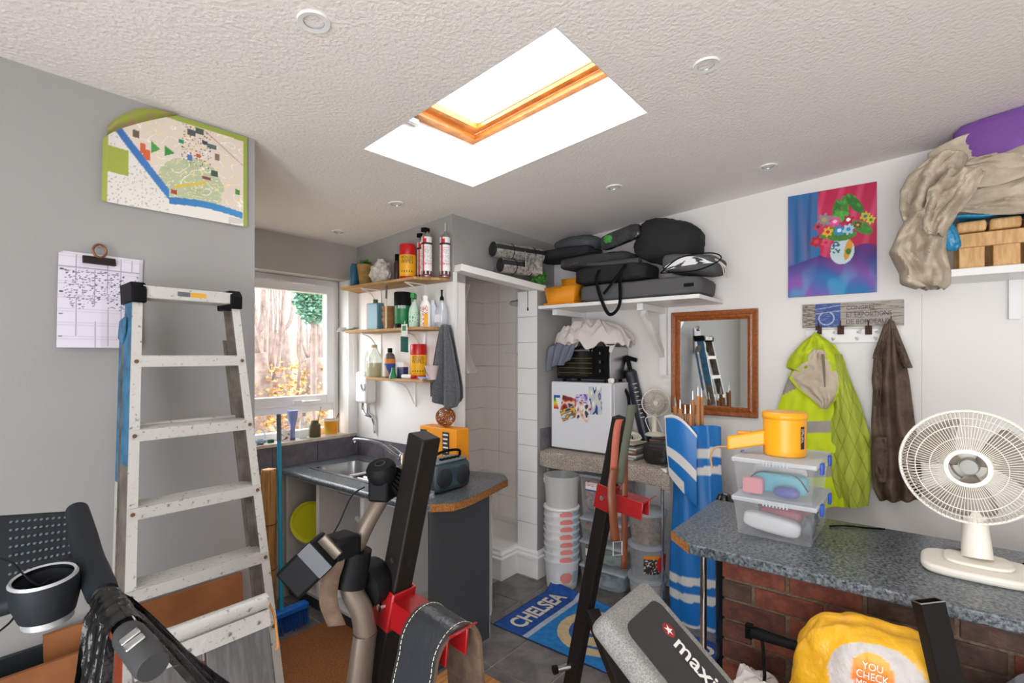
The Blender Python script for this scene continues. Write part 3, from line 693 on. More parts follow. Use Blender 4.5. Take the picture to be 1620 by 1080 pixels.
shelf('wall_shelf', 'lowest bare timber wall shelf above the water heater', SHZ[2], [(2.333, 2.40), (2.333, 3.05), (2.13, 3.0), (2.13, 2.42)])
def on(u, k, x=2.22): q = px(u, 500, X=x); q.z = SHZ[k]; return q
M_REDP = mat('red_plastic', '#c8161c', .35); M_YELP = mat('yellow_plastic', '#f2b21a', .4)
def wipes(p, label, hgt=0.235):
    t = thing('wipes_tub', label, 'tub', p, 'yellow and red wipes tubs')
    MB().lathe([(0.052, 0), (0.055, 0.004), (0.055, hgt * .68), (0.05, hgt * .70)], p, n=30).build('tub', M_YELP, t)
    MB().lathe([(0.056, 0.0), (0.0565, 0.02), (0.0555, 0.021)], p, n=30, cap=False).build('red_foot', M_REDP, t)
    MB().lathe([(0.053, hgt * .69), (0.054, hgt * .72), (0.054, hgt * .95), (0.05, hgt), (0, hgt)], p, n=30).build('lid', M_REDP, t)
    # direction facing the room
    d = V((-0.72, -0.69, 0)); a = math.atan2(d.y, d.x)
    for k, (s_, z, w, h) in enumerate([('WONDER', hgt * .56, 1.5, .022), ('WIPES', hgt * .44, 1.5, .026)]):
        o = text('lettering', s_, p, (1, 0, 0), (0, 0, 1), w, h, M_LBLK, t, 0)
        for q in o.data.vertices:
            ang = a - 0.75 + q.co.x; zz = q.co.z
            q.co = V((math.cos(ang) * 0.0556, math.sin(ang) * 0.0556, z + zz))
    for k in range(5):
        ang = a - 0.6 + 0.3 * k; c = p + V((math.cos(ang), math.sin(ang), 0)) * 0.0552 + V((0, 0, hgt * .22))
        MB().lathe([(0, 0.0006), (0.0045, 0.0004)], c, (math.cos(ang), math.sin(ang), 0), n=8, cap=False).build('pictogram', M_LBLK, t)
    return t
# --- top shelf
p = on(561, 0, 2.185); bottle('blue_jug', 'blue plastic bottle at the window end of the top shelf', 'bottle', p, [(0.03, 0), (0.035, .006), (0.035, .13), (0.024, .165), (0, .168)], mat('petrol_blue', '#1f5f80', .35), sq=(1, .7))
p = on(578, 0, 2.23); t = thing('plant_pot', 'terracotta coloured pot with a small green plant on the top shelf', 'plant pot', p)
MB().lathe([(0.04, 0), (0.058, .14), (0.06, .14), (0.06, .155), (0.052, .155), (0.045, .11), (0, .11)], p, n=22).build('pot', mat('tan_pot', '#b98550', .7, noise=(12, 3), col2='#8f7a3c'), t)
leafcloud('leaves', p + V((0, 0, .165)), .05, .05, .035, 130, .028, mat('leaf_green', '#4a7a34', .6), t)
p = on(603, 0, 2.21); bb = blob(p + V((0, 0, .078)), .088, (.75, .95, .9), .35, 12, 34, 22); t = thing('plaster_bag', 'crumpled white paper sack of powder on the top shelf', 'bag', p)
bb.build('sack', mat('white_sack', '#dfdcd8', .8, noise=(22, 4), col2='#b9b2a8', bump=(40, .4)), t)
p = on(628, 0, 2.23); bottle('dark_spray', 'slim dark brown spray bottle beside the wipes tub', 'bottle', p, [(0.02, 0), (0.021, .004), (0.021, .13), (0.012, .15)], mat('dark_brown', '#3a2420', .4), [(0.014, .145), (0.014, .19), (0, .192)], M_BLACK)
wipes(on(645, 0, 2.215), 'red lidded yellow wipes tub on the top shelf')
def foam(p, label, straw, gun):
    t = thing('foam_can', label, 'spray can', p, 'tall builders foam cans')
    def fc(u, v):
        if v < .12: return hx('#8a1a20') if v < .04 else (hx('#2c2c2e') if (u * 8) % 1 < .7 else hx('#d8d4cf'))
        if .80 < v < .86: return hx('#1e1e20')
        if .86 < v < .95: return hx('#c22026') if .5 < (u * 3) % 1 < .9 else hx('#eceae8')
        if (u * 2.0) % 1 < .12: return hx('#c03038')
        if .28 < v < .34 and nz(u * 60, v * 30, 1) > 0: return hx('#c8707a')
        if .34 < v < .76 and (v * 26) % 1 > .55 and nz(u * 30, v * 80, 2) > -.1: return hx('#b8b4b4')
        return hx('#ece9e8')
    MB().lathe([(0.033, 0), (0.0335, .006), (0.0335, .25), (0.024, .27), (0.014, .272), (0.01, .29), (0, .29)], p, n=26).build('can', M_STEEL, t)
    wrap(t, p, .0338, .004, .25, fc, nu=72, nv=60)
    if straw: MB().tube([p + V((0, 0, .285)), p + V((0.002, 0, .345))], .0022, 6).build('nozzle_straw', M_GLOSS, t)
    if gun: MB().obox(p + V((-.005, .006, .298)), V((.03, .012, .004)), V((-.006, .016, 0)), V((0, 0, .014))).build('trigger', M_BLACK, t, bev=.004)
foam(on(675, 0, 2.20), 'foam can with black trigger standing in front on the top shelf', False, True)
foam(on(704, 0, 2.28), 'foam can with thin nozzle at the corner end of the top shelf', True, False)
foam(on(668, 0, 2.285), 'foam can half hidden behind the black trigger can', False, True)
# --- middle shelf
p = on(594, 1, 2.2); t = thing('teal_tin', 'flat teal metal tin with a dark cap on the middle shelf', 'tin', p)
MB().box(p + V((-.03, -.062, 0)), p + V((.03, .062, .185))).build('tin', mat('teal_tin', '#5b93a4', .35), t, bev=.006); MB().box(p + V((-.031, .05, .002)), p + V((.0305, .0625, .184))).build('side_print', mat('pinkish', '#d3b4bf', .5), t)
MB().lathe([(.017, .185), (.017, .212), (0, .213)], p, n=16).build('cap', mat('olive_cap', '#4d5a24', .5), t)
for k, (dz, lab) in enumerate([(0, 'lowest small terracotta pot in the nested pile on the middle shelf'), (.04, 'second small terracotta pot in the nested pile'), (.08, 'top small terracotta pot in the nested pile')]):
    p = on(615, 1, 2.2) + V((0, 0, dz)); b = MB(); b.lathe([(.03, 0), (.042, .055), (.046, .055), (.046, .075), (.041, .075), (.028, .006), (0, .005)], p, n=20)
    tag(b.build('small_pot', mat('terracotta', '#b07e58', .8, noise=(20, 3), col2='#96683f')), lab, 'pot', 'small terracotta pots')
p = on(611, 1, 2.145); b = MB(); b.tube([p, p + V((0, 0, .2))], .006, 8); b.k = 1; b.tube([p + V((0, 0, .2)), p + V((0.004, .002, .29))], .007, 8)
tag(b.build('paint_scraper', [mat('cream_handle', '#e2d9b8', .5), mat('grey_handle', '#565a5e', .5)]), 'slim cream handled tool propped upright on the middle shelf', 'tool')
p = on(637, 1, 2.205); t = bottle('pellet_tub', 'green tub with a wide black lid on the middle shelf', 'tub', p, [(.05, 0), (.053, .004), (.053, .16), (.048, .165)], mat('garden_green', '#1f7a48', .4), [(.056, .15), (.058, .235), (.054, .24), (0, .24)], M_BLACK)
MB().lathe([(.0535, .03), (.0535, .005)], p, n=20, cap=False).build('dark_band', M_BLACK, t); wrap(t, p, .0536, .13, .152, lambda u, v: hx('#e8e8e8') if (u * 40) % 1 < .5 else hx('#2f6d4a'), 3.4, 4.4, 24, 4)
p = on(655, 1, 2.2); t = bottle('mint_spray', 'mint green trigger spray bottle printed with leaves', 'spray bottle', p, [(.03, 0), (.036, .006), (.037, .06), (.034, .12), (.014, .165), (.014, .18)], mat('mint', '#c3dec8', .4), sq=(1, .8))
G_ = mat('spray_green', '#128a3a', .4)
MB().obox(p + V((-.012, -.01, .205)), V((.03, .022, 0)), V((-.008, .011, 0)), V((0, 0, .018))).build('spray_head', G_, t, bev=.005); MB().tube([p + V((-.03, -.022, .195)), p + V((-.032, -.024, .165))], .005, 6).build('trigger', G_, t)
wrap(t, p, .0372, .03, .1, lambda u, v: hx('#2d8a58') if nz(u * 22, v * 5, 3) > .28 else hx('#c3dec8'), nu=80, nv=24, sq=(1, .8)); 
p = on(673, 1, 2.2); t = bottle('weed_killer', 'white bottle with red lettering and amber band on the middle shelf', 'bottle', p, [(.03, 0), (.034, .006), (.034, .14), (.016, .175), (.016, .18)], M_GLOSS, [(.018, .178), (.018, .2), (0, .201)], M_GLOSS)
wrap(t, p, .0343, .008, .135, lambda u, v: hx('#e9a51e') if .35 < u < .62 and v < .6 else (hx('#cf3a26') if .25 < u < .6 and nz(u * 14, v * 16, 5) > 0 else (hx('#5a7a3a') if u < .2 and nz(u * 20, v * 20, 1) > .1 else hx('#efeeea'))), 2.6, 5.6, 50, 30)
p = on(684, 1, 2.28); bottle('white_flask', 'plain white plastic bottle behind the amber banded one', 'bottle', p, [(.03, 0), (.033, .006), (.033, .12), (.014, .165), (.014, .18), (0, .181)], mat('bluish_white', '#d6dde6', .4))
p = on(699, 1, 2.265); t = bottle('water_spray', 'translucent white spray bottle with black pump at the end of the middle shelf', 'spray bottle', p, [(.038, 0), (.043, .006), (.043, .095), (.034, .125), (.015, .16), (.015, .17)], clear_mat('frosted_plastic', '#f2f5f8', .08, .2, .72, '#e6ebf2'), [(.014, .165), (.012, .19), (.006, .2), (.006, .23), (.01, .235), (0, .24)], M_BLACK)
MB().box(p + V((-.0445, -.03, .03)), p + V((-.0432, .02, .08))).build('label_square', M_PAPER, t)
p = on(560, 1, 2.19); t = thing('seed_packet', 'pale folded packet with a white tag sticking off the window end of the middle shelf', 'packet', p)
q = px(546, 524, X=2.12)
MB().obox(p + V((-.01, .03, .012)), V((.015, -.05, .012)), V((.03, .01, 0)), V((0, .001, .004))).build('packet', mat('sage_paper', '#a9b8a4', .6), t); MB().obox(V((2.125, 3.285, SHZ[1] + .008)), V((.012, .035, -.014)), V((.025, -.01, 0)), V((0, 0, .001))).build('tag', M_PAPER, t)
# --- lowest shelf
p = on(592, 2, 2.2); t = bottle('ribbed_bottle', 'large clear plastic bottle with yellowed liquid on the lowest shelf', 'bottle', p, [(.05, 0), (.055, .006), (.055, .12), (.05, .15), (.02, .185), (.018, .2), (.018, .215)], M_CP, [(.021, .205), (.021, .225), (0, .226)], mat('straw_cap', '#c8b98a', .5))
MB().lathe([(.048, .004), (.051, .008), (.051, .1), (0, .1)], p, n=20).build('liquid', mat('straw_liquid', '#d8cf9e', .2), t)
p = on(580, 2, 2.25); bottle('water_bottle', 'slim clear ribbed water bottle at the end of the lowest shelf', 'bottle', p, [(.026, 0), (.03, .006)] + [(.03 - .003 * (i % 2), .015 + .011 * i) for i in range(12)] + [(.012, .175), (.012, .19), (0, .191)], M_CP)
p = on(617, 2, 2.19); t = bottle('wood_polish', 'dark brown bottle with blue and orange label on the lowest shelf', 'bottle', p, [(.032, 0), (.036, .006), (.036, .13), (.03, .155), (.014, .17), (.014, .175)], mat('brown_plastic', '#6a5a50', .35), [(.016, .172), (.016, .2), (0, .201)], M_BLACK)
wrap(t, p, .0364, .01, .128, lambda u, v: hx('#e0813c') if v > .75 else (hx('#24489a') if v > .38 + .25 * math.sin(u * 9) else hx('#a98a78')), 2.3, 5.9, 50, 26)
p = on(637, 2, 2.19); bb = MB(); bb.box(p + V((-.02, -.032, 0)), p + V((.02, .032, .105))); t = thing('blue_carton', 'small navy carton with a white top flap on the lowest shelf', 'box', p); bb.build('carton', mat('navy_card', '#27305c', .5), t); MB().box(p + V((-.0205, -.0325, .075)), p + V((.0205, .0325, .106))).build('white_flap', M_PAPER, t)
wipes(on(662, 2, 2.24), 'red lidded yellow wipes tub on the lowest shelf beside the towel', .225)
p = on(683, 2, 2.18); t = bottle('paper_cup', 'pale pink tapered cup with scribbles at the end of the lowest shelf', 'cup', p, [(.03, 0), (.046, .085), (.048, .088), (.044, .088), (.028, .006), (0, .005)], mat('pale_pink', '#d9c3c3', .6))
MB().tube([p + V((-.046, -.02, .02)), p + V((-.05, .0, .05)), p + V((-.03, .035, .085))], .0018, 5).build('pen_scribble', M_BLACK, t)
p = px(645, 597, X=2.15); p.z = SHZ[2] + .015; t = thing('glue_bottle', 'white glue bottle with red nozzle lying on the lowest shelf', 'bottle', p + V((0, 0, -.015)))
MB().lathe([(0, -.05), (.014, -.048), (.015, .02), (.009, .035), (.009, .04)], p, (0, -1, 0), n=16).build('body', M_GLOSS, t); MB().lathe([(.01, .038), (.01, .055), (.004, .065), (0, .066)], p, (0, -1, 0), n=14).build('nozzle', M_REDP, t)
p = px(633, 594, X=2.16); p.z = SHZ[2]; bottle('green_funnel', 'green plastic funnel cap beside the navy carton', 'funnel', p + V((-.01, .06, 0)), [(.028, 0), (.026, .01), (.012, .05), (.01, .07), (0, .07)], mat('funnel_green', '#1d8050', .4))
p = px(672, 597, X=2.16); p.z = SHZ[2] + .001; bb = MB(); bb.sheet(lambda u, v: p + V((.05 * (v - .5), -.06 + .1 * u, .006 + .008 * math.sin(7 * u + 3 * v))), 12, 6); tag(bb.build('folded_cloth', mat('blue_white_cloth', '#aab4d6', .8), thick=.003), 'folded pale blue duster at the front of the lowest shelf', 'duster')
# twine card hanging from the middle shelf
p = px(640, 520, X=2.12); t = thing('twine_card', 'card of green garden twine hanging from the middle shelf front', 'twine', p + V((0, 0, -.16)))
MB().box(p + V((-.002, -.03, -.045)), p + V((0, .03, .03))).build('header_card', mat('pale_card', '#dfe4d8', .6), t); MB().box(p + V((-.0035, -.016, -.012)), p + V((-.002, .018, .02))).build('card_print', mat('card_green', '#1f6a46', .5), t)
b = MB()
for k in range(9): b.tube([p + V((-.001, 0, -.055 - k * .011)) + V((math.cos(a) * .01, math.sin(a) * .029, .003 * math.sin(a))) for a in [6.283 * i / 16 for i in range(16)]], .0058, 6, closed=True)
stuff(b.build('twine_coil', mat('green_twine', '#1c5f55', .8), t)); MB().tube([p + V((0, 0, .03)), p + V((.004, 0, .05))], .002, 5).build('hook', M_STEEL, t)
# strings and cable dangling by the window end
for k, (u0, u1, v1) in enumerate([(552, 556, 640), (557, 560, 612), (548, 551, 600)]):
    q0 = px(u0, 528, X=2.125); q1 = px(u1, v1 - 20, X=2.16)
    tag(MB().tube(curve([q0 + V((0, 0, -.0005)), (q0 + q1) / 2 + V((0, .012 * (-1) ** k, 0)), q1], 8), .0025, 6).build('dangling_cord', M_GLOSS), ['long white cord dangling past the heater from the middle shelf', 'white cord hanging beside the window reveal', 'short white cord loop at the shelf end'][k], 'cord')
# towel over the shelf end
M_TOWEL = mat('grey_towel', '#6b6d70', .95, sheen=.3, bump=(260, .9, .006), noise=(260, 2), col2='#3d3f42')
def towel(u, v):
    w = .03 + .105 * min(1, v * 1.25) ** .8; hem = -.02 * abs(math.sin(3.0 * u + .6)) - .035 * math.cos(5.5 * u)
    y = 2.335 + w * (1 - 2 * u) - .02 * v
    z = 1.815 - (.50 + hem) * v
    x = 2.235 + .022 * math.sin(u * 16) * (.35 + v) + .012 * math.sin(u * 31 + 2) * v - .02 * v
    return V((x, y, z))
b = MB(); b.sheet(towel, 60, 40)
def towel2(u, v): q = towel(u, v * .93); return q + V((.035 + .01 * math.sin(9 * u), .012, -.01 * v))
t = thing('hand_towel', 'charcoal grey towelling hand towel hanging from the shelf end', 'towel', (2.23, 2.33, 1.3))
b.build('front_fold', M_TOWEL, t, thick=.006); b = MB(); b.sheet(towel2, 50, 30); b.build('back_fold', M_TOWEL, t, thick=.006)
MB().tube([(2.3, 2.40, 1.79), (2.24, 2.335, 1.80), (2.225, 2.335, 1.82)], .004, 6).build('hook', M_STEEL, t)
# water heater
wh_ = thing('water_heater', 'small white wall water heater with a round dial', 'water heater', (2.29, 3.21, 1.27))
MB().box((2.235, 3.145, 1.275), (2.3325, 3.285, 1.505)).build('casing', M_GLOSS, wh_, bev=.022, seg=4)
c = px(574, 612, X=2.234); MB().lathe([(.03, -.002), (.03, .004), (.026, .008), (0, .008)], c, (-1, 0, 0), n=28).build('dial', M_GLOSS, wh_)
MB().obox(c + V((-.013, 0, 0)), V((.006, 0, 0)), V((0, .004, -.002)), V((0, .01, .02))).build('dial_grip', mat('silver_grey', '#c0c0c0', .3), wh_, bev=.002)
MB().tube(curve([(2.28, 3.25, 1.28), (2.28, 3.25, 1.22), (2.28, 3.21, 1.185), (2.30, 3.17, 1.17), (2.315, 3.16, 1.12), (2.32, 3.155, 1.05)], 5), .009, 8).build('outlet_pipe', M_CHROME, wh_); MB().tube([(2.285, 3.19, 1.28), (2.285, 3.19, 1.2), (2.315, 3.165, 1.17)], .012, 8).build('inlet_pipe', M_STEEL, wh_)
# ---------------------------------------------------------------- shower fittings
c = px(817, 481, X=3.43); t = thing('wall_shower', 'round chrome shower head on a wall arm', 'shower head', c)
MB().lathe([(.012, .03), (.02, .018), (.06, .008), (.062, 0), (0, -.001)], c, (.25, .1, .95), n=28, cap=False).build('rose', M_CHROME, t); MB().tube([c + V((.008, 0, .028)), c + V((.03, -.02, .055)), V((3.494, c.y - .05, c.z + .06))], .009, 8).build('arm', M_CHROME, t)
c = px(815, 560, X=3.45); tag(MB().tube([c + V((.044, 0, 0)), c, c + V((0, .06, .0)), c + V((.0, .1, .006))], .008, 8).build('shower_lever', M_GLOSS), 'white lever on the tiled shower wall', 'lever')
def curt(u, v):
    z = 2.12 - .62 * v; w = .16 * (1 - .45 * math.sin(v * 3.14) + .25 * v)
    x = 2.475 + w * u; return V((x, 2.47 + .025 * math.sin(u * 14 + v * 3) + .015 * math.sin(v * 9), z))
b = MB(); b.sheet(curt, 26, 22); tag(b.build('shower_curtain', clear_mat('curtain_film', '#f6f4f2', .06, .25, .45, '#e9e4e0')), 'bunched translucent plastic shower curtain inside the opening', 'curtain')
c = px(835, 455, X=3.02); b = MB(); b.tube([c, c + V((0, 0, -.15))], .0022, 6); b.lathe([(.003, -.17), (.006, -.165), (.004, -.145)], c, n=8)
tag(b.build('pull_cord', M_BLACK), 'thin black pull cord hanging from the shower cap board', 'cord')
# ================================================================ LEFT WALL: MAP, CHART, LADDER, BOARDS
def mapcol(u, v):
    # u: 0 left .. 1 right, v: 0 bottom .. 1 top
    if u > .965 or v > .96: return hx('#98a845')
    if u < .035 and v < .75: return hx('#a5ae50')
    if .035 < u < .155 and .28 < v < .52: return hx('#a0ac48') if nz(u * 60, v * 60, 4) < .2 else hx('#9fb04a')
    # river: sweeps down from the left then runs along the bottom
    t = (u - .06) / .42
    yc = .74 - .60 * (t ** 1.0) if u < .42 else .135 + .03 * math.sin((u - .42) * 6)
    if u < .42: yc = .74 - .62 * max(0, min(1, t)) ** .9 + .02 * math.sin(9 * u)
    if .05 < u < .96 and abs(v - yc) < (.055 if u < .42 else .036): return mixc(hx('#3f6fb4'), hx('#3f8fc4'), u)
    if v < yc - .03 and u < .42: return hx('#e4e0da') if nz(u * 80, v * 40, 9) < .35 else hx('#b9b4ae')
    if v < yc - .02: return hx('#e8e4de') if not (v < .09 and .85 < u and (v * 60) % 1 < .3) else hx('#b5b0aa')
    base = mixc(hx('#e4d8cc'), hx('#dccfc4'), nz(u * 3, v * 3) * .5 + .5)
    d = math.hypot((u - .58) / .24, (v - .37) / .24)
    if d < 1 + .3 * nz(u * 6, v * 6, 3): base = mixc(hx('#b9c2a0'), hx('#a9b78e'), nz(u * 12, v * 12, 5))
    k = nz(u * 17, v * 17, 11)
    if abs(k) < .03: base = hx('#e9d9a0')
    if abs(nz(u * 9, v * 9, 21)) < .015: base = hx('#f2efe6')
    if abs(v - (.28 + .55 * (u - .45))) < .015 and .45 < u < .68: base = hx('#dcc04a')
    if .5 < u < .72 and .55 < v < .95 and nz(u * 70, v * 70, 31) > .33: base = hx('#b4606a') if nz(u * 30, v * 30, 2) > 0 else hx('#4a4a52')
    for (a, c, w, h, col) in [(.20, .70, .02, .035, '#6d5f4c'), (.56, .62, .018, .03, '#4f78b0'), (.72, .80, .035, .025, '#5c6a62'), (.76, .70, .018, .035, '#83705e'), (.63, .92, .03, .03, '#4c5a4a'), (.57, .88, .028, .03, '#54565a'), (.67, .82, .02, .02, '#3e4256'), (.74, .52, .025, .03, '#46554a'), (.45, .18 + .05, .022, .022, '#a9472c'), (.27, .53, .025, .05, '#d2643c'), (.245, .58, .02, .05, '#d2643c'), (.92, .38, .02, .03, '#4a8a3a'), (.62, .66, .015, .02, '#c2542e'), (.5, .76, .016, .02, '#1f8a6a'), (.33, .62, .03, .06, '#4f9a4a'), (.42, .62, .035, .055, '#3f8f42'), (.5, .05, .0, .0, '#ffffff'), (.8, .12, .03, .022, '#f4f2ee'), (.66, .11, .028, .02, '#2f9a8a'), (.68, .45, .035, .015, '#8a4a4a')]:
        if abs(u - a) < w and abs(v - c) < h * (1 if col not in ('#4f9a4a', '#3f8f42') else max(0, 1 - (u - a + w) / (2 * w))): return hx(col)
    if abs(v - (.95 - .85 * (u - .66))) < .006 and u > .66: base = hx('#b59a84')
    return base
MX0, MX1, MZ0, MZ1 = 0.492, 0.982, 2.155, 2.50
def mapz1(u): return 2.525 - .0
def mappos(u, v):
    x = MX0 + (MX1 - MX0) * u; top = min(zc(YL) - .012, 2.53) 
    cut = 2.36 + .17 * min(1, (u / .46) ** .75) if u < .46 else top
    z = MZ0 + .006 * u + (min(top, cut) - MZ0) * v
    bow = .006 + .05 * max(0, (.35 - u)) * v + .03 * max(0, .12 - u)
    return V((x, YL - .004 - bow, z))
mp_ = thing('town_map', 'large printed town map with green border and a blue river pinned to the grey wall', 'map', (.74, YL - .01, MZ0))
def mapc2(u, v):
    x = u; z = mappos(u, v).z; return mapcol(u, (z - MZ0) / (2.53 - MZ0))
printed('map_sheet', mapc2, mappos, 170, 130, mp_, thick=0)
# the curled-over corner shows the green back
def flap(u, v):
    a = mappos(.02 + .44 * u, 1.0); peak = mappos(.46, 1.0) + V((0, .002, .0))
    b_ = a.lerp(V((.495 + .22 * (.02 + .44 * u) / .46 + .002, YL - .02, a.z + .055 * math.sin(math.pi * min(1, .25 + .75 * u)) * (1 if u < .98 else 0))), v)
    return b_ + V((0, -.012 * math.sin(v * 3.1), 0))
b = MB(); b.sheet(flap, 24, 8); b.build('curled_corner', mat('map_back_green', '#8f9a3c', .7, noise=(30, 3), col2='#a5826c'), mp_)
# ruled chart on a bulldog clip
cp = thing('paper_chart', 'sheaf of ruled handwritten paper hanging from a clip on the grey wall', 'paper', (.48, YL - .01, 1.65))
def chartcol(u, v):
    c = hx('#d8d2de')
    for k in (.2, .42, .58, .75, .9):
        if abs(u - k - .02 * (1 - v)) < .004: c = hx('#8c8698')
    if (v * 34) % 1 < .12: c = mixc(c, hx('#b9b4cc'), .6)
    if abs(v - .86) < .004: c = hx('#8c8698')
    if .42 < v < .84 and u > .05 and (nz(u * 26, v * 95, 7) > .22) and nz(u * 5, v * 2.4, 1) > -.05: c = hx('#5a5674')
    if u < .06 and abs((v * 4.2) % 1 - .5) < .035 and u > .02: c = hx('#3c3844')
    return c
for k, dx in enumerate((0, .006, .012)):
    def cpos(u, v, k=k, dx=dx): return V((.372 + .008 * v + dx + .222 * u, YL - .004 - .014 * (1 - abs(2 * u - 1)) * (1 - v) - .004 * (3 - k) - .01 * (1 - v) ** 2 * (1.2 if k == 0 else .6), 1.648 + .004 * k + .008 * u * 0 + .312 * v))
    printed('paper_sheet', chartcol if k == 0 else (lambda u, v: hx('#ddd9e0')), cpos, 90, 110, cp)
c = px(157, 413, Y=YL - .02)
b = MB(); b.prism([c + V((-.045, .012, -.012)), c + V((-.045, -.014, -.012)), c + V((-.045, -.003, .014)), c + V((-.045, .005, .014))], (.09, 0, 0)); b.build('clip_jaw', mat('dull_black_steel', '#2b2724', .4, metal=.5), cp, bev=.002)
MB().tube([c + V((math.cos(a) * .018, -.006, .034 + math.sin(a) * .022)) for a in [6.283 * i / 20 for i in range(20)]], .004, 6, closed=True).build('clip_handle', mat('rusty_metal', '#7a5238', .5, metal=.6), cp)
MB().tube([c + V((0, .018, .05)), c + V((0, -.012, .05))], .0025, 6).build('nail', M_STEEL, cp)
# ---------------------------------------------------------------- step ladder, folded and leaning on the wall
M_BLUEP = mat('scuffed_blue_paint', '#3d7ea6', .6, noise=(18, 6), col2='#2a5c7d'); M_REDO = mat('red_oxide_paint', '#a8492c', .6, noise=(18, 5), col2='#8c3a24')
M_SPL = mat('paint_splashed_aluminium', '#c6c4bf', .45, metal=.2, noise=(70, 6), col2='#7d766d', contrast=(.30, .40), bump=(90, .2))
M_SIDE = mat('dull_aluminium_side', '#8d847a', .5, metal=.4, noise=(12, 5), col2='#6f665d')
def LY(z): return 1.653 + .198 * z
def LXl(z): return .53 - .0738 * (1.603 - z)
def LXr(z): return .853 + .0282 * (1.603 - z)
ld = thing('step_ladder', 'tall paint splashed aluminium step ladder folded against the grey wall', 'ladder', (.68, 1.75, 0))
ZT = 1.80
for side, fx in (('l', LXl), ('r', LXr)):
    sgn = -1 if side == 'l' else 1
    def seg(z0, z1, m, nm, y0, y1, x0, x1):
        bb = MB(); P = []
        for z in (z0, z1):
            for (a, b_) in ((x0, y0), (x1, y0), (x1, y1), (x0, y1)): P.append(V((fx(z) + a * sgn, LY(z) + b_, z)))
        if sgn < 0: P = [P[i] for i in (1, 0, 3, 2, 5, 4, 7, 6)]
        bb.hexa(P); return bb.build(nm, m, ld)
    # web of the channel in painted bands, front and rear flanges bare
    seg(0, ZT, M_SIDE, 'stile_web', 0, .075, .012, .016)
    for z0, z1, m in ((0, .74, M_REDO), (1.28, ZT, M_BLUEP)):
        seg(z0, z1, m, 'paint_band', 0, .075, .016, .0166)
    seg(0, ZT, M_SPL, 'stile_flange', -.003, 0, -.012, .016); seg(0, ZT, M_SIDE, 'stile_flange', .075, .078, -.010, .016)
    # rear frame leg
    seg(.02, 1.68, M_SIDE, 'rear_leg', .10, .125, -.006, .016)
    for z0, z1, m in ((0.02, .8, M_REDO), (.8, 1.22, M_SPL), (1.22, 1.68, M_BLUEP)):
        seg(z0, z1, m, 'paint_band', .10, .125, .016, .0166)
    seg(-.0, .03, M_BLACK, 'rubber_foot', -.006, .082, -.014, .02)
    # hinge plate
    q = V((fx(1.70) + sgn * .02, LY(1.70) + .07, 1.70)); bb = MB(); bb.prism([q + V((0, -.03, .05)), q + V((0, .03, .035)), q + V((0, .045, -.02)), q + V((0, .0, -.04)), q + V((0, -.03, -.0))], (sgn * .004, 0, 0)); bb.build('hinge_plate', M_BLUEP if sgn < 0 else M_SIDE, ld)
for k in range(7):
    z = 1.603 - .233 * k
    x0, x1 = LXl(z) + .0, LXr(z) - .0; y = LY(z)
    tr = MB().box((x0 - .014, y - .006, z - .018), (x1 + .014, y - .0032, z + .018)).build('step', M_SPL, ld)
    MB().box((x0 + .002 - .012, y - .003, z + .012), (x1 + .012 - .002, y + .096, z + .018)).build('tread', M_SPL, tr)
    for j in range(8): MB().box((x0, y + .004 + j * .012, z + .018), (x1, y + .008 + j * .012, z + .0195)).build('rib', M_SPL, tr)
    for xx in (x0 - .002, x1 + .002): MB().lathe([(.0065, 0), (.005, .004), (0, .0045)], (xx, y - .006, z), (0, -1, 0), n=12).build('rivet', M_RUST, tr)
    MB().tube([(x0, y + .108, z + .02), (x1, y + .108, z + .02)], .008, 8).build('rear_rung', M_SPL, ld) if k in (1, 4) else None
zt = ZT + .012; y = LY(zt)
tr = MB().box((LXl(zt) + .01, y - .012, zt), (LXr(zt) - .01, y + .10, zt + .042)).build('top_platform', M_SPL, ld, bev=.003)
MB().box((LXl(zt) + .15, y - .0128, zt + .014), (LXl(zt) + .20, y - .0122, zt + .03)).build('sticker', mat('sticker_yellow', '#d8a032', .5), tr)
MB().box((LXl(zt) + .11, y - .0128, zt + .014), (LXl(zt) + .149, y - .0122, zt + .03)).build('sticker', mat('sticker_grey', '#5c6068', .5), tr)
for fx, sg in ((LXl, -1), (LXr, 1)):
    xx = fx(zt); bb = MB(); bb.prism([V((xx - sg * .02, y - .018, zt - .016)), V((xx - sg * .02, y + .105, zt - .02)), V((xx - sg * .02, y + .115, zt + .048)), V((xx - sg * .02, y - .0, zt + .052)), V((xx - sg * .02, y - .02, zt + .03))], (sg * .042, 0, 0)); bb.build('corner_cap', M_BLACK, ld, bev=.004)
# ---------------------------------------------------------------- boards against the wall
M_MDF = mat('orange_brown_board', '#9c6236', .7, noise=(6, 4), col2='#8c552c')
b = MB(); b.obox(V((.64, 2.13, .369)), V((.303, 0, 0)), V((0, .006, .0006)), V((0, .045, .366))); tag(b.build('hardboard_sheet', M_MDF), 'orange brown board leaning on the wall behind the ladder', 'board')
b = MB(); b.obox(V((.14, 2.01, .347)), V((.36, 0, 0)), V((0, .006, .0006)), V((0, .06, .343))); tag(b.build('hardboard_sheet', M_MDF), 'shorter orange brown board leaning in front beneath the treadmill', 'board')
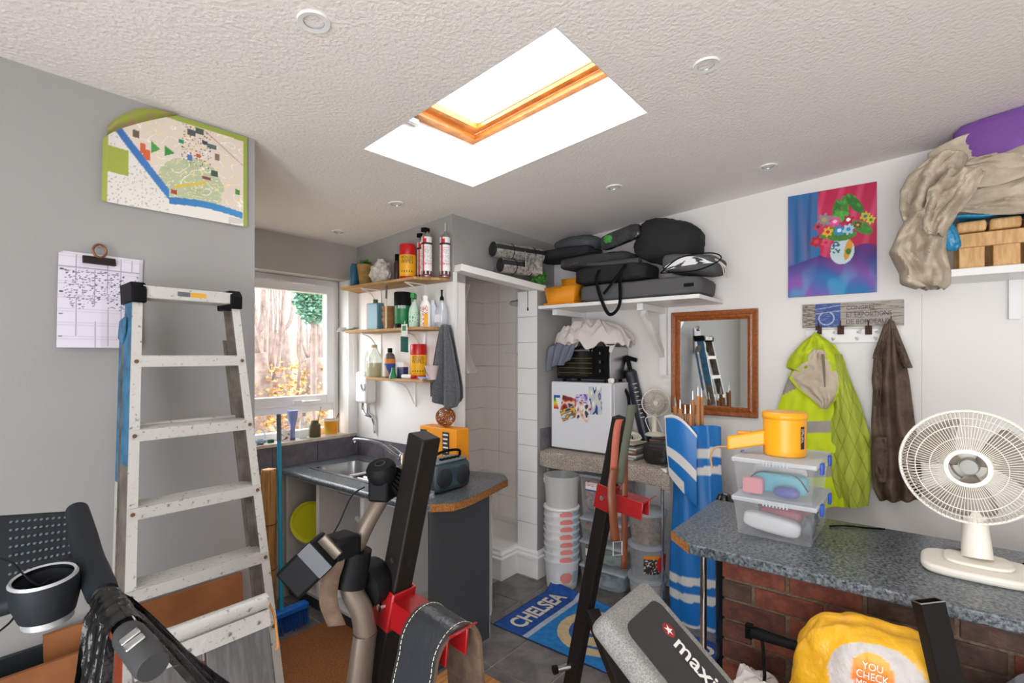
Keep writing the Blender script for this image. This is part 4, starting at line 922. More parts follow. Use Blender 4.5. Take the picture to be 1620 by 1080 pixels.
# ---------------------------------------------------------------- hop-up work platform standing on end
M_GPAINT = mat('worn_grey_boards', '#6c6a69', .75, noise=(9, 7), col2='#585655', stretch=(6, 1, .8))
wp = thing('work_platform', 'folded grey boarded work platform with aluminium edge leaning on the ladder', 'work platform', (.57, 1.40, 0))
def wpP(x, z, d): return V((x, 1.32 + .25 * z - d, z))
x0, x1, zt = .40, .735, .90
for a, c in ((x0, .552), (.562, x1 - .004)):
    bb = MB(); bb.hexa([wpP(a, .03, .02), wpP(c, .03, .02), wpP(c, .03, 0), wpP(a, .03, 0), wpP(a, zt - .05, .02), wpP(c, zt - .05, .02), wpP(c, zt - .05, 0), wpP(a, zt - .05, 0)]); bb.build('board', M_GPAINT, wp, bev=.002)
MB().tube([wpP(x0, zt - .01, .012), wpP(x1, zt - .01, .012)], .022, 14).build('top_rail', M_SPL, wp)
MB().hexa([wpP(x0, zt - .075, .026), wpP(x1, zt - .075, .026), wpP(x1, zt - .075, .0205), wpP(x0, zt - .075, .0205), wpP(x0, zt - .03, .026), wpP(x1, zt - .03, .026), wpP(x1, zt - .03, .0205), wpP(x0, zt - .03, .0205)]).build('edge_strip', M_SPL, wp)
for xx in (.47, .52, .62, .70): MB().lathe([(.006, 0), (.004, .004), (0, .0042)], wpP(xx, zt - .055, .026), (0, -1, 0.25), n=10).build('rivet', M_STEEL, wp)
MB().tube([wpP(x0, .02, .01), wpP(x1, .02, .01)], .02, 10).build('bottom_rail', M_SPL, wp)
MB().tube(curve([wpP(x1 + .004, zt - .01, .01), wpP(x1 + .018, zt - .06, .012), wpP(x1 + .02, zt - .14, .01), wpP(x1 + .008, zt - .15, .012)], 5), .003, 6).build('orange_strap', mat('orange_cord', '#d98a3a', .6), wp)
MB().hexa([wpP(x1, .42, .02), wpP(x1 + .014, .42, .02), wpP(x1 + .014, .42, 0), wpP(x1, .42, 0), wpP(x1, .47, .02), wpP(x1 + .014, .47, .02), wpP(x1 + .014, .47, 0), wpP(x1, .47, 0)]).build('yellow_tag', M_YELP, wp)
# ---------------------------------------------------------------- bamboo blind and broom in the window recess
p = px(424, 745, Y=3.2); bx, by = px(425, 850, Y=3.05).x, 3.05
bl = thing('bamboo_blind', 'rolled up bamboo slat blind standing on end beside the base unit', 'blind', (bx, by, 0))
M_BAM = mat('bamboo', '#cc9a5e', .6, noise=(9, 4), col2='#a87844', stretch=(14, 14, .6))
zt = px(424, 742, Y=by).z
b = MB(); b.tube([(bx, by, 0), (bx, by, zt)], .034, 12); b.build('core_roll', M_BAM, bl)
for k in range(22):
    a = 2 * math.pi * k / 22; rr = .038
    MB().tube([(bx + math.cos(a) * rr, by + math.sin(a) * rr, .002 + .004 * (k % 3)), (bx + math.cos(a) * rr, by + math.sin(a) * rr, zt - .006 * (k % 4))], .0058, 6).build('slat', M_BAM, bl)
for z in (.35, .62): MB().tube([(bx + math.cos(a) * .046, by + math.sin(a) * .046, z) for a in [6.283 * i / 20 for i in range(20)]], .003, 5, closed=True).build('tie_string', M_RUST, bl)
brx = px(437, 965, Z=.10); top = px(441, 655, Y=3.1)
foot = px(445, 962, Y=2.92); foot.z = .13; topb = px(441, 655, Y=3.05)
br = thing('broom', 'blue broom with a turquoise pole leaning by the base unit', 'broom', (foot.x, foot.y, 0))
mid = foot.lerp(topb, .86)
MB().tube([foot, mid], .0125, 12).build('pole', mat('turquoise_pole', '#1a96b8', .35), br); MB().tube([mid, topb], .0135, 12).build('grip', mat('slate_grip', '#596068', .5), br)
hd = V((foot.x + .06, foot.y, .0)); M_BB = mat('bright_blue_plastic', '#1867c4', .35)
MB().box((foot.x - .09, foot.y - .03, .10), (foot.x + .16, foot.y + .03, .135)).build('brush_head', M_BB, br, bev=.008)
b = MB(); rnd = random.Random(5)
for i in range(26):
    for j in range(4):
        q = V((foot.x - .085 + i * .0096, foot.y - .022 + j * .0145, .10)); b.tube([q, q + V((rnd.uniform(-.008, .016), rnd.uniform(-.015, .015), -.098))], .003, 4, cap=False)
stuff(b.build('bristles', mat('blue_bristle', '#1552a0', .6), br))
# coir mat and plywood board on the tiles
cm = MB(); cm.box((1.03, 1.92, 0.0), (1.765, 2.82, .018)); o = cm.build('coir_mat', mat('coir_pile', '#bd7a44', .95, noise=(160, 3), col2='#925628', bump=(220, 1.0, .02)), bev=.003)
tag(o, 'rust brown coir mat on the floor in front of the sink unit', 'mat')
b = MB(); b.box((.95, .62, .0), (1.93, 1.9, .018))
tag(b.build('plywood_board', mat('plywood', '#c48a52', .6, noise=(8, 6), col2='#a86c38', stretch=(1, 6, 1))), 'orange tinted plywood board lying under the weight bench', 'board')
# ================================================================ TREADMILL WITH A BLACK BAG
M_TM = mat('slate_black_plastic', '#1d2226', .55, spec=.2, bump=(400, .12, .002)); M_TMG = mat('grey_rubber', '#363738', .6); M_SIL = mat('silver_plastic', '#b9bcbf', .3, metal=.5)
tm_ = thing('treadmill', 'black treadmill console with dimpled tray, cup holder and handrail', 'treadmill', (-.05, 1.35, 0))
A = px(125, 803, D=1.02); Bq = px(-70, 815, D=.98); Cq = px(-70, 985, D=.86); Dq = px(118, 925, D=.90)
n_ = (Dq - A).cross(Bq - A).normalized()
if n_.dot(V((0, 0, CAMH)) - A) < 0: n_ = -n_
b = MB(); b.hexa([A - n_ * .03, Bq - n_ * .03, Cq - n_ * .03, Dq - n_ * .03, A, Bq, Cq, Dq]); b.build('console_tray', M_TM, tm_, bev=.012, seg=3)
dm = None
for i in range(11):
    for j in range(9):
        s_, t_ = .06 + i * .05, .12 + j * .095
        q = (A.lerp(Bq, s_)).lerp(Dq.lerp(Cq, s_), t_)
        if dm is None: dm = MB().lathe([(.0028, 0), (.0022, .0012), (0, .0018)], q, n_, n=8, cap=False).build('dimple', mat('dimple_grey', '#565d63', .35), tm_, loc=q)
        else:
            k = dm.copy(); COL.objects.link(k); k.location = q - ORG[tm_]
a1, a2, a3 = px(122, 806, D=1.02), px(140, 880, D=.93), px(163, 940, D=.86)
MB().tube(curve([a1, a2, a3], 6), [.018, .019, .020, .021, .022, .022, .022, .022, .023, .023, .023, .023, .022], 16).build('arm_cover', M_TM, tm_)
MB().tube([px(98, 900, D=.92), px(140, 893, D=.91)], .018, 12).build('arm_bridge', M_TM, tm_)
h1, h2, h3 = px(160, 935, D=.865), px(200, 1000, D=.80), px(243, 1055, D=.745)
MB().tube([h1, h2], .0155, 14).build('steel_rail', M_STEEL, tm_)
MB().tube([h2, h2.lerp(h3, .12), h2.lerp(h3, .9), h3], [.019, .0225, .0235, .021], 20).build('hand_grip', M_TMG, tm_)
sp_ = h2.lerp(h3, .48); gd = (h3 - h2).normalized(); gu = (V((0, 0, CAMH)) - sp_); gu = (gu - gd * gu.dot(gd)).normalized(); gs = gd.cross(gu)
for k in (-1, 1): MB().obox(sp_ + gu * .0225 + gs * .0 + gd * k * .0085, gd * .0072, gs * .0135, gu * .0025).build('pulse_sensor', M_CHROME, tm_, bev=.002)
cu_ = px(70, 917, D=.84); ca = V((0, 0, 1)) + n_ * .25
MB().lathe([(.038, .006), (.043, .006), (.0445, 0), (.0445, -.03), (.037, -.058), (.036, -.05), (.038, .0)], cu_, ca, n=36, cap=False).build('cup_holder', M_TM, tm_)
MB().lathe([(.0385, .0065), (.042, .0085), (.0445, .004)], cu_, ca, n=36, cap=False).build('cup_rim', M_SIL, tm_); MB().lathe([(.034, -.055), (.034, -.07), (0, -.071)], cu_, ca, n=30, cap=False).build('cup_foot', M_SIL, tm_)
MB().lathe([(.0375, -.045), (0, -.046)], cu_, ca, n=30, cap=False).build('cup_floor', mat('cup_grey', '#7a7672', .7), tm_)
MB().tube(curve([px(-10, 880, D=.88), px(20, 890, D=.85), px(34, 905, D=.83), px(60, 925, D=.83), px(80, 915, D=.84)], 6), .0016, 6).build('thin_wire', M_BLACK, tm_)
MB().tube(curve([px(30, 965, D=.9), px(15, 985, D=.9), px(-10, 1005, D=.9)], 6), .0018, 6).build('thin_wire', M_BLACK, tm_)
# posts and deck beyond the picture's edge
MB().tube([Bq.lerp(Cq, .4) - n_ * .03, V((-.12, 1.28, .9)), V((-.2, 1.3, .1))], .03, 12).build('upright', M_TM, tm_)
MB().box((-1.15, 1.02, .0), (-.05, 1.55, .12)).build('running_deck', M_TM, tm_, bev=.02)
# black bin bag over the rail
M_BAG = mat('black_polythene', '#0b0b0c', .25, bump=(45, .6, .01), spec=.5)
bgt = thing('bin_bag', 'shiny black plastic bin bag draped over the treadmill handrail', 'bag', h2 + V((0, 0, -.4)))
rd_ = (h2 - h1).normalized(); sd = rd_.cross(V((0, 0, 1))).normalized()
def drape(sg, wid, ln, sd0, spread, outw):
    def fn(u, v):
        s_ = (u - .5); base = h1.lerp(h2, .35 + .9 * (s_ + .5)) if False else h1 + (h2 - h1) * (.25 + .75 * u)
        if v < .14:
            a = math.pi * (.5 - v / .14 * .5); off = sd * sg * math.cos(a) * .024 + V((0, 0, math.sin(a) * .024))
            return base + off * (1 + .1 * nz(u * 8, v * 9, sd0))
        w = (v - .14) / .86
        f = .012 * math.sin(u * 21 + sd0) + .008 * math.sin(u * 43 + sd0 * 2 + 3 * w)
        p_ = base + sd * sg * (.024 + outw * w + f * (.4 + w)) - V((0, 0, ln * w)) + rd_ * ((u - .5) * spread * w + .02 * nz(u * 5, w * 4, sd0))
        return p_
    bb = MB(); bb.sheet(fn, 48, 26); return bb
drape(-1, .1, .42, 1.3, .30, .26).build('left_fall', M_BAG, bgt); drape(1, .1, .42, 4.1, .10, .055).build('right_fall', M_BAG, bgt)
# ================================================================ ALCOVE: TABLE, FRIDGE, OVEN
def softbox(c, hx_, hy_, hz_, e=.45, amp=.05, sd=0, rot=None, n=40, m=26, fr=3.0):
    """bulging soft bag: superellipsoid with dents"""
    c = V(c); bb = MB()
    def pw(a, k): return math.copysign(abs(a) ** k, a)
    def fn(u, v):
        t = -math.pi / 2 + math.pi * v; a = 2 * math.pi * u
        d = V((pw(math.cos(t) if 0 < v < 1 else 0, e) * pw(math.cos(a), e), pw(math.cos(t) if 0 < v < 1 else 0, e) * pw(math.sin(a), e), pw(math.sin(t), e)))
        k = 1 + amp * mnoise.noise(d * fr + V((sd, sd * .7, 0))) + amp * .5 * mnoise.noise(d * fr * 2.3 + V((0, sd, 3)))
        p = V((d.x * hx_, d.y * hy_, d.z * hz_)) * k
        return c + (rot @ p if rot is not None else p)
    bb.sheet(fn, n, m, cu=True); return bb
RZ = lambda a: Matrix.Rotation(a, 3, 'Z'); RX = lambda a: Matrix.Rotation(a, 3, 'X'); RY = lambda a: Matrix.Rotation(a, 3, 'Y')
ZTB = .93
tb = thing('side_table', 'narrow table with thin metal legs under the fridge', 'table', (3.27, 1.7, 0))
MB().box((3.06, 1.23, ZTB - .03), (3.49, 2.175, ZTB - .008)).build('table_top', M_CARCW, tb)
for x, y in ((3.09, 1.27), (3.46, 1.27), (3.09, 2.14), (3.46, 2.14)): MB().tube([(x, y, 0), (x, y, ZTB - .03)], .0095, 12).build('leg', M_CHROME, tb)
M_KNIT = mat('oatmeal_knit', '#d2c5b8', .95, noise=(190, 2), col2='#8a7d72', bump=(190, 1, .01))
def knit(u, v):
    y = 2.178 - .975 * u; w = .02 * math.sin(u * 17) * .3
    if v < .3: x = 3.48 - (3.48 - 3.055) * (v / .3); z = ZTB
    else:
        k = (v - .3) / .7; x = 3.055 - .014 * math.sin(min(1, k * 3) * 1.57) - .006 * math.sin(u * 30); z = ZTB - .105 * k - .01 * math.sin(u * 9)
    if u > .93: z -= .05 * (u - .93) / .07
    return V((x, y, z))
b = MB(); b.sheet(knit, 90, 16); tag(b.build('knitted_runner', M_KNIT, thick=.008, off=0), 'thick oatmeal knitted runner draped over the table edge', 'runner')
# fridge
FX0, FY0, FY1, FZ0, FZ1 = 3.15, 1.656, 2.151, ZTB + .006, 1.432
fr = thing('mini_fridge', 'small white fridge with photos stuck on its door', 'fridge', (3.3, 1.9, FZ0))
M_FR = mat('white_enamel', '#e4e7ec', .3)
MB().box((FX0 + .045, FY0, FZ0), (3.485, FY1, FZ1)).build('cabinet', M_FR, fr, bev=.004)
dr2 = MB().box((FX0, FY0, FZ0 + .012), (FX0 + .04, FY1, FZ1)).build('door', M_FR, fr, bev=.008, seg=3)
MB().box((FX0 + .04, FY0 + .006, FZ0 + .02), (FX0 + .045, FY1 - .006, FZ1 - .008)).build('door_seal', mat('seal_grey', '#9a9c9e', .6), dr2)
def pic(u0, v0, u1, v1, fn, nm, lab, tilt=0, lift=.0012):
    a = px(u0, v1, X=FX0 - lift); c_ = px(u1, v0, X=FX0 - lift); w = a.y - c_.y; h = c_.z - a.z; mid = (a + c_) / 2
    def pos(u, v):
        yy = (.5 - u) * w; zz = (v - .5) * h
        return V((FX0 - lift, mid.y + yy * math.cos(tilt) - zz * math.sin(tilt), mid.z + yy * math.sin(tilt) + zz * math.cos(tilt)))
    o = printed(nm, fn, pos, 26, 30); tag(o, lab, 'photo', 'photos stuck on the fridge door')
def enc(u, v):
    if v > .82: return hx('#2b59a8')
    k = int((1 - v / .82) * 7); w = .3 + .08 * k
    return hx(['#1e8a3c', '#5aab38', '#b9cc2e', '#f4d81e', '#f0a826', '#e26a26', '#d8262a'][max(0, min(6, k))]) if u < w else hx('#f0f0f0')
def blotch(cols, s):
    cs = [hx(c) for c in cols]
    def fn(u, v): k = (nz(u * 3 + s, v * 3, s) * .9 + .5) * len(cs); return cs[max(0, min(len(cs) - 1, int(k)))]
    return fn
pic(876, 625, 886, 646, enc, 'energy_label', 'energy rating label with coloured arrows on the fridge door')
pic(888, 628, 911, 652, blotch(['#7a2a2e', '#c8504a', '#e8c8b0', '#3a4a6a'], 1.3), 'snapshot', 'reddish snapshot on the fridge door', .2)
pic(887, 646, 912, 662, blotch(['#3d5a78', '#e0b04a', '#8a6a4a', '#c9d6e0'], 5.1), 'snapshot', 'sunset coloured snapshot at the bottom of the group', -.35, .0022)
pic(911, 624, 931, 640, blotch(['#6a4a9a', '#c0b0dc', '#e4e0ea', '#8a70b4'], 7.7), 'snapshot', 'purple flower snapshot on the fridge door', -.1, .0018)
pic(913, 638, 933, 664, blotch(['#b5483c', '#e4c2b4', '#efe9e4', '#3a3f4c'], 9.2), 'snapshot', 'white and red snapshot hanging lowest on the fridge door', .25, .003)
pic(932, 612, 952, 655, blotch(['#e9edf2', '#28407c', '#b9c9da', '#d8d4c4', '#f0f0f0'], 3.4), 'postcard', 'tall blue and white postcard on the fridge door', -.03, .0026)
# oven
ov = thing('mini_oven', 'black and steel countertop oven standing on the fridge', 'oven', (3.33, 1.9, FZ1))
OX, OY0, OY1, OZ0, OZ1 = 3.18, 1.69, 2.12, FZ1 + .022, 1.69
MB().box((OX + .02, OY0, OZ0), (3.47, OY1, OZ1)).build('casing', M_STEEL, ov, bev=.006)
MB().box((OX, OY0 + .002, OZ0 + .002), (OX + .02, OY1 - .002, OZ1 - .002)).build('front_panel', M_BLACK, ov, bev=.003)
d_ = MB().box((OX - .008, OY0 + .12, OZ0 + .02), (OX, OY1 - .01, OZ1 - .012)).build('glass_door', mat('dark_oven_glass', '#1d1b15', .08), ov)
for k in range(4): MB().tube([(OX - .0085, OY0 + .13, OZ0 + .045 + k * .035), (OX - .0085, OY1 - .02, OZ0 + .045 + k * .035)], .0012, 5).build('rack_line', mat('rack_brass', '#8d8257', .4), d_)
MB().tube([(OX - .03, OY0 + .14, OZ1 - .03), (OX - .03, OY1 - .03, OZ1 - .03)], .007, 8).build('door_handle', M_STEEL, d_)
for k in range(3):
    kb = MB().lathe([(.017, 0), (.016, .016), (0, .017)], (OX, OY0 + .06, OZ1 - .05 - k * .062), (-1, 0, 0), n=20).build('knob', M_BLACK, ov)
    MB().box((OX - .022, OY0 + .054, OZ1 - .06 - k * .062), (OX - .0165, OY0 + .064, OZ1 - .04 - k * .062)).build('knob_grip', M_STEEL, kb)
for x in (OX + .04, 3.43):
    for y in (OY0 + .04, OY1 - .04): MB().lathe([(.014, 0), (.012, .024)], (x, y, FZ1), n=12).build('foot', M_BLACK, ov)
p = px(966, 600, X=3.17); p.z = FZ1; tag(softbox(p + V((0.01, 0, .018)), .014, .022, .018, .7, .1).build('white_plug', M_GLOSS, loc=p), 'white plug resting on the fridge corner by the oven', 'plug')
# sheets heaped on the oven
M_SHEET = mat('off_white_cotton', '#d8cfca', .9, bump=(30, .25)); M_GSHEET = mat('slate_blue_cotton', '#6d7282', .9, bump=(30, .25))
def heap(c, hx_, hy_, hz_, sd, droop, folds=9, n=60, m=34, f=.02):
    """folded cloth heap: dome with radial creases and a sagging hem"""
    c = V(c); bb = MB()
    def fn(u, v):
        a = 2 * math.pi * u; r = v ** .8
        crease = math.sin(a * folds + 3 * nz(math.cos(a) * 2, math.sin(a) * 2, sd)) * f * r + f * 1.6 * nz(math.cos(a) * r * 4, math.sin(a) * r * 4, sd + 3)
        rr = r * (1 + .16 * nz(math.cos(a) * 1.5, math.sin(a) * 1.5, sd + 7))
        z = hz_ * max(0, 1 - r ** 2.2) + crease
        if v > .82: z -= droop(a) * (v - .82) / .18
        return c + V((math.cos(a) * rr * hx_, math.sin(a) * rr * hy_, z))
    bb.sheet(fn, n, m, cu=True); return bb
b = heap((3.31, 1.88, 1.735), .165, .30, .135, 4.2, lambda a: .03 + .03 * max(0, math.sin(a * 2)), 11, 90, 50, .028); b.v = [V((min(q.x, 3.488), q.y, q.z)) for q in b.v]
ws = thing('white_sheet', 'crumpled off white cotton sheets heaped on the oven', 'sheet', (3.31, 1.9, 1.70)); b.build('main_fold', M_SHEET, ws, thick=.004)
b = heap((3.27, 2.03, 1.735), .13, .14, .10, 8.4, lambda a: .04, 8, 60, 34, .02); b.build('end_fold', M_SHEET, ws, thick=.004)
def gsh(u, v):
    y = 2.165 - .25 * u * (1 - .25 * v); z = 1.725 - .21 * v * (1 - .35 * u) - .01 * math.cos(u * 9); x = 3.15 - .02 * math.sin(min(1, v * 2) * 1.57) - .014 * math.sin(u * 22 + v * 2) * (.3 + v)
    if v < .15: x = 3.24 - .09 * v / .15
    return V((x, y, z))
b = MB(); b.sheet(gsh, 44, 26); tag(b.build('grey_sheet', M_GSHEET, thick=.005), 'slate grey cloth hanging over the corner of the oven', 'sheet')
p = px(975, 548, X=3.3); tag(MB().lathe([(.0, 0), (.055, .002), (.065, .012), (.062, .012), (.05, .006), (0, .005)], (3.24, 1.70, 1.692), n=26).build('dark_dish', mat('dark_bronze', '#4a3f36', .4)), 'shallow dark dish poking from under the white sheets', 'dish')
# stirrup pump
p0, p1 = V((3.42, 1.50, ZTB + .006)), px(997, 585, X=3.44)
pm = thing('hand_pump', 'black double action hand pump leaning by the fridge', 'pump', p0)
dpm = (p1 - p0).normalized(); M_PUMP = mat('navy_black_plastic', '#242a33', .4)
MB().tube([p0 + dpm * .03, p1 - dpm * .02], .042, 20).build('barrel', M_PUMP, pm); MB().tube([p1 - dpm * .02, p1], [.042, .03], 16).build('collar', M_PUMP, pm)
h0 = p1 + dpm * .085; MB().tube([p1, h0], .016, 10).build('rod', M_BLACK, pm); MB().tube([h0 + V((-.01, .07, .012)), h0 + V((0, 0, .008)), h0 + V((.0, -.07, -.012))], .015, 12).build('handle', M_BLACK, pm)
MB().obox(p0 + V((0, 0, .012)), V((.05, 0, 0)), V((0, .06, 0)), V((0, 0, .012))).build('foot_plate', M_PUMP, pm, bev=.006)
for k in range(9):
    q = p0.lerp(p1, .42 + .05 * k); sd_ = V((-.72, -.69, 0)).cross(dpm).normalized(); f_ = sd_.cross(dpm).normalized(); f_ = f_ if f_.dot(V((-1, -1, 0))) > 0 else -f_
    MB().obox(q + f_ * .0425 + sd_ * .004, sd_ * (.010 if k % 2 else .016), dpm * .0022, f_ * .0008).build('scale_mark', M_LWHT, pm)
MB().tube(curve([p0 + V((-.05, .07, .03)), V((3.32, 1.60, 1.1)), V((3.33, 1.615, 1.32)), p1 + V((-.05, .03, -.12))], 8), .011, 8).build('hose', M_BLACK, pm)
# magazines, camera bag
rnd = random.Random(11); z = ZTB + .006
MAGC = ['#b9b2aa', '#8d8f94', '#d9d5cf', '#5a5652', '#a8745c', '#c9c4ba', '#77706a', '#e2ded6', '#8a8a80', '#3f3c3a', '#c2b8a6', '#9aa0a6']
MAGW = ['beige', 'grey', 'cream', 'charcoal', 'brick coloured', 'ivory', 'taupe', 'white', 'olive grey', 'black', 'sand', 'blue grey']
def mag(c, hx_, hy_, h, a, col, lab, grp):
    bb = MB(); ex = V((math.cos(a), math.sin(a), 0)) * hx_; ey = V((-math.sin(a), math.cos(a), 0)) * hy_
    bb.obox(V(c) + V((0, 0, h / 2)), ex, ey, V((0, 0, h / 2))); tag(bb.build('magazine', mat('mag_' + col, col, .5)), lab, 'magazine', grp)
for k in range(11):
    h = rnd.uniform(.007, .013); mag((3.20 + rnd.uniform(-.008, .008), 1.53 + rnd.uniform(-.012, .012), z), .085, .065, h - .0006, rnd.uniform(-.15, .15), MAGC[k], MAGW[k] + ' magazine %s in the pile beneath the loose fan cage' % (['lowest', 'second from the bottom', 'third from the bottom', 'fourth from the bottom', 'fifth from the bottom', 'in the middle', 'fifth from the top', 'fourth from the top', 'third from the top', 'second from the top', 'topmost'][k]), 'magazines piled beside the fridge'); z += h
ztop = z; z = ZTB + .006
for k in range(12):
    h = rnd.uniform(.009, .014); mag((3.36 + rnd.uniform(-.006, .006), 1.35 + rnd.uniform(-.01, .01), z), .10, .075, h - .0006, rnd.uniform(-.1, .1), MAGC[(k * 5 + 2) % 12], MAGW[(k * 5 + 2) % 12] + ' magazine %s in the pile beneath the upright small fan' % (['lowest', 'second from the bottom', 'third from the bottom', 'fourth from the bottom', 'fifth from the bottom', 'sixth from the bottom', 'sixth from the top', 'fifth from the top', 'fourth from the top', 'third from the top', 'second from the top', 'topmost'][k]), 'magazines piled under the small fan'); z += h
ztop2 = z
cbg = thing('camera_bag', 'black leather camera bag at the end of the table', 'bag', (3.15, 1.31, ZTB + .006))
softbox((3.15, 1.315, ZTB + .073), .075, .085, .066, .35, .06, 4).build('bag_body', mat('black_leather', '#232120', .45, bump=(60, .5, .006)), cbg)
MB().box((3.072, 1.26, ZTB + .055), (3.082, 1.37, ZTB + .105)).build('flap', MATS['black_leather'], cbg, bev=.004)
# fans: a shared cage builder
M_CREAM = mat('cream_plastic', '#e6dfcf', .4)
def cage(par, c, nrm, R, nw, wr, depth, m, hub, rings, name='cage_wire', back=True):
    x, y, d = axes(nrm); c = V(c); bb = MB()
    for k in range(nw):
        a = 2 * math.pi * k / nw; r_ = x * math.cos(a) + y * math.sin(a)
        bb.tube([c + d * depth + r_ * hub, c + d * (depth * .96) + r_ * R * .45, c + d * depth * .75 + r_ * R * .8, c + d * depth * .3 + r_ * R * .985, c + r_ * R], wr, 4, cap=False)
        if back: bb.tube([c + r_ * R, c - d * depth * .35 + r_ * R * .97, c - d * depth * .8 + r_ * R * .75, c - d * depth + r_ * hub], wr, 4, cap=False)
    stuff(bb.build(name, m, par))
    for rr, dz, w in rings:
        MB().tube([c + d * dz + (x * math.cos(a) + y * math.sin(a)) * rr for a in [2 * math.pi * k / 56 for k in range(56)]], w, 6, closed=True).build('cage_ring', m, par)
def blades(par, c, nrm, R, n, m, hub, tw=.35):
    x, y, d = axes(nrm); c = V(c)
    for k in range(n):
        a0 = 2 * math.pi * k / n + .4
        def fn(u, v):
            r = hub + (R - hub) * v; wdt = (.55 + .75 * v - .35 * v * v) * (1.0); a = a0 + (u - .5) * wdt * 1.5 * (1 if v < .9 else .92) + .35 * v
            return c + (x * math.cos(a) + y * math.sin(a)) * r + d * ((u - .5) * tw * R * .6)
        bb = MB(); bb.sheet(fn, 10, 10); bb.build('blade', m, par, thick=.002)
M_BLADE = mat('smoke_grey_blade', '#a39d94', .3)
c = px(1037, 637, X=3.36); fn_ = V((-.80, -.58, .08))
sf = thing('small_fan', 'small cream desk fan standing on magazines by the mirror', 'fan', (c.x, c.y, ztop2))
cage(sf, c, fn_, .092, 36, .0011, .035, M_CREAM, .02, [(.092, 0, .0045), (.05, .031, .0012), (.02, .035, .002)])
blades(sf, c, fn_, .075, 4, M_BLADE, .014); MB().lathe([(0, .02), (.016, .018), (.018, -.02), (.03, -.04), (.03, -.08), (0, -.09)], c, fn_, n=18).build('motor', M_CREAM, sf)
MB().tube([c + V((.03, .02, -.02)), V((c.x + .03, c.y + .02, ztop2 + .02))], [.016, .02], 12).build('neck', M_CREAM, sf); MB().lathe([(.06, 0), (.062, .006), (.045, .02), (.02, .028)], (c.x + .02, c.y + .01, ztop2), n=28, sq=(1, 1.2)).build('base', M_CREAM, sf)
MB().tube(curve([(c.x - .02, c.y + .03, ztop2 + .03), (c.x - .05, c.y + .05, ztop2 + .12), (c.x - .04, c.y - .02, ztop2 + .13), (c.x - .02, c.y - .06, ztop2 + .04), (c.x + .01, c.y - .07, ztop2 + .02)], 8), .003, 6).build('flex', M_GLOSS, sf)
c2 = V((3.20, 1.535, ztop + .028)); t = thing('spare_fan_cage', 'loose cream fan cage lying flat on the magazine pile', 'fan cage', c2 - V((0, 0, .026)))
cage(t, c2, V((-.15, -.1, 1)), .068, 30, .0014, .03, M_CREAM, .018, [(.068, 0, .004), (.018, .03, .003)], back=False); MB().lathe([(0, .03), (.02, .031)], c2, (-.15, -.1, 1), n=20, cap=False).build('badge', M_CREAM, t); MB().lathe([(.066, -.006), (.066, 0.004)], c2, (-.15, -.1, 1), n=28, cap=False).build('rim', M_CREAM, t)
# ================================================================ UNDER THE TABLE
M_MILK = clear_mat('milky_plastic', '#fcfcfa', .06, .15, .85, '#ffffff'); M_MILKD = clear_mat('clear_tub_plastic', '#f8faf9', .08, .1, .5, '#ffffff')
def bucket_mesh(h, rb, rt, m, par, o, name='bucket_wall'):
    return MB().lathe([(0, .004), (rb * .98, .004), (rb, 0), (rb, .004), (rt * .985, h * .93), (rt * 1.03, h * .93), (rt * 1.03, h), (rt * .985, h), (rb * .97, .008)], o, n=36, cap=False).build(name, m, par)
bc = V((3.03, 2.02, 0)); words = ['bottom', 'second', 'third', 'fourth', 'fifth', 'sixth', 'seventh', 'eighth']
bc = px(885, 926, Z=0) + V((.03, .0, 0))
def redlab(u, v): return hx('#e08a84') if .25 < u < .75 and math.hypot((u - .5) * 2, v - .5) < .5 else (hx('#9fc0d4') if u > .75 else hx('#e0e0e0'))
for k in range(8):
    z0 = .052 * k; o = bc + V((.002 * ((k * 7) % 3 - 1), .002 * ((k * 5) % 3 - 1), z0))
    t = thing('plastic_bucket', 'clear plastic bucket nested %s from the floor in the tall stack' % (words[k] if k else 'lowest'), 'bucket', o, 'nested clear buckets')
    bucket_mesh(.2, .106, .124, M_MILK, t, o)
    a_ = math.atan2(-.69, -.72)
    wrap(t, o, .1195, .135 if k else .05, .184 if k else .13, redlab, a_ - .7, a_ + .9, 30, 14, r1=.1235) if k else wrap(t, o, .1112, .05, .13, redlab, a_ - .7, a_ + .9, 30, 14, r1=.1188)
o = bc + V((0, 0, .565)); t = thing('plastic_bucket', 'empty clear bucket with wire handle topping the stack', 'bucket', o, 'nested clear buckets'); bucket_mesh(.215, .112, .124, M_MILKD, t, o)
MB().tube(arc(o + V((0, 0, .185)), .128, math.pi * .95, math.pi * 2.05, 20, V((.69, -.72, 0)), V((-.15, -.15, 1)) * .6), .003, 6).build('handle', M_GLOSS, t)
MB().lathe([(0, .008), (.128, .006), (.13, -.006)], o + V((0, 0, -.006)), n=30, cap=False).build('lid_below', M_GLOSS, t)
# boxes
def stbox(name, lab, lo, hi, m, tint, contents, grp):
    t = thing(name, lab, 'storage box', ((lo[0] + hi[0]) / 2, (lo[1] + hi[1]) / 2, lo[2]), grp); w = .004; h = hi[2] - lo[2]
    b = MB(); x0, y0, z0 = lo; x1, y1, z1 = hi; s = .014
    B0 = [V((x0 + s, y0 + s, z0)), V((x1 - s, y0 + s, z0)), V((x1 - s, y1 - s, z0)), V((x0 + s, y1 - s, z0))]; T0 = [V((x0, y0, z1 - .018)), V((x1, y0, z1 - .018)), V((x1, y1, z1 - .018)), V((x0, y1, z1 - .018))]
    b.add(B0 + T0, [(0, 3, 2, 1), (0, 1, 5, 4), (1, 2, 6, 5), (2, 3, 7, 6), (3, 0, 4, 7)]); b.build('box_shell', m, t)
    MB().box((x0 - .008, y0 - .008, z1 - .018), (x1 + .008, y1 + .008, z1 - .0005)).build('lid', tint, t, bev=.004)
    return t
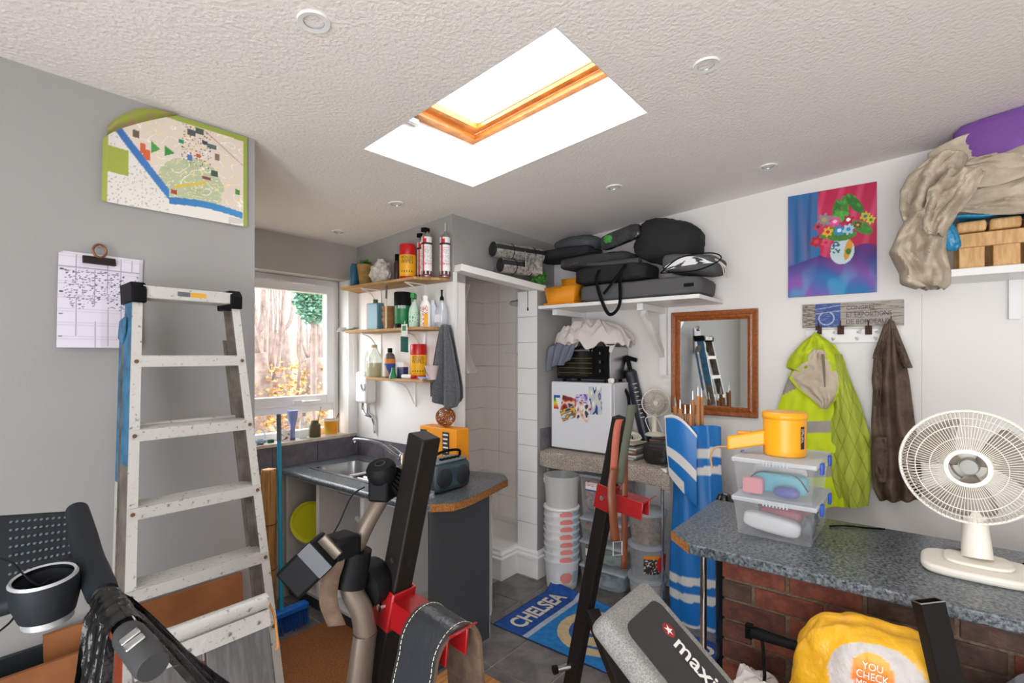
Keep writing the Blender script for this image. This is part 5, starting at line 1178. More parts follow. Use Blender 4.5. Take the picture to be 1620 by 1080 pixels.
M_CLR = clear_mat('very_clear_plastic', '#fafcfc', .08, .1, .16, '#ffffff'); Ms = M_CLR; Ml = clear_mat('frosted_lid', '#eef2f6', .08, .2, .7, '#dfe5ec')
SB = [(.0, .175, '#8fa0aa', 'lowest clear box holding grey oddments in the stack under the table'), (.177, .34, '#7f9a86', 'second clear box with a picture card in the stack under the table'), (.342, .5, '#c08a62', 'third clear box holding brown oddments in the stack under the table'), (.502, .8, '#d8aaa0', 'tallest clear box with a label at the top of the stack under the table')]
for k, (z0, z1, col, lab) in enumerate(SB):
    t = stbox('storage_box', lab, (3.09, 1.53, z0), (3.44, 1.862, z1), Ms, Ml, None, 'clear storage boxes under the table')
    softbox((3.26, 1.71, (z0 + z1) / 2 - .01), .15, .15, (z1 - z0) / 2 - .03, .4, .12, k * 3.1).build('contents', mat('contents_' + str(k), col, .7, noise=(14, 3), col2='#6e7378'), t)
    if k in (1, 3):
        zc_ = z1 - .08
        printed('card_label', lambda u, v: hx('#c04048') if v > .55 and nz(u * 20, v * 20, 2) > .1 else (hx('#3a5aa0') if v < .2 else hx('#ecebe8')), lambda u, v, zc_=zc_: V((3.0875, 1.82 - .11 * u, zc_ - .03 + .06 * v)), 30, 20, t)
tag(softbox((3.2, 1.95, .855), .09, .10, .035, .6, .3, 5).build('green_bag', mat('grass_green_cloth', '#3c9a34', .7), loc=(3.2, 1.95, .82)), 'bright green bag stuffed under the table top', 'bag')
# walnut buckets
wc = V((3.13, 1.385, 0))
for k, (lab) in enumerate(['lidded clear bucket on the floor under the walnuts', 'lidded clear bucket with a red and black label', 'lidded clear bucket full of walnuts']):
    o = wc + V((0, 0, .212 * k)); t = thing('walnut_bucket', lab, 'bucket', o, 'lidded buckets beside the blue bag')
    bucket_mesh(.195, .102, .12, M_CLR, t, o)
    MB().lathe([(.124, .19), (.126, .204), (.118, .207), (0, .207)], o, n=36, cap=False).build('lid', Ml, t)
    if k == 2:
        rnd = random.Random(8); MW = mat('walnut_shell', '#b08a64', .75, noise=(60, 3), col2='#8a6644'); w0 = None
        for lay in range(4):
            for j in range(9 if lay < 4 else 0):
                a = j * 2 * math.pi / 9 + lay * .3; q = o + V((math.cos(a) * .079, math.sin(a) * .079, .022 + lay * .034))
                if w0 is None: w0 = MB().ball(q, .019, 10, 7, (1, 1, .92)).build('walnut', MW, t, loc=q)
                else:
                    kk = w0.copy(); COL.objects.link(kk); kk.location = q - ORG[t]
        MB().lathe([(.062, .006), (.062, .15), (0, .155)], o, n=16).build('walnut_core', MW, t)
    elif k == 1:
        a_ = math.atan2(-.72, -.69); wrap(t, o, .1035 + .004, .04, .16, lambda u, v: hx('#d8241e') if u > .42 and math.hypot((u - .72) * 1.6, v - .5) < .48 else (hx('#e08a2a') if v > .8 else hx('#2a211e') if nz(u * 16, v * 12, 4) < .25 else hx('#d9cfc4')), a_ - .6, a_ + 1.1, 40, 24, r1=.1165)
    else: MB().lathe([(0, .008), (.098, .008), (.112, .16), (0, .162)], o, n=24, cap=False).build('contents', mat('pale_contents', '#cfc6bc', .8), t)
# ---------------------------------------------------------------- blue and white bag with wooden stakes
M_STAKE = mat('pale_stake', '#c88a58', .6); bgx = V((3.12, 1.10, 0))
def bluecol(z):
    for a, c_ in ((.0, .02), (.155, .205), (.255, .305), (.90, .95), (1.0, 1.055)):
        if a < z < c_: return hx('#e4e2dd')
    return hx('#1a76c4')
bag = thing('striped_bag', 'tall blue carrier bag with white stripes standing by the bench', 'bag', (3.12, 1.05, 0))
def bagpos(u, v):
    a = 2 * math.pi * u; z = 1.20 * v; rx = .075 + .015 * math.sin(v * 5); ry = .185 - .045 * v + .01 * math.sin(v * 7)
    f = 1 + .10 * math.sin(a * 5 + v * 2) * (1 - .5 * v) + .06 * math.sin(a * 9 + 5 * v)
    return V((3.13 + math.cos(a) * rx * f, 1.045 + .03 * v + math.sin(a) * ry * (1 + .03 * math.sin(a * 7 + v)), z + .012 * math.sin(a * 2) * v))
printed('bag_body', lambda u, v: bluecol(1.2 * v + .02 * math.sin(6.28 * u)), bagpos, 90, 110, bag, mat('woven_polythene_print', '#ffffff', .35, attr='Col'))
def flp(u, v):
    # folded-down front flap, cut on the slant
    y0 = 1.235 - .03 * v; w = .20 * (1 - .15 * v); y = y0 - w * u; z = 1.255 - .36 * v - .16 * u * v + .05 * math.sin(math.pi * u) * (1 - v) - .10 * u * (1 - v)
    x = 3.035 - .018 * math.sin(math.pi * u) - .02 * v * (1 - v) * 4 * .5
    return V((x, y, z))
printed('bag_flap', lambda u, v: hx('#e4e2dd') if (.30 < v - .1 * u < .44 and False) or .5 < v < .66 or v > .84 and u < .6 or abs(u - .03 - .0) < .02 or v < .04 else hx('#1a76c4'), flp, 60, 60, bag, MATS['woven_polythene_print'])
for k, (u, x_, dv) in enumerate([(1068, 3.16, 628), (1076, 3.12, 632), (1084, 3.18, 640), (1092, 3.13, 640), (1096, 3.2, 618), (1104, 3.16, 612), (1110, 3.21, 614)]):
    q = px(u, dv + 14, X=x_); p0 = V((3.13 + (x_ - 3.16) * .6, 1.16 - .02 * k, .03))
    t = thing('garden_stake', 'pale wooden handled garden stake in the striped bag, %s one' % ['far end', 'second', 'third', 'fourth', 'fifth', 'sixth', 'mirror end'][k], 'stake', p0, 'wooden handled stakes in the striped bag')
    t['label'] = 'pale wooden stake with a dark metal tip sticking out of the striped bag'
    MB().tube([p0, q], .0125, 8).build('wood_shaft', M_STAKE, t); dd = (q - p0).normalized(); MB().tube([q, q + dd * .055], [.008, .003], 8).build('metal_tip', M_STEEL, t)
# ================================================================ HIGH SHELF
SZ = 1.986
hs = thing('high_shelf', 'long white painted shelf on brackets loaded with bags', 'shelf', (3.26, 1.6, SZ - .025))
MB().prism([(3.031, 1.02, SZ - .025), (3.031, 2.186, SZ - .025), (3.499, 2.186, SZ - .025), (3.499, 1.02, SZ - .025)], (0, 0, .025)).build('board', M_GLOSS, hs, bev=.003)
for y in (1.42, 2.08):
    MB().box((3.465, y - .025, SZ - .5), (3.499, y + .025, SZ - .027)).build('bracket_upright', M_GLOSS, hs); MB().box((3.09, y - .02, SZ - .068), (3.464, y + .02, SZ - .027)).build('bracket_arm', M_GLOSS, hs)
    if y < 2: MB().bar((3.14, y, SZ - .08), (3.463, y, SZ - .36), .03, .04).build('bracket_brace', M_GLOSS, hs)
M_BLKF = mat('black_fabric', '#232426', .85, bump=(150, .3, .004)); M_GRYF = mat('grey_fabric', '#5a5a5c', .85, bump=(150, .3, .004)); M_DGRY = mat('charcoal_fabric', '#37383a', .85, bump=(120, .3, .004))
t = thing('flat_case', 'long flat grey zipped bag at the bottom of the shelf pile', 'bag', (3.22, 1.5, SZ)); softbox((3.25, 1.455, SZ + .064), .19, .42, .060, .28, .04, 2).build('bag_body', M_GRYF, t)
MB().box((3.05, 1.06, SZ + .05), (3.053, 1.12, SZ + .07)).build('zip_tab', M_BLACK, t)
t = thing('holdall', 'black long holdall with looped carrying handles lying on the grey case', 'bag', (3.2, 1.7, SZ + .12)); softbox((3.22, 1.655, SZ + .192), .14, .27, .060, .35, .06, 6).build('bag_body', M_BLKF, t)
L0, L1 = px(947, 443, X=3.06), px(984, 440, X=3.06)
b = MB(); pth = curve([L0 + V((.01, 0, .07)), L0 + V((-.03, 0, 0)), px(950, 470, X=3.015), px(964, 497, X=3.01), px(980, 482, X=3.015), L1 + V((-.03, 0, 0)), L1 + V((.01, 0, .07))], 8); b.tube(pth, .012, 6, sq=(1, .2), up=(1, 0, 0)); b.build('loop_handle', M_BLACK, t)
b = MB(); b.tube(curve([px(955, 465, X=3.02), px(965, 452, X=3.03), px(985, 425, X=3.04), px(990, 418, X=3.07)], 6), .010, 6, sq=(1, .2), up=(1, 0, 0)); b.build('loop_handle', M_BLACK, t)
c = px(1005, 428, X=3.055)
tag(softbox((3.25, 1.80, SZ + .302), .16, .28, .044, .5, .08, 9).build('folded_tent', M_DGRY, loc=(3.25, 1.80, SZ + .257)), 'charcoal folded fabric bundle above the holdall', 'bundle')
a0, a1 = px(890, 418, X=3.12), px(1012, 414, X=3.12); b = MB(); b.tube([a0.lerp(a1, i / 40) + V((0, 0, .005 * math.sin(i * .2))) for i in range(41)], [.024 if i % 2 else .0215 for i in range(41)], 12)
tag(b.build('ribbed_hose', mat('ribbed_grey', '#4a4b4d', .6)), 'ribbed dark grey flexible hose lying across the bags', 'hose')
t = thing('helmet_bag', 'rounded grey bag near the foil mats at the top of the pile', 'bag', (3.25, 1.98, SZ + .35)); softbox(px(915, 388, X=3.26), .11, .19, .062, .8, .05, 3).build('bag_body', mat('mid_grey_fabric', '#56595b', .8, noise=(4, 2), col2='#44474a'), t)
tag(softbox(px(898, 404, X=3.25), .14, .25, .042, .5, .08, 13).build('black_wrap', M_BLKF), 'flattened black fabric bag under the rounded grey one', 'bag')
t = thing('rucksack', 'large bulging black rucksack on top of the shelf pile', 'bag', (3.27, 1.33, SZ + .25))
softbox(px(1058, 384, X=3.26), .15, .215, .145, .72, .10, 5, RX(.25)).build('bag_body', M_BLKF, t); 
t = thing('clear_pouch', 'clear plastic pouch with a green item leaning on the black rucksack', 'pouch', (3.12, 1.72, SZ + .35))
b = softbox(px(982, 375, X=3.12), .03, .145, .05, .4, .06, 8, RX(-.22)); b.build('pouch', mat('glossy_black_film', '#202224', .12, noise=(9, 4), col2='#3e4144', bump=(30, .5)), t)
softbox(px(962, 378, X=3.09), .012, .03, .025, .8, .3, 2).build('green_item', mat('bright_green', '#3f9a3a', .5), t)
t = thing('zip_case', 'grey zipped case with a clear window and white card at the shelf end', 'bag', (3.2, 1.12, SZ + .12)); cz = px(1098, 420, X=3.2)
softbox(cz, .15, .17, .058, .45, .05, 4, RX(.14)).build('case_body', M_GRYF, t)
MB().tube(curve([px(1045, 432, X=3.04), px(1075, 408, X=3.045), px(1125, 400, X=3.05), px(1140, 410, X=3.06), px(1100, 428, X=3.04), px(1045, 432, X=3.04)], 6), .004, 6).build('zip', M_BLACK, t)
def wnd(u, v): return (px(1052 + 78 * u, 428 - 24 * u * (1 - .5 * u) - 14 * v * math.sin(math.pi * min(1, .15 + u * .85)), X=3.046))
printed('window_card', lambda u, v: hx('#eef0f2') if nz(u * 5, v * 3, 6) > -.15 else hx('#3a3c40'), wnd, 50, 14, t)
for k in range(3): MB().tube(curve([px(1128 + 3 * k, 408 + k, X=3.10), px(1142 + 4 * k, 420 + 2 * k, X=3.09), px(1146 + 3 * k, 438 + k, X=3.12)], 6), .0035, 6).build('draw_string', mat('cream_cord', '#cfc6bc', .7), t)
# yellow caddy, tray, green cloth
M_ORG = mat('amber_plastic', '#e8951a', .4); p = px(877, 472, X=3.13); p.z = SZ
cd = thing('caddy', 'amber yellow plastic caddy with a notched front on the shelf end', 'caddy', p)
def caddy(x0, x1, y0, y1, z0, z1, fl): 
    b = MB(); B0 = [V((x0, y0, z0)), V((x1, y0, z0)), V((x1, y1, z0)), V((x0, y1, z0))]; T0 = [V((x0 - fl, y0 - fl, z1)), V((x1 + fl, y0 - fl, z1)), V((x1 + fl, y1 + fl, z1)), V((x0 - fl, y1 + fl, z1))]
    b.add(B0 + T0, [(0, 3, 2, 1), (0, 1, 5, 4), (1, 2, 6, 5), (2, 3, 7, 6), (3, 0, 4, 7)]); return b
caddy(3.06, 3.17, 1.90, 2.12, SZ + .014, SZ + .125, .018).build('caddy_shell', M_ORG, cd, thick=.004)
MB().box((3.035, 1.885, SZ + .002), (3.2, 2.14, SZ + .013)).build('drip_tray', M_ORG, cd, bev=.004)
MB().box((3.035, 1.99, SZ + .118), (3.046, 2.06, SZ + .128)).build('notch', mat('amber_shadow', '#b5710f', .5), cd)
caddy(3.19, 3.27, 1.93, 2.07, SZ + .09, SZ + .20, .012).build('inner_bin', M_ORG, cd, thick=.003)
tag(softbox(px(852, 440, X=3.10), .04, .055, .05, .8, .4, 3, None, 40, 26, 5).build('green_scourer', mat('leaf_green_net', '#4f9a34', .8, noise=(60, 3), col2='#2f6a22')), 'scrunched green net cloth tucked beside the amber caddy', 'cloth')
# foil camping mats
M_FOIL = mat('silver_foil', '#cfccc6', .38, metal=.45, bump=(120, .6, .004), noise=(40, 3), col2='#8f8a84'); M_FOAM = mat('dark_foam', '#2a2a2c', .9)
def roll(p0, p1, r, lab):
    p0, p1 = V(p0), V(p1); t = thing('foil_mat', lab, 'camping mat', p0 - V((0, 0, r)), 'rolled silver camping mats'); x, y, d = axes(p1 - p0)
    MB().tube([p0, p1], r, 28, cap=False).build('outer_wrap', M_FOIL, t)
    L_ = (p1 - p0).length; vs = []; b = MB()
    def sp_(u, v): a = u * 2 * math.pi * 3.2; rr = r * (.93 - .26 * u * 3.2 * .88); return p0 + (x * math.cos(a) + y * math.sin(a)) * max(rr, .006) + d * (L_ * v + .001)
    b.sheet(sp_, 90, 2); b.build('inner_spiral', M_FOAM, t, thick=.005)
    for f in (.35, .8): MB().tube([p0.lerp(p1, f) + (x * math.cos(a) + y * math.sin(a)) * (r + .0015) for a in [6.283 * k / 24 for k in range(24)]], .003, 5, closed=True).build('strap', M_BLACK, t)
    return t
P0 = V((2.69, 2.262, 2.243)); P1 = V((3.0, 2.185, 2.243)); roll(P0, P1, .05, 'lower rolled silver camping mat resting on the shower cap board')
P0 = V((2.64, 2.285, 2.347)); P1 = V((3.05, 2.18, 2.347)); t = roll(P0, P1, .053, 'upper rolled silver camping mat with a loose foil flap')
def ff(u, v): q = P0.lerp(P1, .62 + .38 * u); w = v; return q + V((-.04 * math.sin(min(1, w * 1.5) * 1.57) - .012, -.05 * math.sin(min(1, w * 1.5) * 1.57) - .012 + .02 * w * math.sin(3 * u), .054 - .17 * w - .05 * w * u * (1 if u < .7 else .6)))
b = MB(); b.sheet(ff, 20, 14); b.build('loose_flap', M_FOIL, t, thick=.003)
# ================================================================ RIGHT WALL
M_OAK = mat('red_oak_frame', '#a8602c', .35, noise=(7, 5), col2='#8a4a1e', stretch=(1, 8, 8)); M_MIR = mat('mirror_silver', '#e8ecec', .02, metal=1)
mr = thing('wall_mirror', 'rectangular mirror in a moulded red brown wooden frame', 'mirror', (3.49, 1.08, 1.23))
y0, y1, z0, z1 = .807, 1.362, 1.228, 1.92; fw = .062
def rail(a, c, inn_a, inn_c, nm):
    b = MB(); xw, xf, xm = 3.499, 3.465, 3.478
    b.flat = True
    P = lambda q, x: V((x, q[0], q[1]))
    def lerp(a_, b_, t): return (a_[0] + (b_[0] - a_[0]) * t, a_[1] + (b_[1] - a_[1]) * t)
    prof = [(0, xw), (0, 3.472), (.12, 3.466), (.45, 3.470), (.5, 3.476), (.72, 3.472), (.85, 3.480), (1, 3.484), (1, xw)]
    vs = []
    for t, x in prof: vs += [P(lerp(a, inn_a, t), x), P(lerp(c, inn_c, t), x)]
    b.add(vs, [(2 * i, 2 * i + 1, 2 * i + 3, 2 * i + 2) for i in range(len(prof) - 1)]); return b.build(nm, M_OAK, mr)
O = [(y1, z0), (y0, z0), (y0, z1), (y1, z1)]; I = [(y1 - fw, z0 + fw), (y0 + fw, z0 + fw), (y0 + fw, z1 - fw), (y1 - fw, z1 - fw)]
for k in range(4): rail(O[k], O[(k + 1) % 4], I[k], I[(k + 1) % 4], 'frame_rail')
MB().box((3.486, y0 + fw - .004, z0 + fw - .004), (3.489, y1 - fw + .004, z1 - fw + .004)).build('mirror_glass', M_MIR, mr)
# painting
def paintcol(u, v):
    n1 = nz(u * 3, v * 2.2, 1); n2 = nz(u * 6, v * 5, 5)
    # backdrops
    if u < .37 + .02 * math.sin(v * 6) and v > .38 - .2 * (.37 - u):
        f = nz(u * 9, v * 1.2, 3); c = mixc(hx('#1a6ea8'), hx('#7a6aa0'), f * 1.5 + .25); c = mixc(c, hx('#0f4a80'), max(0, nz(u * 14, v * 1.4, 9)) * 1.2)
    elif v > .40 + .05 * math.sin(u * 9):
        f = abs(math.sin((u * 5 - v * 1.6) * 3)); c = mixc(hx('#c01648'), hx('#e05a80'), max(0, f - .75) * 2.4 + max(0, n1) * .5)
    else: c = mixc(hx('#5a2a80'), hx('#8a2a6a'), n1 + .4); c = mixc(c, hx('#2a2a6a'), max(0, n2) * .9)
    if v < .38:
        w = math.sin(10 * (u * .7 + v * 1.3) + 4 * n1); t = (.38 - v) / .38
        c2 = mixc(hx('#1a78b8'), hx('#8a58b0'), .5 + .5 * w); c2 = mixc(c2, hx('#5ab8d8'), max(0, math.sin(14 * (u - v * .6) + 3 * n2)) * .5)
        c = mixc(c, c2, min(1, t * 1.7))
    # vase
    du, dv = (u - .63) / .135, (v - .405) / .125
    if du * du + dv * dv < 1:
        c = hx('#c9dbe0')
        if ((u - .70) / .05) ** 2 + ((v - .42 - (u - .70) * 1.2) / .085) ** 2 < 1: c = hx('#dca02a')
        if ((u - .70) / .03) ** 2 + ((v - .395) / .028) ** 2 < 1: c = hx('#3a7a34')
        if u < .61 and v > .39 and nz(u * 40, v * 40, 2) > 0: c = hx('#2a6a80')
    # bouquet
    for (a, b_, r1, r2, ang, col) in [(.57, .80, .045, .10, .2, '#2f7a2c'), (.66, .82, .04, .10, -.1, '#3a8a30'), (.77, .83, .05, .13, -.75, '#2c7428'), (.62, .73, .09, .05, 0, '#46a83a'), (.85, .60, .12, .05, .5, '#3f8a2c'), (.48, .58, .12, .05, -.4, '#4a8a34'), (.63, .55, .16, .05, 0, '#3f7f2f')]:
        x, y = u - a, v - b_; x, y = x * math.cos(ang) - y * math.sin(ang), x * math.sin(ang) + y * math.cos(ang)
        if (x / r1) ** 2 + (y / r2) ** 2 < 1: c = mixc(hx(col), hx('#6ac04a'), max(0, nz(u * 25, v * 25, 3)))
    for (a, b_, r, c1, c2) in [(.43, .72, .075, '#8a8a94', '#b9a85a'), (.55, .69, .06, '#e0559a', '#f4c8da'), (.70, .69, .055, '#b01a3c', '#ffffff'), (.47, .60, .055, '#e8b02a', '#c8302a'), (.60, .60, .06, '#2a8ac8', '#e4f0f4'), (.70, .60, .06, '#a8d0e4', '#3a8ac8'), (.88, .70, .05, '#c8c02a', '#2a7a8a'), (.94, .66, .045, '#dcd038', '#3a8a4a'), (.36, .66, .05, '#c8304a', '#3a2a5a'), (.34, .52, .07, '#b01838', '#d83a50'), (.45, .50, .05, '#e04a6a', '#c81a4a'), (.80, .63, .04, '#6a3a2a', '#d8c04a')]:
        d = math.hypot((u - a) * 1.0, (v - b_) * 1.35); an = math.atan2(v - b_, u - a)
        if d < r * (1 + .22 * math.sin(an * 6)): c = hx(c1) if d > r * .4 else hx(c2)
    return c
py0, py1, pz0, pz1 = .197, .636, 1.976, 2.588
pa = thing('flower_painting', 'unframed bright still life canvas of flowers in a white vase', 'painting', (3.49, .41, pz0))
MB().box((3.481, py0, pz0), (3.4995, py1, pz1)).build('canvas_block', mat('canvas_edge', '#5a5a8a', .7), pa)
printed('painted_face', paintcol, lambda u, v: V((3.4805, py1 - (py1 - py0) * u, pz0 + (pz1 - pz0) * v)), 130, 180, pa)
# weathered sign board
sg = thing('sign_board', 'weathered grey sign plank with a blue square and faded capital lettering', 'sign', (3.49, .32, 1.787))
sy0, sy1, sz0, sz1 = .077, .559, 1.787, 1.925
def signcol(u, v):
    c = mixc(hx('#b3aba2'), hx('#9c948b'), nz(u * 5, v * 22, 3) + .4)
    if nz(u * 6, v * 30, 8) > .34 or (u < .14 and nz(u * 18, v * 26, 2) > .05): c = hx('#6d5f50')
    if .14 < u < .40: 
        c = hx('#35559a')
        r = math.hypot((u - .255) * 3.45, v - .38)
        if abs(r - .27) < .022 and (v < .62): c = hx('#b9c4d6')
        if abs(v - .63 - (u - .27) * .3) < .018 or abs(v - .84 - .5 * (u - .27)) < .016: c = hx('#a9b2be')
        if nz(u * 16, v * 34, 4) > .3: c = hx('#7f8a9c')
    if abs(v - .64 + .05 * math.sin(u * 5)) < .012 and u > .4: c = hx('#8a8078')
    return c
MB().box((3.478, sy0, sz0), (3.497, sy1, sz1)).build('plank', mat('grey_plank', '#a39a90', .8), sg)
printed('sign_face', signcol, lambda u, v: V((3.4775, sy1 - (sy1 - sy0) * u, sz0 + (sz1 - sz0) * v)), 200, 60, sg)
M_SGL = mat('faded_slate_lettering', '#4a4c5a', .7)
for s_, u0, w, zz in (('CONGR\u00c8S', .46, .27, .70), ('ET EXPOSITIONS', .46, .43, .41), ('DE BORDEAUX', .46, .43, .11)):
    text('lettering', s_, (3.4768, sy1 - (sy1 - sy0) * u0, sz0 + .138 * zz), (0, -1, 0), (0, 0, 1), (sy1 - sy0) * w, .026 if 'RES' not in s_ else .03, M_SGL, sg, .0004)
M_RH = mat('rusted_hinge', '#4a332a', .7, metal=.4)
for u in (1295, 1330, 1374, 1410):
    q = px(u, 521, X=3.47); h_ = MB().box(q + V((.0, -.016, -.028)), q + V((.006, .016, .022))).build('hinge_hook', M_RH, sg)
    MB().tube([q + V((0, 0, .01)), q + V((-.018, 0, .03)), q + V((-.012, 0, .05))], .003, 6).build('hook_pin', M_RH, h_)
# white peg rail beneath
rr = thing('peg_rail', 'white coat rail with white pegs under the sign board', 'coat rail', (3.49, .3, 1.70)); MB().box((3.482, .09, 1.695), (3.499, .545, 1.775)).build('rail_board', M_GLOSS, rr, bev=.003)
for y in (.50, .40, .285, .20): MB().tube([(3.482, y, 1.755), (3.45, y - .012, 1.75), (3.44, y - .018, 1.768)], .006, 8).build('peg', M_GLOSS, rr); MB().tube([(3.482, y + .01, 1.725), (3.462, y + .002, 1.712), (3.452, y - .004, 1.722)], .005, 8).build('peg', M_GLOSS, rr)
# ---------------------------------------------------------------- hanging coats
def rows_at(rows, v):
    for i in range(len(rows) - 1):
        if rows[i][0] <= v <= rows[i + 1][0]:
            t = (v - rows[i][0]) / (rows[i + 1][0] - rows[i][0]); return (rows[i][1] + (rows[i + 1][1] - rows[i][1]) * t, rows[i][2] + (rows[i + 1][2] - rows[i][2]) * t)
    return rows[-1][1:]
def hang(rows, X, bulge, folds, ph, nu=46, nv=56, amp=.014, tilt=0, cr=0):
    v0, v1 = rows[0][0], rows[-1][0]
    def fn(u, v):
        vv = v0 + (v1 - v0) * v; a, c_ = rows_at(rows, vv); q = px(a + (c_ - a) * u, vv, X=X)
        d = bulge * math.sin(math.pi * u) ** .7 + amp * math.sin(u * folds + ph + 1.5 * nz(u * 3, v * 3, ph)) * (.3 + v) + .012 * nz(u * 7, v * 9, ph) + tilt * v + cr * (abs(nz(u * 2.6 + v * 2, v * 3.2 - u * 2.4, ph + 5)) * 2.4 + .5 * abs(nz(u * 5 + v * 4, v * 5 - u * 3, ph + 9)))
        q.x -= d; return q
    return fn, nu, nv
hv = thing('hi_vis_jacket', 'fluorescent yellow work jacket with beige lining hanging on the peg rail', 'jacket', px(1300, 800, X=3.4))
M_HV = mat('fluo_print_cloth', '#ffffff', .75, attr='Col'); HY = '#d9ec1c'
body = [(545, 1270, 1322), (575, 1256, 1330), (600, 1246, 1340), (640, 1232, 1345), (700, 1222, 1350), (740, 1224, 1352), (800, 1250, 1352)]
fn, nu, nv = hang(body, 3.45, .045, 14, 1.0)
def bodyc(u, v):
    vv = 545 + 255 * v; uu = rows_at(body, vv); x = uu[0] + (uu[1] - uu[0]) * u
    if 600 < vv + (x - 1240) * .5 < 624 and x < 1290 and vv < 625: return hx('#a39c94')
    if 664 < vv < 682 or 735 < vv < 752: return hx('#a8a29a')
    return mixc(hx(HY), hx('#b4c61c'), max(0, nz(u * 8, v * 8, 3)) * .8)
printed('coat_front', bodyc, fn, 70, 100, hv, M_HV)
q_ = [(560, 1318, 1332), (600, 1318, 1345), (640, 1315, 1362), (690, 1312, 1377), (760, 1316, 1378), (800, 1330, 1374)]
fn, nu, nv = hang(q_, 3.43, .05, 9, 3.0, amp=.012)
def quiltc(u, v):
    a, c_ = (u * 3.2 + v * 5) % 1, (u * 3.2 - v * 5) % 1
    return hx('#8a982c') if a < .07 or c_ < .07 else hx('#b3c043')
printed('quilted_side', quiltc, fn, 60, 90, hv, M_HV)
ho = [(527, 1288, 1294), (540, 1270, 1312), (555, 1256, 1326), (572, 1244, 1337), (582, 1243, 1338), (588, 1256, 1332)]
fn, nu, nv = hang(ho, 3.425, .05, 11, 5.0, amp=.016)
printed('hood', lambda u, v: mixc(hx('#c3d51c'), hx('#93a51c'), max(0, nz(u * 5, v * 4, 8)) + (.5 if v > .55 and abs(u - .45) < .18 else 0)), fn, 50, 30, hv, M_HV)
li = [(553, 1284, 1306), (575, 1264, 1318), (598, 1248, 1334), (615, 1262, 1331), (632, 1284, 1323), (646, 1299, 1311)]
fn, nu, nv = hang(li, 3.39, .035, 8, 2.0, amp=.010)
printed('hood_lining', lambda u, v: (hx('#d4e422') if (u < .07 or u > .93) and v > .45 else mixc(hx('#cfc0aa'), hx('#bcab94'), nz(u * 4, v * 4, 6) + .3)), fn, 50, 60, hv, M_HV)
MB().tube([px(1302, 560, X=3.35), px(1304, 590, X=3.345), px(1305, 612, X=3.345)], [.006, .006, .003], 8).build('zip_pull', mat('zip_grey', '#7a7066', .5), hv)
bj = thing('brown_jacket', 'worn brown waxed jacket hanging on the last hook', 'jacket', px(1415, 795, X=3.4))
M_WAX = mat('brown_waxed_cotton', '#6b5748', .7, noise=(9, 5), col2='#4e3d30', bump=(40, .4))
bd = [(508, 1406, 1413), (530, 1396, 1422), (560, 1388, 1430), (600, 1383, 1438), (660, 1380, 1446), (720, 1380, 1456), (770, 1382, 1459), (790, 1392, 1456)]
fn, nu, nv = hang(bd, 3.44, .05, 19, .5, amp=.022); b = MB(); b.sheet(fn, 60, 60); b.build('coat_body', M_WAX, bj, thick=.004)
for rows, nm, ph in (([(512, 1400, 1410), (540, 1390, 1402), (565, 1381, 1396), (567, 1380, 1395)], 'collar', 1), ([(520, 1410, 1418), (545, 1418, 1428), (575, 1426, 1440), (582, 1430, 1443)], 'collar', 4), ([(560, 1384, 1394), (600, 1380, 1396), (640, 1384, 1394)], 'sleeve', 6), ([(690, 1382, 1412), (740, 1384, 1414), (762, 1388, 1412)], 'pocket', 2)):
    fn, _, _ = hang(rows, 3.40, .02, 6, ph, amp=.006); b = MB(); b.sheet(fn, 16, 20); b.build(nm, M_WAX, bj, thick=.004)
MB().tube([px(1409, 508, X=3.44), px(1410, 500, X=3.455)], .003, 6).build('hanging_loop', M_WAX, bj)
# ---------------------------------------------------------------- upper right shelf with slatted crate, dust sheets, purple ball
hs2 = thing('corner_shelf', 'white wall shelf carrying the slatted pine crate', 'shelf', (3.33, -.7, 1.99)); MB().box((3.17, -1.5, 1.992), (3.499, -.085, 2.028)).build('board', M_GLOSS, hs2, bev=.003)
for y in (-.35, -1.2): MB().box((3.46, y - .02, 1.8), (3.499, y + .02, 1.991)).build('bracket', M_GLOSS, hs2)
M_PINE2 = mat('pale_pine', '#deb67e', .55, noise=(6, 5), col2='#c89a60', stretch=(8, 8, 1.5))
cr = thing('pine_crate', 'slatted pale pine crate on the corner shelf', 'crate', (3.33, -.65, 2.028))
for k in range(8):
    y = -.135 - k * .118; MB().box((3.20, y - .09, 2.0285), (3.218, y, 2.175)).build('front_slat', M_PINE2, cr, bev=.003)
MB().box((3.187, -1.12, 2.125), (3.2, -.125, 2.19)).build('front_rail', M_PINE2, cr, bev=.004)
for k in range(9):
    y = -.125 - k * .115; MB().box((3.175, y - .105, 2.195), (3.48, y, 2.245)).build('top_slat', M_PINE2, cr, bev=.012, seg=3)
MB().box((3.46, -1.12, 2.0285), (3.478, -.125, 2.19)).build('back_rail', M_PINE2, cr)
M_DUST = mat('stained_dust_sheet', '#cdbfab', .9, noise=(7, 6), col2='#b0a28e', contrast=(.35, .6), bump=(35, .5, .01))
ds = thing('dust_sheet', 'stained beige canvas dust sheet heaped over the crate and hanging down', 'dust sheet', (3.3, -.3, 2.2))
def over(z0, z1, x0, fr, sd, ylen):
    def fn(u, v):
        y = -.02 - ylen * u; w = v; base = z0 + (z1 - z0) * w
        rise = .12 * min(1, u * 2.2); x = x0 + .10 * w ** 1.5 + .018 * math.sin(w * fr + 4 * u + sd) + .02 * nz(u * 5, w * 7, sd) + .045 * abs(nz(u * 2.5, w * 6 + u * 4, sd + 6))
        return V((x, y, base + rise * w + .022 * math.sin(u * 7 + w * fr * .7 + sd) + .03 * nz(u * 4, w * 5, sd + 2)))
    return fn
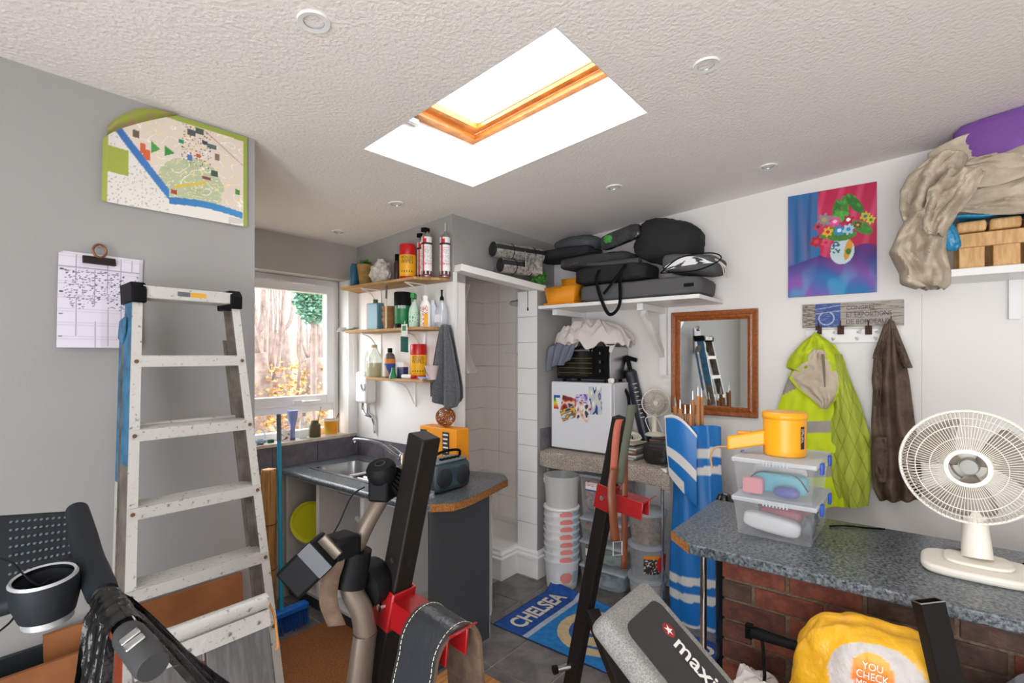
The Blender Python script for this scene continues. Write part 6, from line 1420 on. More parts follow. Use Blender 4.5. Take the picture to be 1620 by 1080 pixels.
for k, (z0, z1, x0, fr_, sd) in enumerate([(2.26, 2.46, 3.12, 9, 1), (2.40, 2.60, 3.15, 13, 4)]):
    b = MB(); b.sheet(over(z0, z1, x0, fr_, sd, .75), 60, 34); b.build('folded_layer', M_DUST, ds, thick=.008)
ro = [(245, 1478, 1530), (275, 1440, 1520), (300, 1426, 1512), (330, 1424, 1500), (350, 1430, 1490)]
fn, _, _ = hang(ro, 3.13, .08, 15, 2, amp=.03, cr=-.035); b = MB(); b.sheet(fn, 60, 50); b.build('gathered_end', M_DUST, ds, thick=.006)
rb = [(315, 1470, 1520), (340, 1440, 1510), (365, 1422, 1500), (400, 1408, 1497), (430, 1424, 1503), (448, 1426, 1502), (456, 1450, 1492)]
fn, _, _ = hang(rb, 3.12, .11, 11, 6, amp=.03, cr=-.04); b = MB(); b.sheet(fn, 64, 60); b.build('hanging_bundle', M_DUST, ds, thick=.006)
fn, _, _ = hang([(r[0], r[1] + 6, r[2] - 4) for r in rb], 3.14, -.09, 9, 3, amp=.02); b = MB(); b.sheet(fn, 30, 30); b.build('bundle_back', M_DUST, ds, thick=.004)
fn, _, _ = hang([(268, 1500, 1560), (300, 1470, 1545), (335, 1462, 1515), (362, 1462, 1496), (372, 1470, 1490)], 3.02, .04, 10, 1.2, amp=.022, cr=-.03); b = MB(); b.sheet(fn, 50, 50); b.build('front_twist', M_DUST, ds, thick=.006)
b = softbox(px(1640, 190, X=3.33) + V((0, -.12, -.06)), .15, .42, .18, .75, .04, 3); b.v = [V((q.x, q.y, min(q.z, zc(q.y) - .006))) for q in b.v]
tag(b.build('purple_beanbag', mat('purple_fabric', '#7d4fa0', .7, bump=(60, .2))), 'smooth purple cushion squeezed under the ceiling behind the dust sheet', 'cushion')
b = softbox(px(1500, 372, X=3.15), .03, .035, .075, .8, .15, 5, RX(-.35)); t = thing('blue_tarpaulin', 'shiny blue plastic sheeting poking out under the dust sheet', 'tarpaulin', px(1500, 372, X=3.15)); M_TARP = mat('blue_tarp', '#1a86b4', .25, bump=(50, .6, .008)); b.build('tail', M_TARP, t)
b = MB(); b.sheet(lambda u, v: V((3.15 + .3 * v, -.09 - .9 * u, 2.268 + .006 * math.sin(u * 30 + v * 3) + .02 * v)), 50, 8); b.build('sheet', M_TARP, t, thick=.01)
# ================================================================ BENCH WITH BRICK BASE
bw = thing('bench_worktop', 'long dark speckled worktop on a brick base', 'worktop', (2.3, -.2, .86))
bo = [(1.957, -1.3), (1.957, .698), (2.068, .811), (2.65, .811), (2.65, -1.3)]
MB().prism([V((x, y, .86)) for x, y in bo], (0, 0, .04)).build('laminate_top', M_LAM, bw, bev=.006)
b = MB(); b.flat = True; d = V((-.707, .707, 0)) * .0015; b.add([V((1.957, .698, .861)) + d, V((2.068, .811, .861)) + d, V((2.068, .811, .897)) + d, V((1.957, .698, .897)) + d], [(0, 3, 2, 1)]); b.build('chipboard_edge', M_CHIP, bw)
b0 = px(1113, 870, X=2.03); MB().tube([(2.03, b0.y, 0), (2.03, b0.y, .86)], .0125, 14).build('steel_leg', M_CHROME, bw)
# brick pier: mortar core with each visible brick proud of it
M_MORT = mat('sandy_mortar', '#6f5e4c', .95, noise=(60, 4), col2='#57493d', bump=(90, .6, .006))
pier = struct(MB().box((2.007, -1.25, -.02), (2.22, .58, .859)).build('wall_pier', M_MORT))
BM = [mat('brick_%d' % k, c1, .85, noise=(22, 6), col2=c2, bump=(70, .8, .006)) for k, (c1, c2) in enumerate([('#6c382a', '#4e281e'), ('#743d2c', '#592d20'), ('#5e3529', '#46271f'), ('#793f2c', '#5c2e20'), ('#523c31', '#3c2b23')])]
rnd = random.Random(3); z = .86 - .005; cache = {}
for row in range(12):
    zt = z - row * .075; zb = max(zt - .065, 0.0)
    if zt < .03: break
    y = .585 + .003
    first = True
    while y > -1.0:
        L_ = .2125 if not (first and row % 2) else .1025
        a_, k = y, rnd.randrange(5)
        key = (round(L_, 3), k, round(zt - zb, 3)); dx = rnd.uniform(-.0015, .0015); c = V((2.05, a_ - L_ / 2, (zt + zb) / 2))
        if key not in cache:
            b = MB(); b.box(c - V((.05, L_ / 2, (zt - zb) / 2)), c + V((.05, L_ / 2, (zt - zb) / 2))); cache[key] = b.build('brick', BM[k], pier, bev=.004, seg=2, loc=c)
        else:
            o = cache[key].copy(); COL.objects.link(o); o.location = c + V((dx, 0, 0)) - ORG[pier]
        y -= L_ + .0125; first = False
# ---------------------------------------------------------------- clear boxes and torch
M_BOXC = clear_mat('clear_box', '#f8fafc', .09, .08, .2, '#ffffff'); M_BOXL = clear_mat('clear_lid', '#f4f7fb', .1, .1, .62, '#f6f9fd'); M_CLIP = mat('blue_clip', '#1d4fb4', .3)
def clipbox(lab, z0, z1, things):
    t = stbox('clip_box', lab, (2.19, .312, z0), (2.55, .598, z1), M_BOXC, M_BOXL, None, 'clear clip boxes on the bench')
    for x in (2.27, 2.47): MB().box((x - .018, .292, z1 - .045), (x + .018, .3035, z1 - .002)).build('clip', M_CLIP, t, bev=.003)
    for x in (2.37, ): MB().box((x - .02, .6065, z1 - .04), (x + .02, .616, z1 - .002)).build('clip', M_CLIP, t, bev=.003)
    for i in range(8): MB().box((2.178, .40 + i * .012, z1 - .022), (2.1825, .405 + i * .012, z1 - .004)).build('grip_rib', M_BOXL, t)
    return t
t1 = clipbox('lower clear clip box holding a white shaver case and dark oddments', .901, 1.055, 0)
t2 = clipbox('upper clear clip box holding pink and turquoise bathroom things', 1.056, 1.212, 0)
def inbox(nm, lab, cat, c, a, e, col, amp=.03, rot=None, rough=.4):
    tag(softbox(c, a[0], a[1], a[2], e, amp, 2, rot, 26, 16).build(nm, mat('in_' + nm, col, rough)), lab, cat)
inbox('shaver_case', 'long white rounded case in the lower clip box', 'case', (2.25, .47, .95), (.03, .105, .034), .5, '#dfdcda', .02, RX(.10))
inbox('crimson_pouch', 'crimson pouch in the lower clip box', 'pouch', (2.35, .44, .962), (.06, .09, .045), .5, '#a82a4a', .1)
inbox('dark_hairdryer', 'dark oddment in the lower clip box corner', 'gadget', (2.27, .345, .955), (.04, .022, .042), .6, '#2a3436', .15)
MB_t = softbox((2.45, .45, .945), .07, .11, .036, .5, .15, 6); tag(MB_t.build('teal_cloth', mat('in_teal', '#2f4a50', .7)), 'dark teal cloth at the back of the lower clip box', 'cloth')
inbox('pink_sponge', 'pink ridged sponge in the upper clip box', 'sponge', (2.235, .535, 1.098), (.02, .038, .032), .3, '#e08c96', .02, None, .8)
inbox('turquoise_case', 'turquoise plastic case in the upper clip box', 'case', (2.31, .45, 1.105), (.035, .10, .04), .35, '#4ab4c4', .02)
inbox('blue_soap', 'royal blue oval soap box in the upper clip box', 'soap box', (2.24, .415, 1.085), (.024, .047, .022), .8, '#2a3f9c', .01)
inbox('white_bottle', 'white bottle lying in the upper clip box', 'bottle', (2.40, .47, 1.135), (.028, .1, .03), .6, '#ece8e4', .02)
MB().tube(curve([(2.22, .55, 1.12), (2.23, .50, 1.155), (2.22, .44, 1.16), (2.25, .37, 1.15), (2.24, .335, 1.10)], 7), .0028, 6)
tag(MB().tube(curve([(2.225, .575, 1.095), (2.235, .52, 1.15), (2.23, .46, 1.158), (2.25, .385, 1.15), (2.235, .34, 1.10)], 7), .0028, 6).build('black_lead', M_BLACK), 'thin black lead coiled in the upper clip box', 'cable')
M_TOR = mat('torch_yellow', '#f2a814', .35); tc = V((2.36, .445, 1.212))
to = thing('work_torch', 'big yellow site lantern with a side handle standing on the clip boxes', 'torch', tc)
MB().lathe([(.076, 0), (.08, .004), (.081, .15), (.084, .152), (.086, .158), (.086, .17), (.08, .178), (0, .18)], tc, n=40).build('drum', M_TOR, to)
hd_ = V((-.35, .93, 0)).normalized(); sd_ = V((.93, .35, 0)).normalized()
b = MB(); b.hexa([tc + hd_ * .075 + sd_ * .028 + V((0, 0, .04)), tc + hd_ * .075 - sd_ * .028 + V((0, 0, .04)), tc + hd_ * .22 - sd_ * .02 + V((0, 0, .008)), tc + hd_ * .22 + sd_ * .02 + V((0, 0, .008)), tc + hd_ * .075 + sd_ * .028 + V((0, 0, .10)), tc + hd_ * .075 - sd_ * .028 + V((0, 0, .10)), tc + hd_ * .22 - sd_ * .02 + V((0, 0, .065)), tc + hd_ * .22 + sd_ * .02 + V((0, 0, .065))])
b.build('handle', M_TOR, to, bev=.008, seg=3)
q = tc + hd_ * .15 + V((0, 0, .085)); MB().obox(q, hd_ * .03, sd_ * .008, V((0, 0, .006)) - hd_ * .0).build('switch', mat('torch_amber', '#d98c10', .4), to, bev=.003)
a_ = math.atan2(-.75, -.66)
wrap(to, tc, .0812, .035, .125, lambda u, v: hx('#221f1a') if not (.3 < v < .9 and abs(u - .5) < .3 and nz(u * 6, v * 26, 2) > .1) else hx('#d8d4cc'), a_ + .12, a_ + .38, 14, 30, r1=.0816, name='label_strip')
MB().tube(curve([tc + hd_ * .22 + V((0, 0, .02)), tc + hd_ * .265 + V((0, 0, .015)), tc + hd_ * .285 + V((0, 0, -.02)), tc + hd_ * .28 + V((0, 0, -.075))], 6), .0045, 6).build('wrist_cord', mat('tan_cord', '#b98d62', .7), to)
# ---------------------------------------------------------------- large desk fan
M_IV = mat('ivory_plastic', '#ece6da', .35); fb = V((2.30, -.145, .90)); fc = px(1533, 738, D=1.74)
fan = thing('desk_fan', 'large ivory oscillating desk fan standing on the bench', 'fan', fb)
MB().prism([fb + V((math.copysign(abs(math.cos(a)) ** .55, math.cos(a)) * .115, math.copysign(abs(math.sin(a)) ** .55, math.sin(a)) * .15, 0)) for a in [2 * math.pi * k / 40 for k in range(40)]], (0, 0, .028)).build('base', M_IV, fan, bev=.01, seg=3)
MB().prism([fb + V((.02 + math.copysign(abs(math.cos(a)) ** .6, math.cos(a)) * .075, math.copysign(abs(math.sin(a)) ** .6, math.sin(a)) * .09, .028)) for a in [2 * math.pi * k / 32 for k in range(32)]], (0, 0, .012)).build('base_step', M_IV, fan, bev=.006)
fn_ = V((-.86, .36, .05)).normalized(); fn_ = V((-.93, .1, .04)).normalized()
st = fb + V((.03, 0, .04)); tp_ = fc - fn_ * .075
MB().tube([st, st.lerp(tp_, .5), tp_ + V((0, 0, -.02))], [.052, .04, .032], 18, sq=(.8, 1)).build('column', M_IV, fan)
MB().lathe([(0, .02), (.045, .018), (.055, 0), (.055, -.08), (.04, -.1), (0, -.105)], fc - fn_ * .06, fn_, n=28).build('motor_housing', M_IV, fan)
RF = .188
cage(fan, fc, fn_, RF, 96, .0012, .05, M_IV, .058, [(RF, 0, .0055), (.14, .045, .0016), (.165, .03, .0012), (.10, .049, .0012)])
x, y, d = axes(fn_); MB().lathe([(.05, .046), (.05, .054), (.062, .054), (.064, .046)], fc, fn_, n=40, cap=False).build('hub_ring', M_IV, fan)
blades(fan, fc - fn_ * .0, fn_, .166, 3, mat('smoked_clear_blade', '#8f867b', .25), .03, .3); MB().lathe([(0, .02), (.024, .018), (.028, -.02), (.028, -.05)], fc, fn_, n=24).build('spinner', mat('grey_spinner', '#9a9a94', .35), fan)
MB().tube(curve([fb + V((.12, -.12, .02)), (2.5, -.3, .93), (2.6, -.35, 1.0), (2.62, -.4, 1.06)], 6), .003, 6).build('flex', M_BLACK, fan)
q = px(1510, 868, Z=.942); tag(MB().box(q + V((-.006, -.035, 0)), q + V((.006, .035, .006))).build('grey_pen', mat('pen_grey', '#4c5252', .4)), 'short grey pen lying on the fan base', 'pen')
tag(MB().tube(curve([(2.52, .305, .904), (2.56, .25, .906), (2.59, .18, .904), (2.62, .12, .904)], 6), .0035, 6).build('black_cable', M_BLACK), 'short black cable lying behind the clip boxes', 'cable')
# ================================================================ RUG
RX0, RX1, RY0, RY1 = 2.34, 2.96, .86, 2.02
def rugcol(u, v):
    x = RX0 + (RX1 - RX0) * u; y = RY0 + (RY1 - RY0) * v; n = nz(x * 30, y * 30, 2) * .12
    if min(u, 1 - u, v, 1 - v) < .006: return hx('#2a3a6a')
    if y > 1.80 or y < 1.03: c = hx('#1a4a94')
    elif 1.765 < y < 1.80 or 1.03 < y < 1.06: c = hx('#a8b4c0')
    else: c = hx('#1f78bc')
    r = math.hypot(x - 2.65, y - 1.47); a = math.atan2(y - 1.47, x - 2.65)
    if r < .245 and 1.055 < y < 1.765:
        c = hx('#c9b48c')
        if abs(r - .165) < .012 or (r < .12 and math.sin(a * 2 + r * 40) > .55): c = hx('#2a5aa4')
    return tuple(max(0, min(1, q + n * .6)) for q in c)
def rugpos(u, v):
    x = RX0 + (RX1 - RX0) * u; y = RY0 + (RY1 - RY0) * v
    curl = .05 * max(0, (u - .86) / .14) ** 2 * max(0, (v - .55) / .45) + .002 * math.sin(x * 13) * math.sin(y * 11)
    return V((x, y, .0065 + max(0, curl)))
rg = thing('lettered_rug', 'blue bath rug with cream disc and lettering on the slate tiles', 'rug', ((RX0 + RX1) / 2, 1.4, 0)); rg.name = 'lettered_rug'
o = printed('rug_pile', rugcol, rugpos, 130, 230, rg, mat('rug_pile_print', '#ffffff', .95, attr='Col'), thick=.006)
M_RL = mat('cream_rug_lettering', '#d9d2c0', .95)
text('lettering', 'CHELSEA', (2.40, 1.845, .0085), (1, 0, 0), (0, 1, 0), .50, .12, M_RL, rg, .0012, .03)
text('lettering', 'CHELSEA', (2.90, 1.0, .0085), (-1, 0, 0), (0, -1, 0), .50, .12, M_RL, rg, .0012, .03)
# ================================================================ WEIGHT BENCH
M_RED = mat('gloss_red_paint', '#8c0f14', .3, coat=.25); M_PADG = mat('grey_mesh_vinyl', '#93928f', .7, bump=(420, .6, .003), noise=(300, 2), col2='#74726f'); M_PADK = mat('black_vinyl', '#2c2c2d', .5, bump=(300, .2, .002))
wb = thing('weight_bench', 'black barbell bench with two uprights, red hooks and an inclined grey pad', 'weight bench', (1.2, .6, 0))
def extend(T, B, z): t = (T.z - z) / (T.z - B.z); return T + (B - T) * t
LT, LB = px(672, 688, D=1.07), px(597, 1080, D=1.16); LF = extend(LT, LB, .075)
RT, RB = px(983, 660, D=1.80), px(912, 1040, D=1.97); RF_ = extend(RT, RB, .075)
def post(T, F, nm):
    d = (T - F).normalized(); x = V((1, 0, 0)); x = (x - d * x.dot(d)).normalized(); y = d.cross(x)
    b = MB(); b.obox((T + F) / 2, x * .025, y * .025, d * (T - F).length / 2); o = b.build(nm, M_SATIN, wb, bev=.004)
    return d, x, y
dl_, xl, yl = post(LT, LF, 'upright'); dr_2, xr, yr = post(RT, RF_, 'upright')
for T, d, x, y in ((LT, dl_, xl, yl), (RT, dr_2, xr, yr)):
    for k in range(8):
        q = T - d * (.28 + .09 * k) - y * .0255 if y.y > 0 else T - d * (.28 + .09 * k) + y * .0255
        for f_ in (q, T - d * (.28 + .09 * k) - x * .0255):
            nn = (f_ - (T - d * (.28 + .09 * k))).normalized(); MB().lathe([(0, .0004), (.006, .0004)], f_, nn, n=12, cap=False).build('pin_hole', mat('hole_black', '#0c0c0c', .9), wb)
for F, sgn in ((LF, -1), (RF_, 1)):
    MB().bar(F + V((0, .10, -.028)), F + V((0, -.45, -.028)), .05, .05).build('foot_bar', M_SATIN, wb, bev=.004)
    for yy in (.11, -.46): MB().box(F + V((-.028, yy - .012, -.0548)), F + V((.028, yy + .012, .0))).build('end_cap', M_BLACK, wb, bev=.003)
MB().bar(LF + V((.026, .1, .04)), RF_ + V((-.026, .1, .04)), .05, .05).build('cross_bar', M_SATIN, wb)
S0, S1 = px(934, 962, D=1.9), V((1.235, .43, .395)); MB().bar(S0 + (S1 - S0).normalized() * .02, S1, .045, .045).build('diagonal_strut', M_SATIN, wb, bev=.003)
q = LF.lerp(LT, .45); MB().bar(q + (V((1.155, .43, .395)) - q).normalized() * .03, V((1.155, .43, .395)), .045, .045).build('diagonal_strut', M_SATIN, wb, bev=.003)
# centre rail, legs and seat post under the pad
MB().bar((1.195, .95, .33), (1.195, -.45, .38), .05, .05).build('main_rail', M_SATIN, wb, bev=.004); MB().bar((1.195, .94, .06), (1.195, .94, .31), .05, .05, up=(0, 1, 0)).build('rail_post', M_SATIN, wb); MB().bar((1.195, -.42, .03), (1.195, -.42, .36), .05, .05, up=(0, 1, 0)).build('rail_post', M_SATIN, wb)
MB().bar((.95, -.42, .025), (1.44, -.42, .025), .05, .05).build('front_foot', M_SATIN, wb)
pd = V((0, -.773, -.634)); pu = V((0, -.634, .773)); P0 = V((1.195, .587, 1.015)); PX = V((1, 0, 0)); PL = .62
MB().obox(P0 + pd * PL / 2 - pu * .032, PX * .13, pd * PL / 2, pu * .032).build('back_pad', M_PADG, wb, bev=.022, seg=4)
b = MB(); W, L_ = .092, PL - .10; pts = []
for cx, cy, a0 in ((W - .03, .03, -90), (W - .03, L_ - .03, 0), (-W + .03, L_ - .03, 90), (-W + .03, .03, 180)):
    for k in range(6): a = math.radians(a0 + 18 * k); pts.append(P0 + PX * (cx + .03 * math.cos(a)) + pd * (.05 + cy + .03 * math.sin(a)) + pu * .0004)
b.prism(pts, pu * .002); ip = b.build('pad_inlay', M_PADK, wb)
e0 = P0 + pd * .122 + PX * .04; MB().lathe([(0, .0030), (.019, .0030)], e0, pu, n=28, cap=False).build('emblem_disc', M_RED, wb)
b = MB(); st_ = []
for k in range(10):
    a = math.pi * 2 * k / 10 + .3; r = .015 if k % 2 == 0 else .0055; st_.append(e0 + (PX * math.cos(a) + pd * math.sin(a)) * r + pu * .0034)
b.add(st_, [tuple(range(10))]); b.build('emblem_star', M_LWHT, wb)
text('lettering', 'maxi', P0 + pd * .150 + PX * .012 + pu * .003, pd, PX, .118, .050, M_LWHT, wb, .0006, .015)
MB().obox(P0 + pd * PL * .5 - pu * .09, PX * .02, pd * PL * .42, pu * .02).build('pad_support', M_SATIN, wb); MB().bar(P0 + pd * .3 - pu * .105, (1.195, .62, .37), .04, .04).build('pad_prop', M_SATIN, wb)
MB().obox(V((1.195, -.10, .47)), V((.13, 0, 0)), V((0, .17, 0)), V((0, 0, .032))).build('seat_pad', M_PADG, wb, bev=.02, seg=3); MB().box((1.175, -.12, .40), (1.215, -.08, .44)).build('seat_post', M_SATIN, wb)
# red bar hooks
def jcup(c, x, y, d, AL=.06):
    """c on the post axis; arm runs towards -Y with an upturned lip"""
    ny = y if y.y < 0 else -y
    b = MB()
    b.obox(c + ny * .029, x * .031, d * .045, ny * .003); b.obox(c + x * .029 , ny * .03, d * .045, x * .003); b.obox(c - x * .029, ny * .03, d * .045, x * .003)
    o = b.build('hook_plate', M_RED, wb, bev=.002)
    a = V((0, -1, -.12)).normalized(); u_ = V((0, -.12, 1)).normalized(); s0 = c + ny * .032
    b = MB(); b.obox(s0 + a * AL - x * .0275, a * AL, x * .003, u_ * .03); b.obox(s0 + a * AL + x * .0275, a * AL, x * .003, u_ * .03); b.obox(s0 + a * AL + u_ * .027, a * AL, x * .03, u_ * .003); b.build('hook_arm', M_RED, wb, bev=.002)
    MB().obox(s0 + a * (AL * 2 + .006) + u_ * .036, (a + u_ * .8).normalized() * .018, x * .03, u_.cross(x).normalized() * .003).build('hook_lip', M_RED, wb, bev=.002)
    MB().lathe([(.009, 0), (.008, .006), (0, .0065)], c - x * .032, -x, n=14).build('bolt', M_CHROME, wb)
    return s0, a, u_
cL = px(622, 958, D=1.115); cL = LT + (cL - LT).dot((LF - LT).normalized()) * (LF - LT).normalized(); sL, aL, uL = jcup(cL, xl, yl, dl_, .085)
cR = px(958, 783, D=1.855); cR = RT + (cR - RT).dot((RF_ - RT).normalized()) * (RF_ - RT).normalized(); sR, aR, uR = jcup(cR, xr, yr, dr_2)
q = RT + (RF_ - RT) * .735; MB().tube([q + V((-.02, .012, 0)), q + V((-.065, .04, 0))], .012, 12).build('plate_peg', M_CHROME, wb); MB().tube([q + V((-.065, .04, 0)), q + V((-.078, .048, 0))], .016, 12).build('peg_cap', M_BLACK, wb)
# lifting belt over the left hook
M_BELT = mat('black_belt_leather', '#2a2d31', .35, bump=(90, .3, .004)); M_TAN = mat('brown_suede', '#63503f', .85, noise=(30, 3), col2='#523f31'); M_STI = mat('cream_stitch', '#c9bda2', .8)
wl = thing('lifting_belt', 'wide black leather lifting belt with cream stitching looped over the hook', 'belt', sL + aL * .09 + V((0, 0, -.3)))
cb_ = sL + aL * .122; topz = .038
def belt(u, v, off=0):
    """u along the belt, v across it (along the hook arm)"""
    s_ = (u - .5) * .86; R = .062; yy = (v - .5) * .105
    if abs(s_) < R * math.pi / 2: a = s_ / R; p = V((math.sin(a) * (R + off), 0, math.cos(a) * (R + off) - R + topz))
    else:
        l = abs(s_) - R * math.pi / 2; sg = 1 if s_ > 0 else -1; p = V((sg * (R + off + .045 * math.sin(min(1, l / .3) * 2.2) * (1 if sg < 0 else .35)), 0, -R + topz - l))
    return cb_ + p + V((0, -yy, 0)) + V((0, 0, -.12 * yy))
b = MB(); b.sheet(lambda u, v: belt(u, v, .004), 70, 8); b.build('outer_face', M_BELT, wl); b = MB(); b.sheet(lambda u, v: belt(u, v, -.004), 70, 8); b.build('inner_face', M_TAN, wl)
for v_ in (0, 1): b = MB(); b.sheet(lambda u, v, v_=v_: belt(u, v_, -.004 + .008 * v), 70, 2); b.build('belt_edge', M_TAN, wl)
for v_ in (.07, .93):
    b = MB()
    for k in range(90): b.tube([belt((k + .15) / 90, v_, .0048), belt((k + .85) / 90, v_, .0048)], .0009, 4)
    stuff(b.build('stitching', M_STI, wl))
b = MB(); b.sheet(lambda u, v: belt(.13 + .16 * u, .3 + .36 * v, .0085), 16, 8); b.build('keeper_patch', M_BELT, wl, thick=.003); b = MB(); b.sheet(lambda u, v: belt(.15 + .04 * u, .42 + .12 * v, .010), 6, 4); b.build('gold_stamp', mat('gold_stamp', '#b9923a', .4), wl)
# straps over the right upright
def ribbon(pts, w, m, nm, par, wd=(.78, -.62, 0), n=8):
    P = curve(pts, n); wd = V(wd).normalized(); b = MB(); b.sheet(lambda u, v: P[min(len(P) - 1, int(round(u * (len(P) - 1))))] + wd * ((v - .5) * w), len(P), 3); return b.build(nm, m, par, thick=.003)
M_SAL = mat('salmon_webbing', '#a0523f', .7); M_KHA = mat('khaki_webbing', '#4f5244', .8); M_LEA = mat('brown_belt_leather', '#69351c', .45)
D0 = 1.76
t = thing('salmon_strap', 'salmon coloured webbing strap slung over the tall upright', 'strap', px(968, 790, D=D0)); ribbon([px(985, 668, D=D0 + .06), px(980, 664, D=D0), px(975, 690, D=D0 - .01), px(971, 740, D=D0), px(966, 788, D=D0 + .01)], .026, M_SAL, 'webbing', t)
t = thing('khaki_strap', 'khaki webbing strap slung over the tall upright', 'strap', px(985, 770, D=D0)); ribbon([px(1001, 652, D=D0 + .05), px(1000, 640, D=D0 + .03), px(997, 660, D=D0 + .02), px(990, 700, D=D0 + .01), px(980, 765, D=D0 + .02)], .03, M_KHA, 'webbing', t)
t = thing('leather_strap', 'plain brown leather strap hanging behind the red hook', 'strap', px(988, 780, D=D0)); ribbon([px(990, 664, D=D0 + .07), px(990, 690, D=D0 + .03), px(989, 730, D=D0 + .03), px(988, 900, D=D0 + .03)], .022, M_LEA, 'leather', t)
t = thing('buckle_belt', 'brown leather belt with a steel buckle hanging from the red hook', 'belt', px(976, 872, D=D0)); ribbon([px(972, 742, D=D0 - .02), px(968, 770, D=D0 - .03), px(969, 800, D=D0 - .04), px(974, 856, D=D0 - .03)], .03, M_LEA, 'leather', t)
q = px(977, 866, D=D0 - .03); MB().tube([q + V((.016 * .78 * a, -.016 * .62 * a, b_)) for a, b_ in ((-1, .02), (1, .02), (1, -.025), (-1, -.025))], .003, 6, closed=True).build('buckle', M_STEEL, t)
# ---------------------------------------------------------------- exercise bike front post
M_TAUPE = mat('taupe_metallic', '#665b50', .3, metal=.35)
bk = thing('exercise_bike', 'taupe and black exercise bike handlebar post with a round knob', 'exercise bike', (.60, .95, 0))
b1, b2, b3 = px(568, 1080, D=1.06), px(578, 1000, D=1.06), px(556, 930, D=1.05); b0_ = V((b1.x - .01, b1.y + .04, .06))
MB().tube([b0_, b1, b2], [.030, .030, .028], 18, sq=(1, .75)).build('main_post', M_TAUPE, bk)
MB().tube(curve([b2, px(572, 965, D=1.055), b3, px(560, 895, D=1.05)], 5), .023, 16).build('post_neck', M_TAUPE, bk)
MB().tube([px(553, 925, D=1.05), px(563, 868, D=1.055)], [.034, .033], 16).build('ribbed_sleeve', M_BLACK, bk)
MB().tube(curve([px(563, 868, D=1.055), px(580, 830, D=1.07), px(603, 790, D=1.09), px(622, 765, D=1.11), px(640, 745, D=1.14), px(668, 730, D=1.20)], 5), .0165, 14).build('handlebar_tube', M_TAUPE, bk)
for k in range(6): MB().lathe([(.024, -.003), (.028, 0), (.024, .003)], px(614 + 4.2 * k, 772 - 4 * k, D=1.10 + .004 * k), px(640, 745, D=1.14) - px(603, 790, D=1.09), n=20).build('clamp_rib', M_BLACK, bk)
kn = px(603, 742, D=1.08); kd = V((-.35, -.15, 1)).normalized(); b = MB()
b.lathe([(.018, -.05), (.022, -.03), (.028, -.022), (.031, -.012), (.031, .004), (.026, .012), (0, .015)], kn, kd, n=32); b.build('knob', M_BLACK, bk); MB().lathe([(.010, .0135), (.011, .0145), (.009, .015)], kn, kd, n=20, cap=False).build('knob_ring', M_TMG, bk)
MB().obox(px(606, 772, D=1.09), V((.024, .012, .0)), V((-.010, .02, 0)), V((0, 0, .024))).build('clamp_block', M_BLACK, bk, bev=.006)
bx_ = px(492, 892, D=1.0); r1 = (px(520, 872, D=1.0) - px(470, 920, D=1.0)).normalized(); r2 = ray(492, 892).normalized(); r3 = r1.cross(r2).normalized(); r2 = r3.cross(r1).normalized()
o_ = MB().obox(bx_, r1 * .046, r3 * .033, r2 * .035).build('console_box', M_BLACK, bk, bev=.006); MB().obox(bx_ + r1 * .03 - r2 * .036, r1 * .016, r3 * .031, r2 * .0015).build('console_face', mat('slate_face', '#2c3136', .4), o_)
MB().obox(px(519, 868, D=.99), r1 * .016, r3 * .024, r2 * .004).build('clip_bracket', M_TAUPE, bk, bev=.002)
MB().obox(px(540, 862, D=1.03), V((.03, .0, 0)), V((0, .03, 0)), V((0, 0, .022))).build('hinge_block', M_BLACK, bk, bev=.01, seg=3)
ribbon([px(520, 868, D=1.0), px(531, 885, D=1.0), px(522, 920, D=1.0), px(520, 955, D=1.01), px(533, 990, D=1.02)], .034, M_TAN, 'foot_strap', bk)
MB().tube(curve([px(577, 770, D=1.06), px(556, 785, D=1.05), px(535, 830, D=1.04), px(515, 862, D=1.03)], 6), .0016, 6).build('sensor_wire', M_BLACK, bk)
MB().lathe([(0, -.03), (.045, -.025), (.05, 0), (.045, .025), (0, .03)], px(585, 920, D=1.10), (.8, .2, .1), n=28).build('flywheel_cover', M_BLACK, bk)
MB().tube(curve([px(566, 900, D=1.08), px(562, 930, D=1.07), px(575, 950, D=1.075)], 6), .006, 8).build('red_cable', mat('red_flex', '#b8303c', .4), bk)
MB().box((b0_.x - .34, b0_.y - .04, .02), (b0_.x + .03, b0_.y + .04, .06)).build('base_bar', M_TAUPE, bk, bev=.01); MB().box((b0_.x - .34, b0_.y - .04, .0), (b0_.x - .28, b0_.y + .04, .02)).build('foot', M_BLACK, bk); MB().box((b0_.x - .03, b0_.y - .04, .0), (b0_.x + .03, b0_.y + .04, .02)).build('foot', M_BLACK, bk)
# ================================================================ LOWER RIGHT FOREGROUND
T = px(1468, 950, D=1.32); Bt = px(1500, 1085, D=1.285); F = extend(T, Bt, .0); d = (T - F).normalized(); x = V((.62, -.78, 0)); x = (x - d * x.dot(d)).normalized(); y = d.cross(x)
rp_ = thing('steel_post', 'open topped black rectangular steel tube leaning at the bench front', 'post', F); hl = (T - F).length / 2; mc = (T + F) / 2
for ax, o1, hw in ((x, y, (.031, .0012)), (y, x, (.0155, .0012))):
    for s_ in (-1, 1): MB().obox(mc + o1 * s_ * (.0155 if ax is x else .031), ax * hw[0], o1 * hw[1], d * hl).build('tube_wall', M_SATIN, rp_)
b = MB()
for s_ in (-1, 1): b.obox(T + y * s_ * .0155, x * .032, y * .0013, d * .0012); b.obox(T + x * s_ * .031, y * .016, x * .0013, d * .0012)
b.build('bare_rim', M_STEEL, rp_)
yb = thing('yellow_bag', 'stuffed yellow carrier bag with a grey oval and orange disc', 'bag', (1.80, .12, 0)); yc = V((1.80, .115, .432))
M_YB = mat('crinkled_bag_print', '#ffffff', .45, attr='Col', bump=(28, .7, .012))
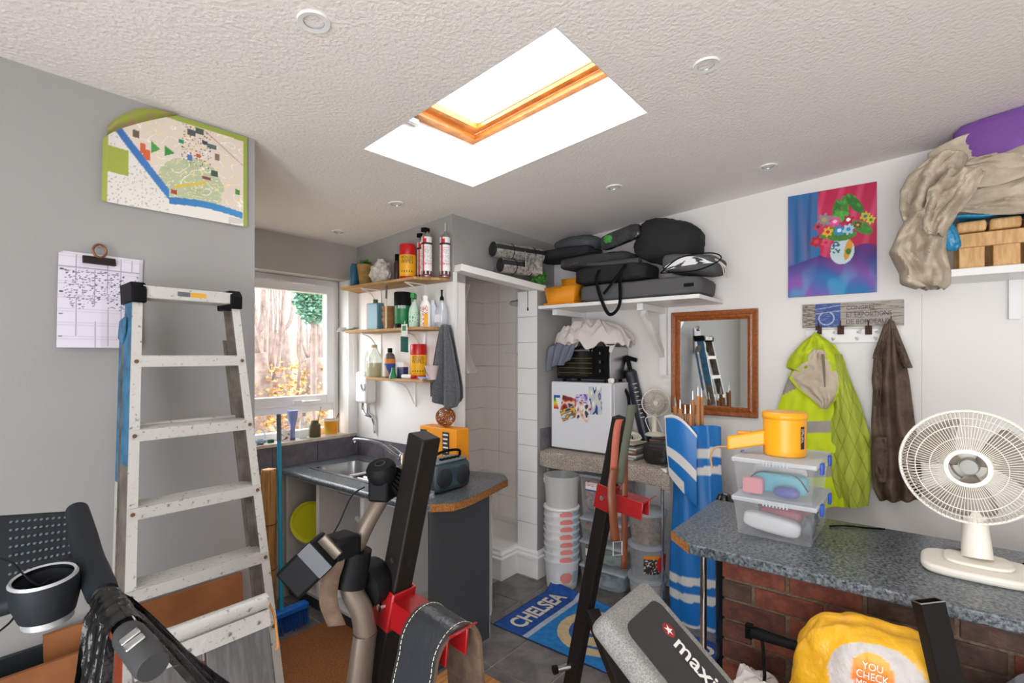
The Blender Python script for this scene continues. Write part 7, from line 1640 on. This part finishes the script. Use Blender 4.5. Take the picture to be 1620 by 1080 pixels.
def ybp(u, v):
    t = -math.pi / 2 + math.pi * (.00002 + .99996 * v); a = 2 * math.pi * u; pw = lambda q, k: math.copysign(abs(q) ** k, q)
    dd = V((pw(math.cos(t), .55) * pw(math.cos(a), .7), pw(math.cos(t), .55) * math.sin(a), pw(math.sin(t), .6)))
    k = 1 + .10 * mnoise.noise(dd * 2.4) + .06 * mnoise.noise(dd * 6 + V((3, 0, 0)))
    return yc + V((dd.x * .12 * k, dd.y * .205 * k, dd.z * .42 * (1 + .04 * mnoise.noise(dd * 3))))
def ybc(u, v):
    p = ybp(u, v); n_v = V((-1, -.25, .2))
    if p.x > yc.x + .02: return hx('#d9a01e')
    yy = (p.y - .095) / .115; zz = (p.z - .735) / .095; r = math.hypot(yy, zz)
    y2 = (p.y - .105) / .05; z2 = (p.z - .75) / .058
    if math.hypot(y2, z2) < 1: return mixc(hx('#d8531c'), hx('#eda024'), (p.z - .695) / .1)
    if r < 1: return hx('#b9b2ac')
    return mixc(hx('#e2a81c'), hx('#c98c14'), max(0, nz(p.y * 14, p.z * 14, 3)))
printed('bag_skin', ybc, ybp, 150, 150, yb, M_YB)
for s_, zz, w in (('YOU', .768, .046), ('CHECK', .744, .072), ('ME OUT', .720, .072)):
    xs = min(p.x for p in [ybp(.45 + .1 * k / 20, .76) for k in range(21)])
    o = text('lettering', s_, (1.80, .105 + w / 2, zz), (0, -1, 0), (0, 0, 1), w, .018, M_LWHT, yb, 0)
    # settle the print onto the bag skin
    for q in o.data.vertices:
        best = min(((ybp(.30 + .4 * i / 40, .55 + .4 * j / 30)) for i in range(0, 41, 2) for j in range(0, 31, 2)), key=lambda r_: (r_.y - (q.co.y + ORG[yb].y)) ** 2 + (r_.z - (q.co.z + ORG[yb].z)) ** 2)
        q.co.x = best.x - ORG[yb].x - .010
pb = px(1248, 1062, D=1.62); t = thing('white_sack', 'small crumpled white paper bag against the bricks', 'bag', (pb.x, pb.y, 0)); softbox((1.83, .43, .28), .07, .075, .28, .4, .08, 7).build('paper', mat('white_paper_bag', '#cfc9c4', .8, bump=(25, .5)), t)
g0, g1 = px(1193, 1000, D=1.72), px(1292, 1032, D=1.56); t = thing('vacuum_nozzle', 'flat black vacuum nozzle resting on the bags by the bricks', 'nozzle', (g1.x, g1.y, g1.z - .03))
b = MB(); dn = (g1 - g0).normalized(); b.tube([g0, g0.lerp(g1, .3), g0.lerp(g1, .6), g1], [.026, .023, .02, .022], 14, sq=(1, .7)); b.build('wand', M_BLACK, t)
for k in range(6): MB().obox(g0 + V((.0, .01, -.02 + .008 * k)) - dn * .006, dn * .012, V((0, 0, .0025)), V((.012, 0, 0))).build('comb_tooth', M_BLACK, t)
MB().tube(curve([g0 + V((0, -.02, -.01)), px(1206, 1015, D=1.68), px(1208, 1050, D=1.68), px(1205, 1090, D=1.68), V((1.80, .50, .3)), V((1.78, .52, .01))], 7), .0055, 8).build('flex', M_BLACK, t)
gb = V((1.82, -.285, 0)); t = thing('pouffe', 'grey upholstered round pouffe with a pale stripe under the bench end', 'pouffe', gb)
M_PF = mat('grey_pouffe_cloth', '#6d7078', .8, bump=(180, .2, .003))
b = MB(); b.lathe([(.11, 0), (.15, .03), (.165, .2), (.165, .6), (.15, .72), (.10, .79), (0, .80)], gb, n=40); b.build('body', M_PF, t); b = MB(); b.lathe([(.1665, .62), (.1625, .665), (.157, .69)], gb, n=40, cap=False); b.build('pale_stripe', mat('pale_grey_stripe', '#c3cdd2', .6), t)
MB().tube([gb + V((-.1655 * math.cos(a_), .1655 * math.sin(a_), .2 + .5 * k / 10)) for k in range(11) for a_ in [.5]], .0014, 5).build('seam', M_BLACK, t)
kb_ = V((2.76, .80, 0)); t = thing('punch_post', 'slim glossy black padded post standing behind the bench corner', 'padded post', kb_); MB().lathe([(.035, 0), (.042, .02), (.045, .80), (.045, .87), (.03, .905), (0, .915)], kb_, n=32).build('body', mat('glossy_black_vinyl', '#18191b', .2), t); MB().lathe([(.0456, .70), (.0456, .73)], kb_, n=32, cap=False).build('seam_band', M_TMG, t)
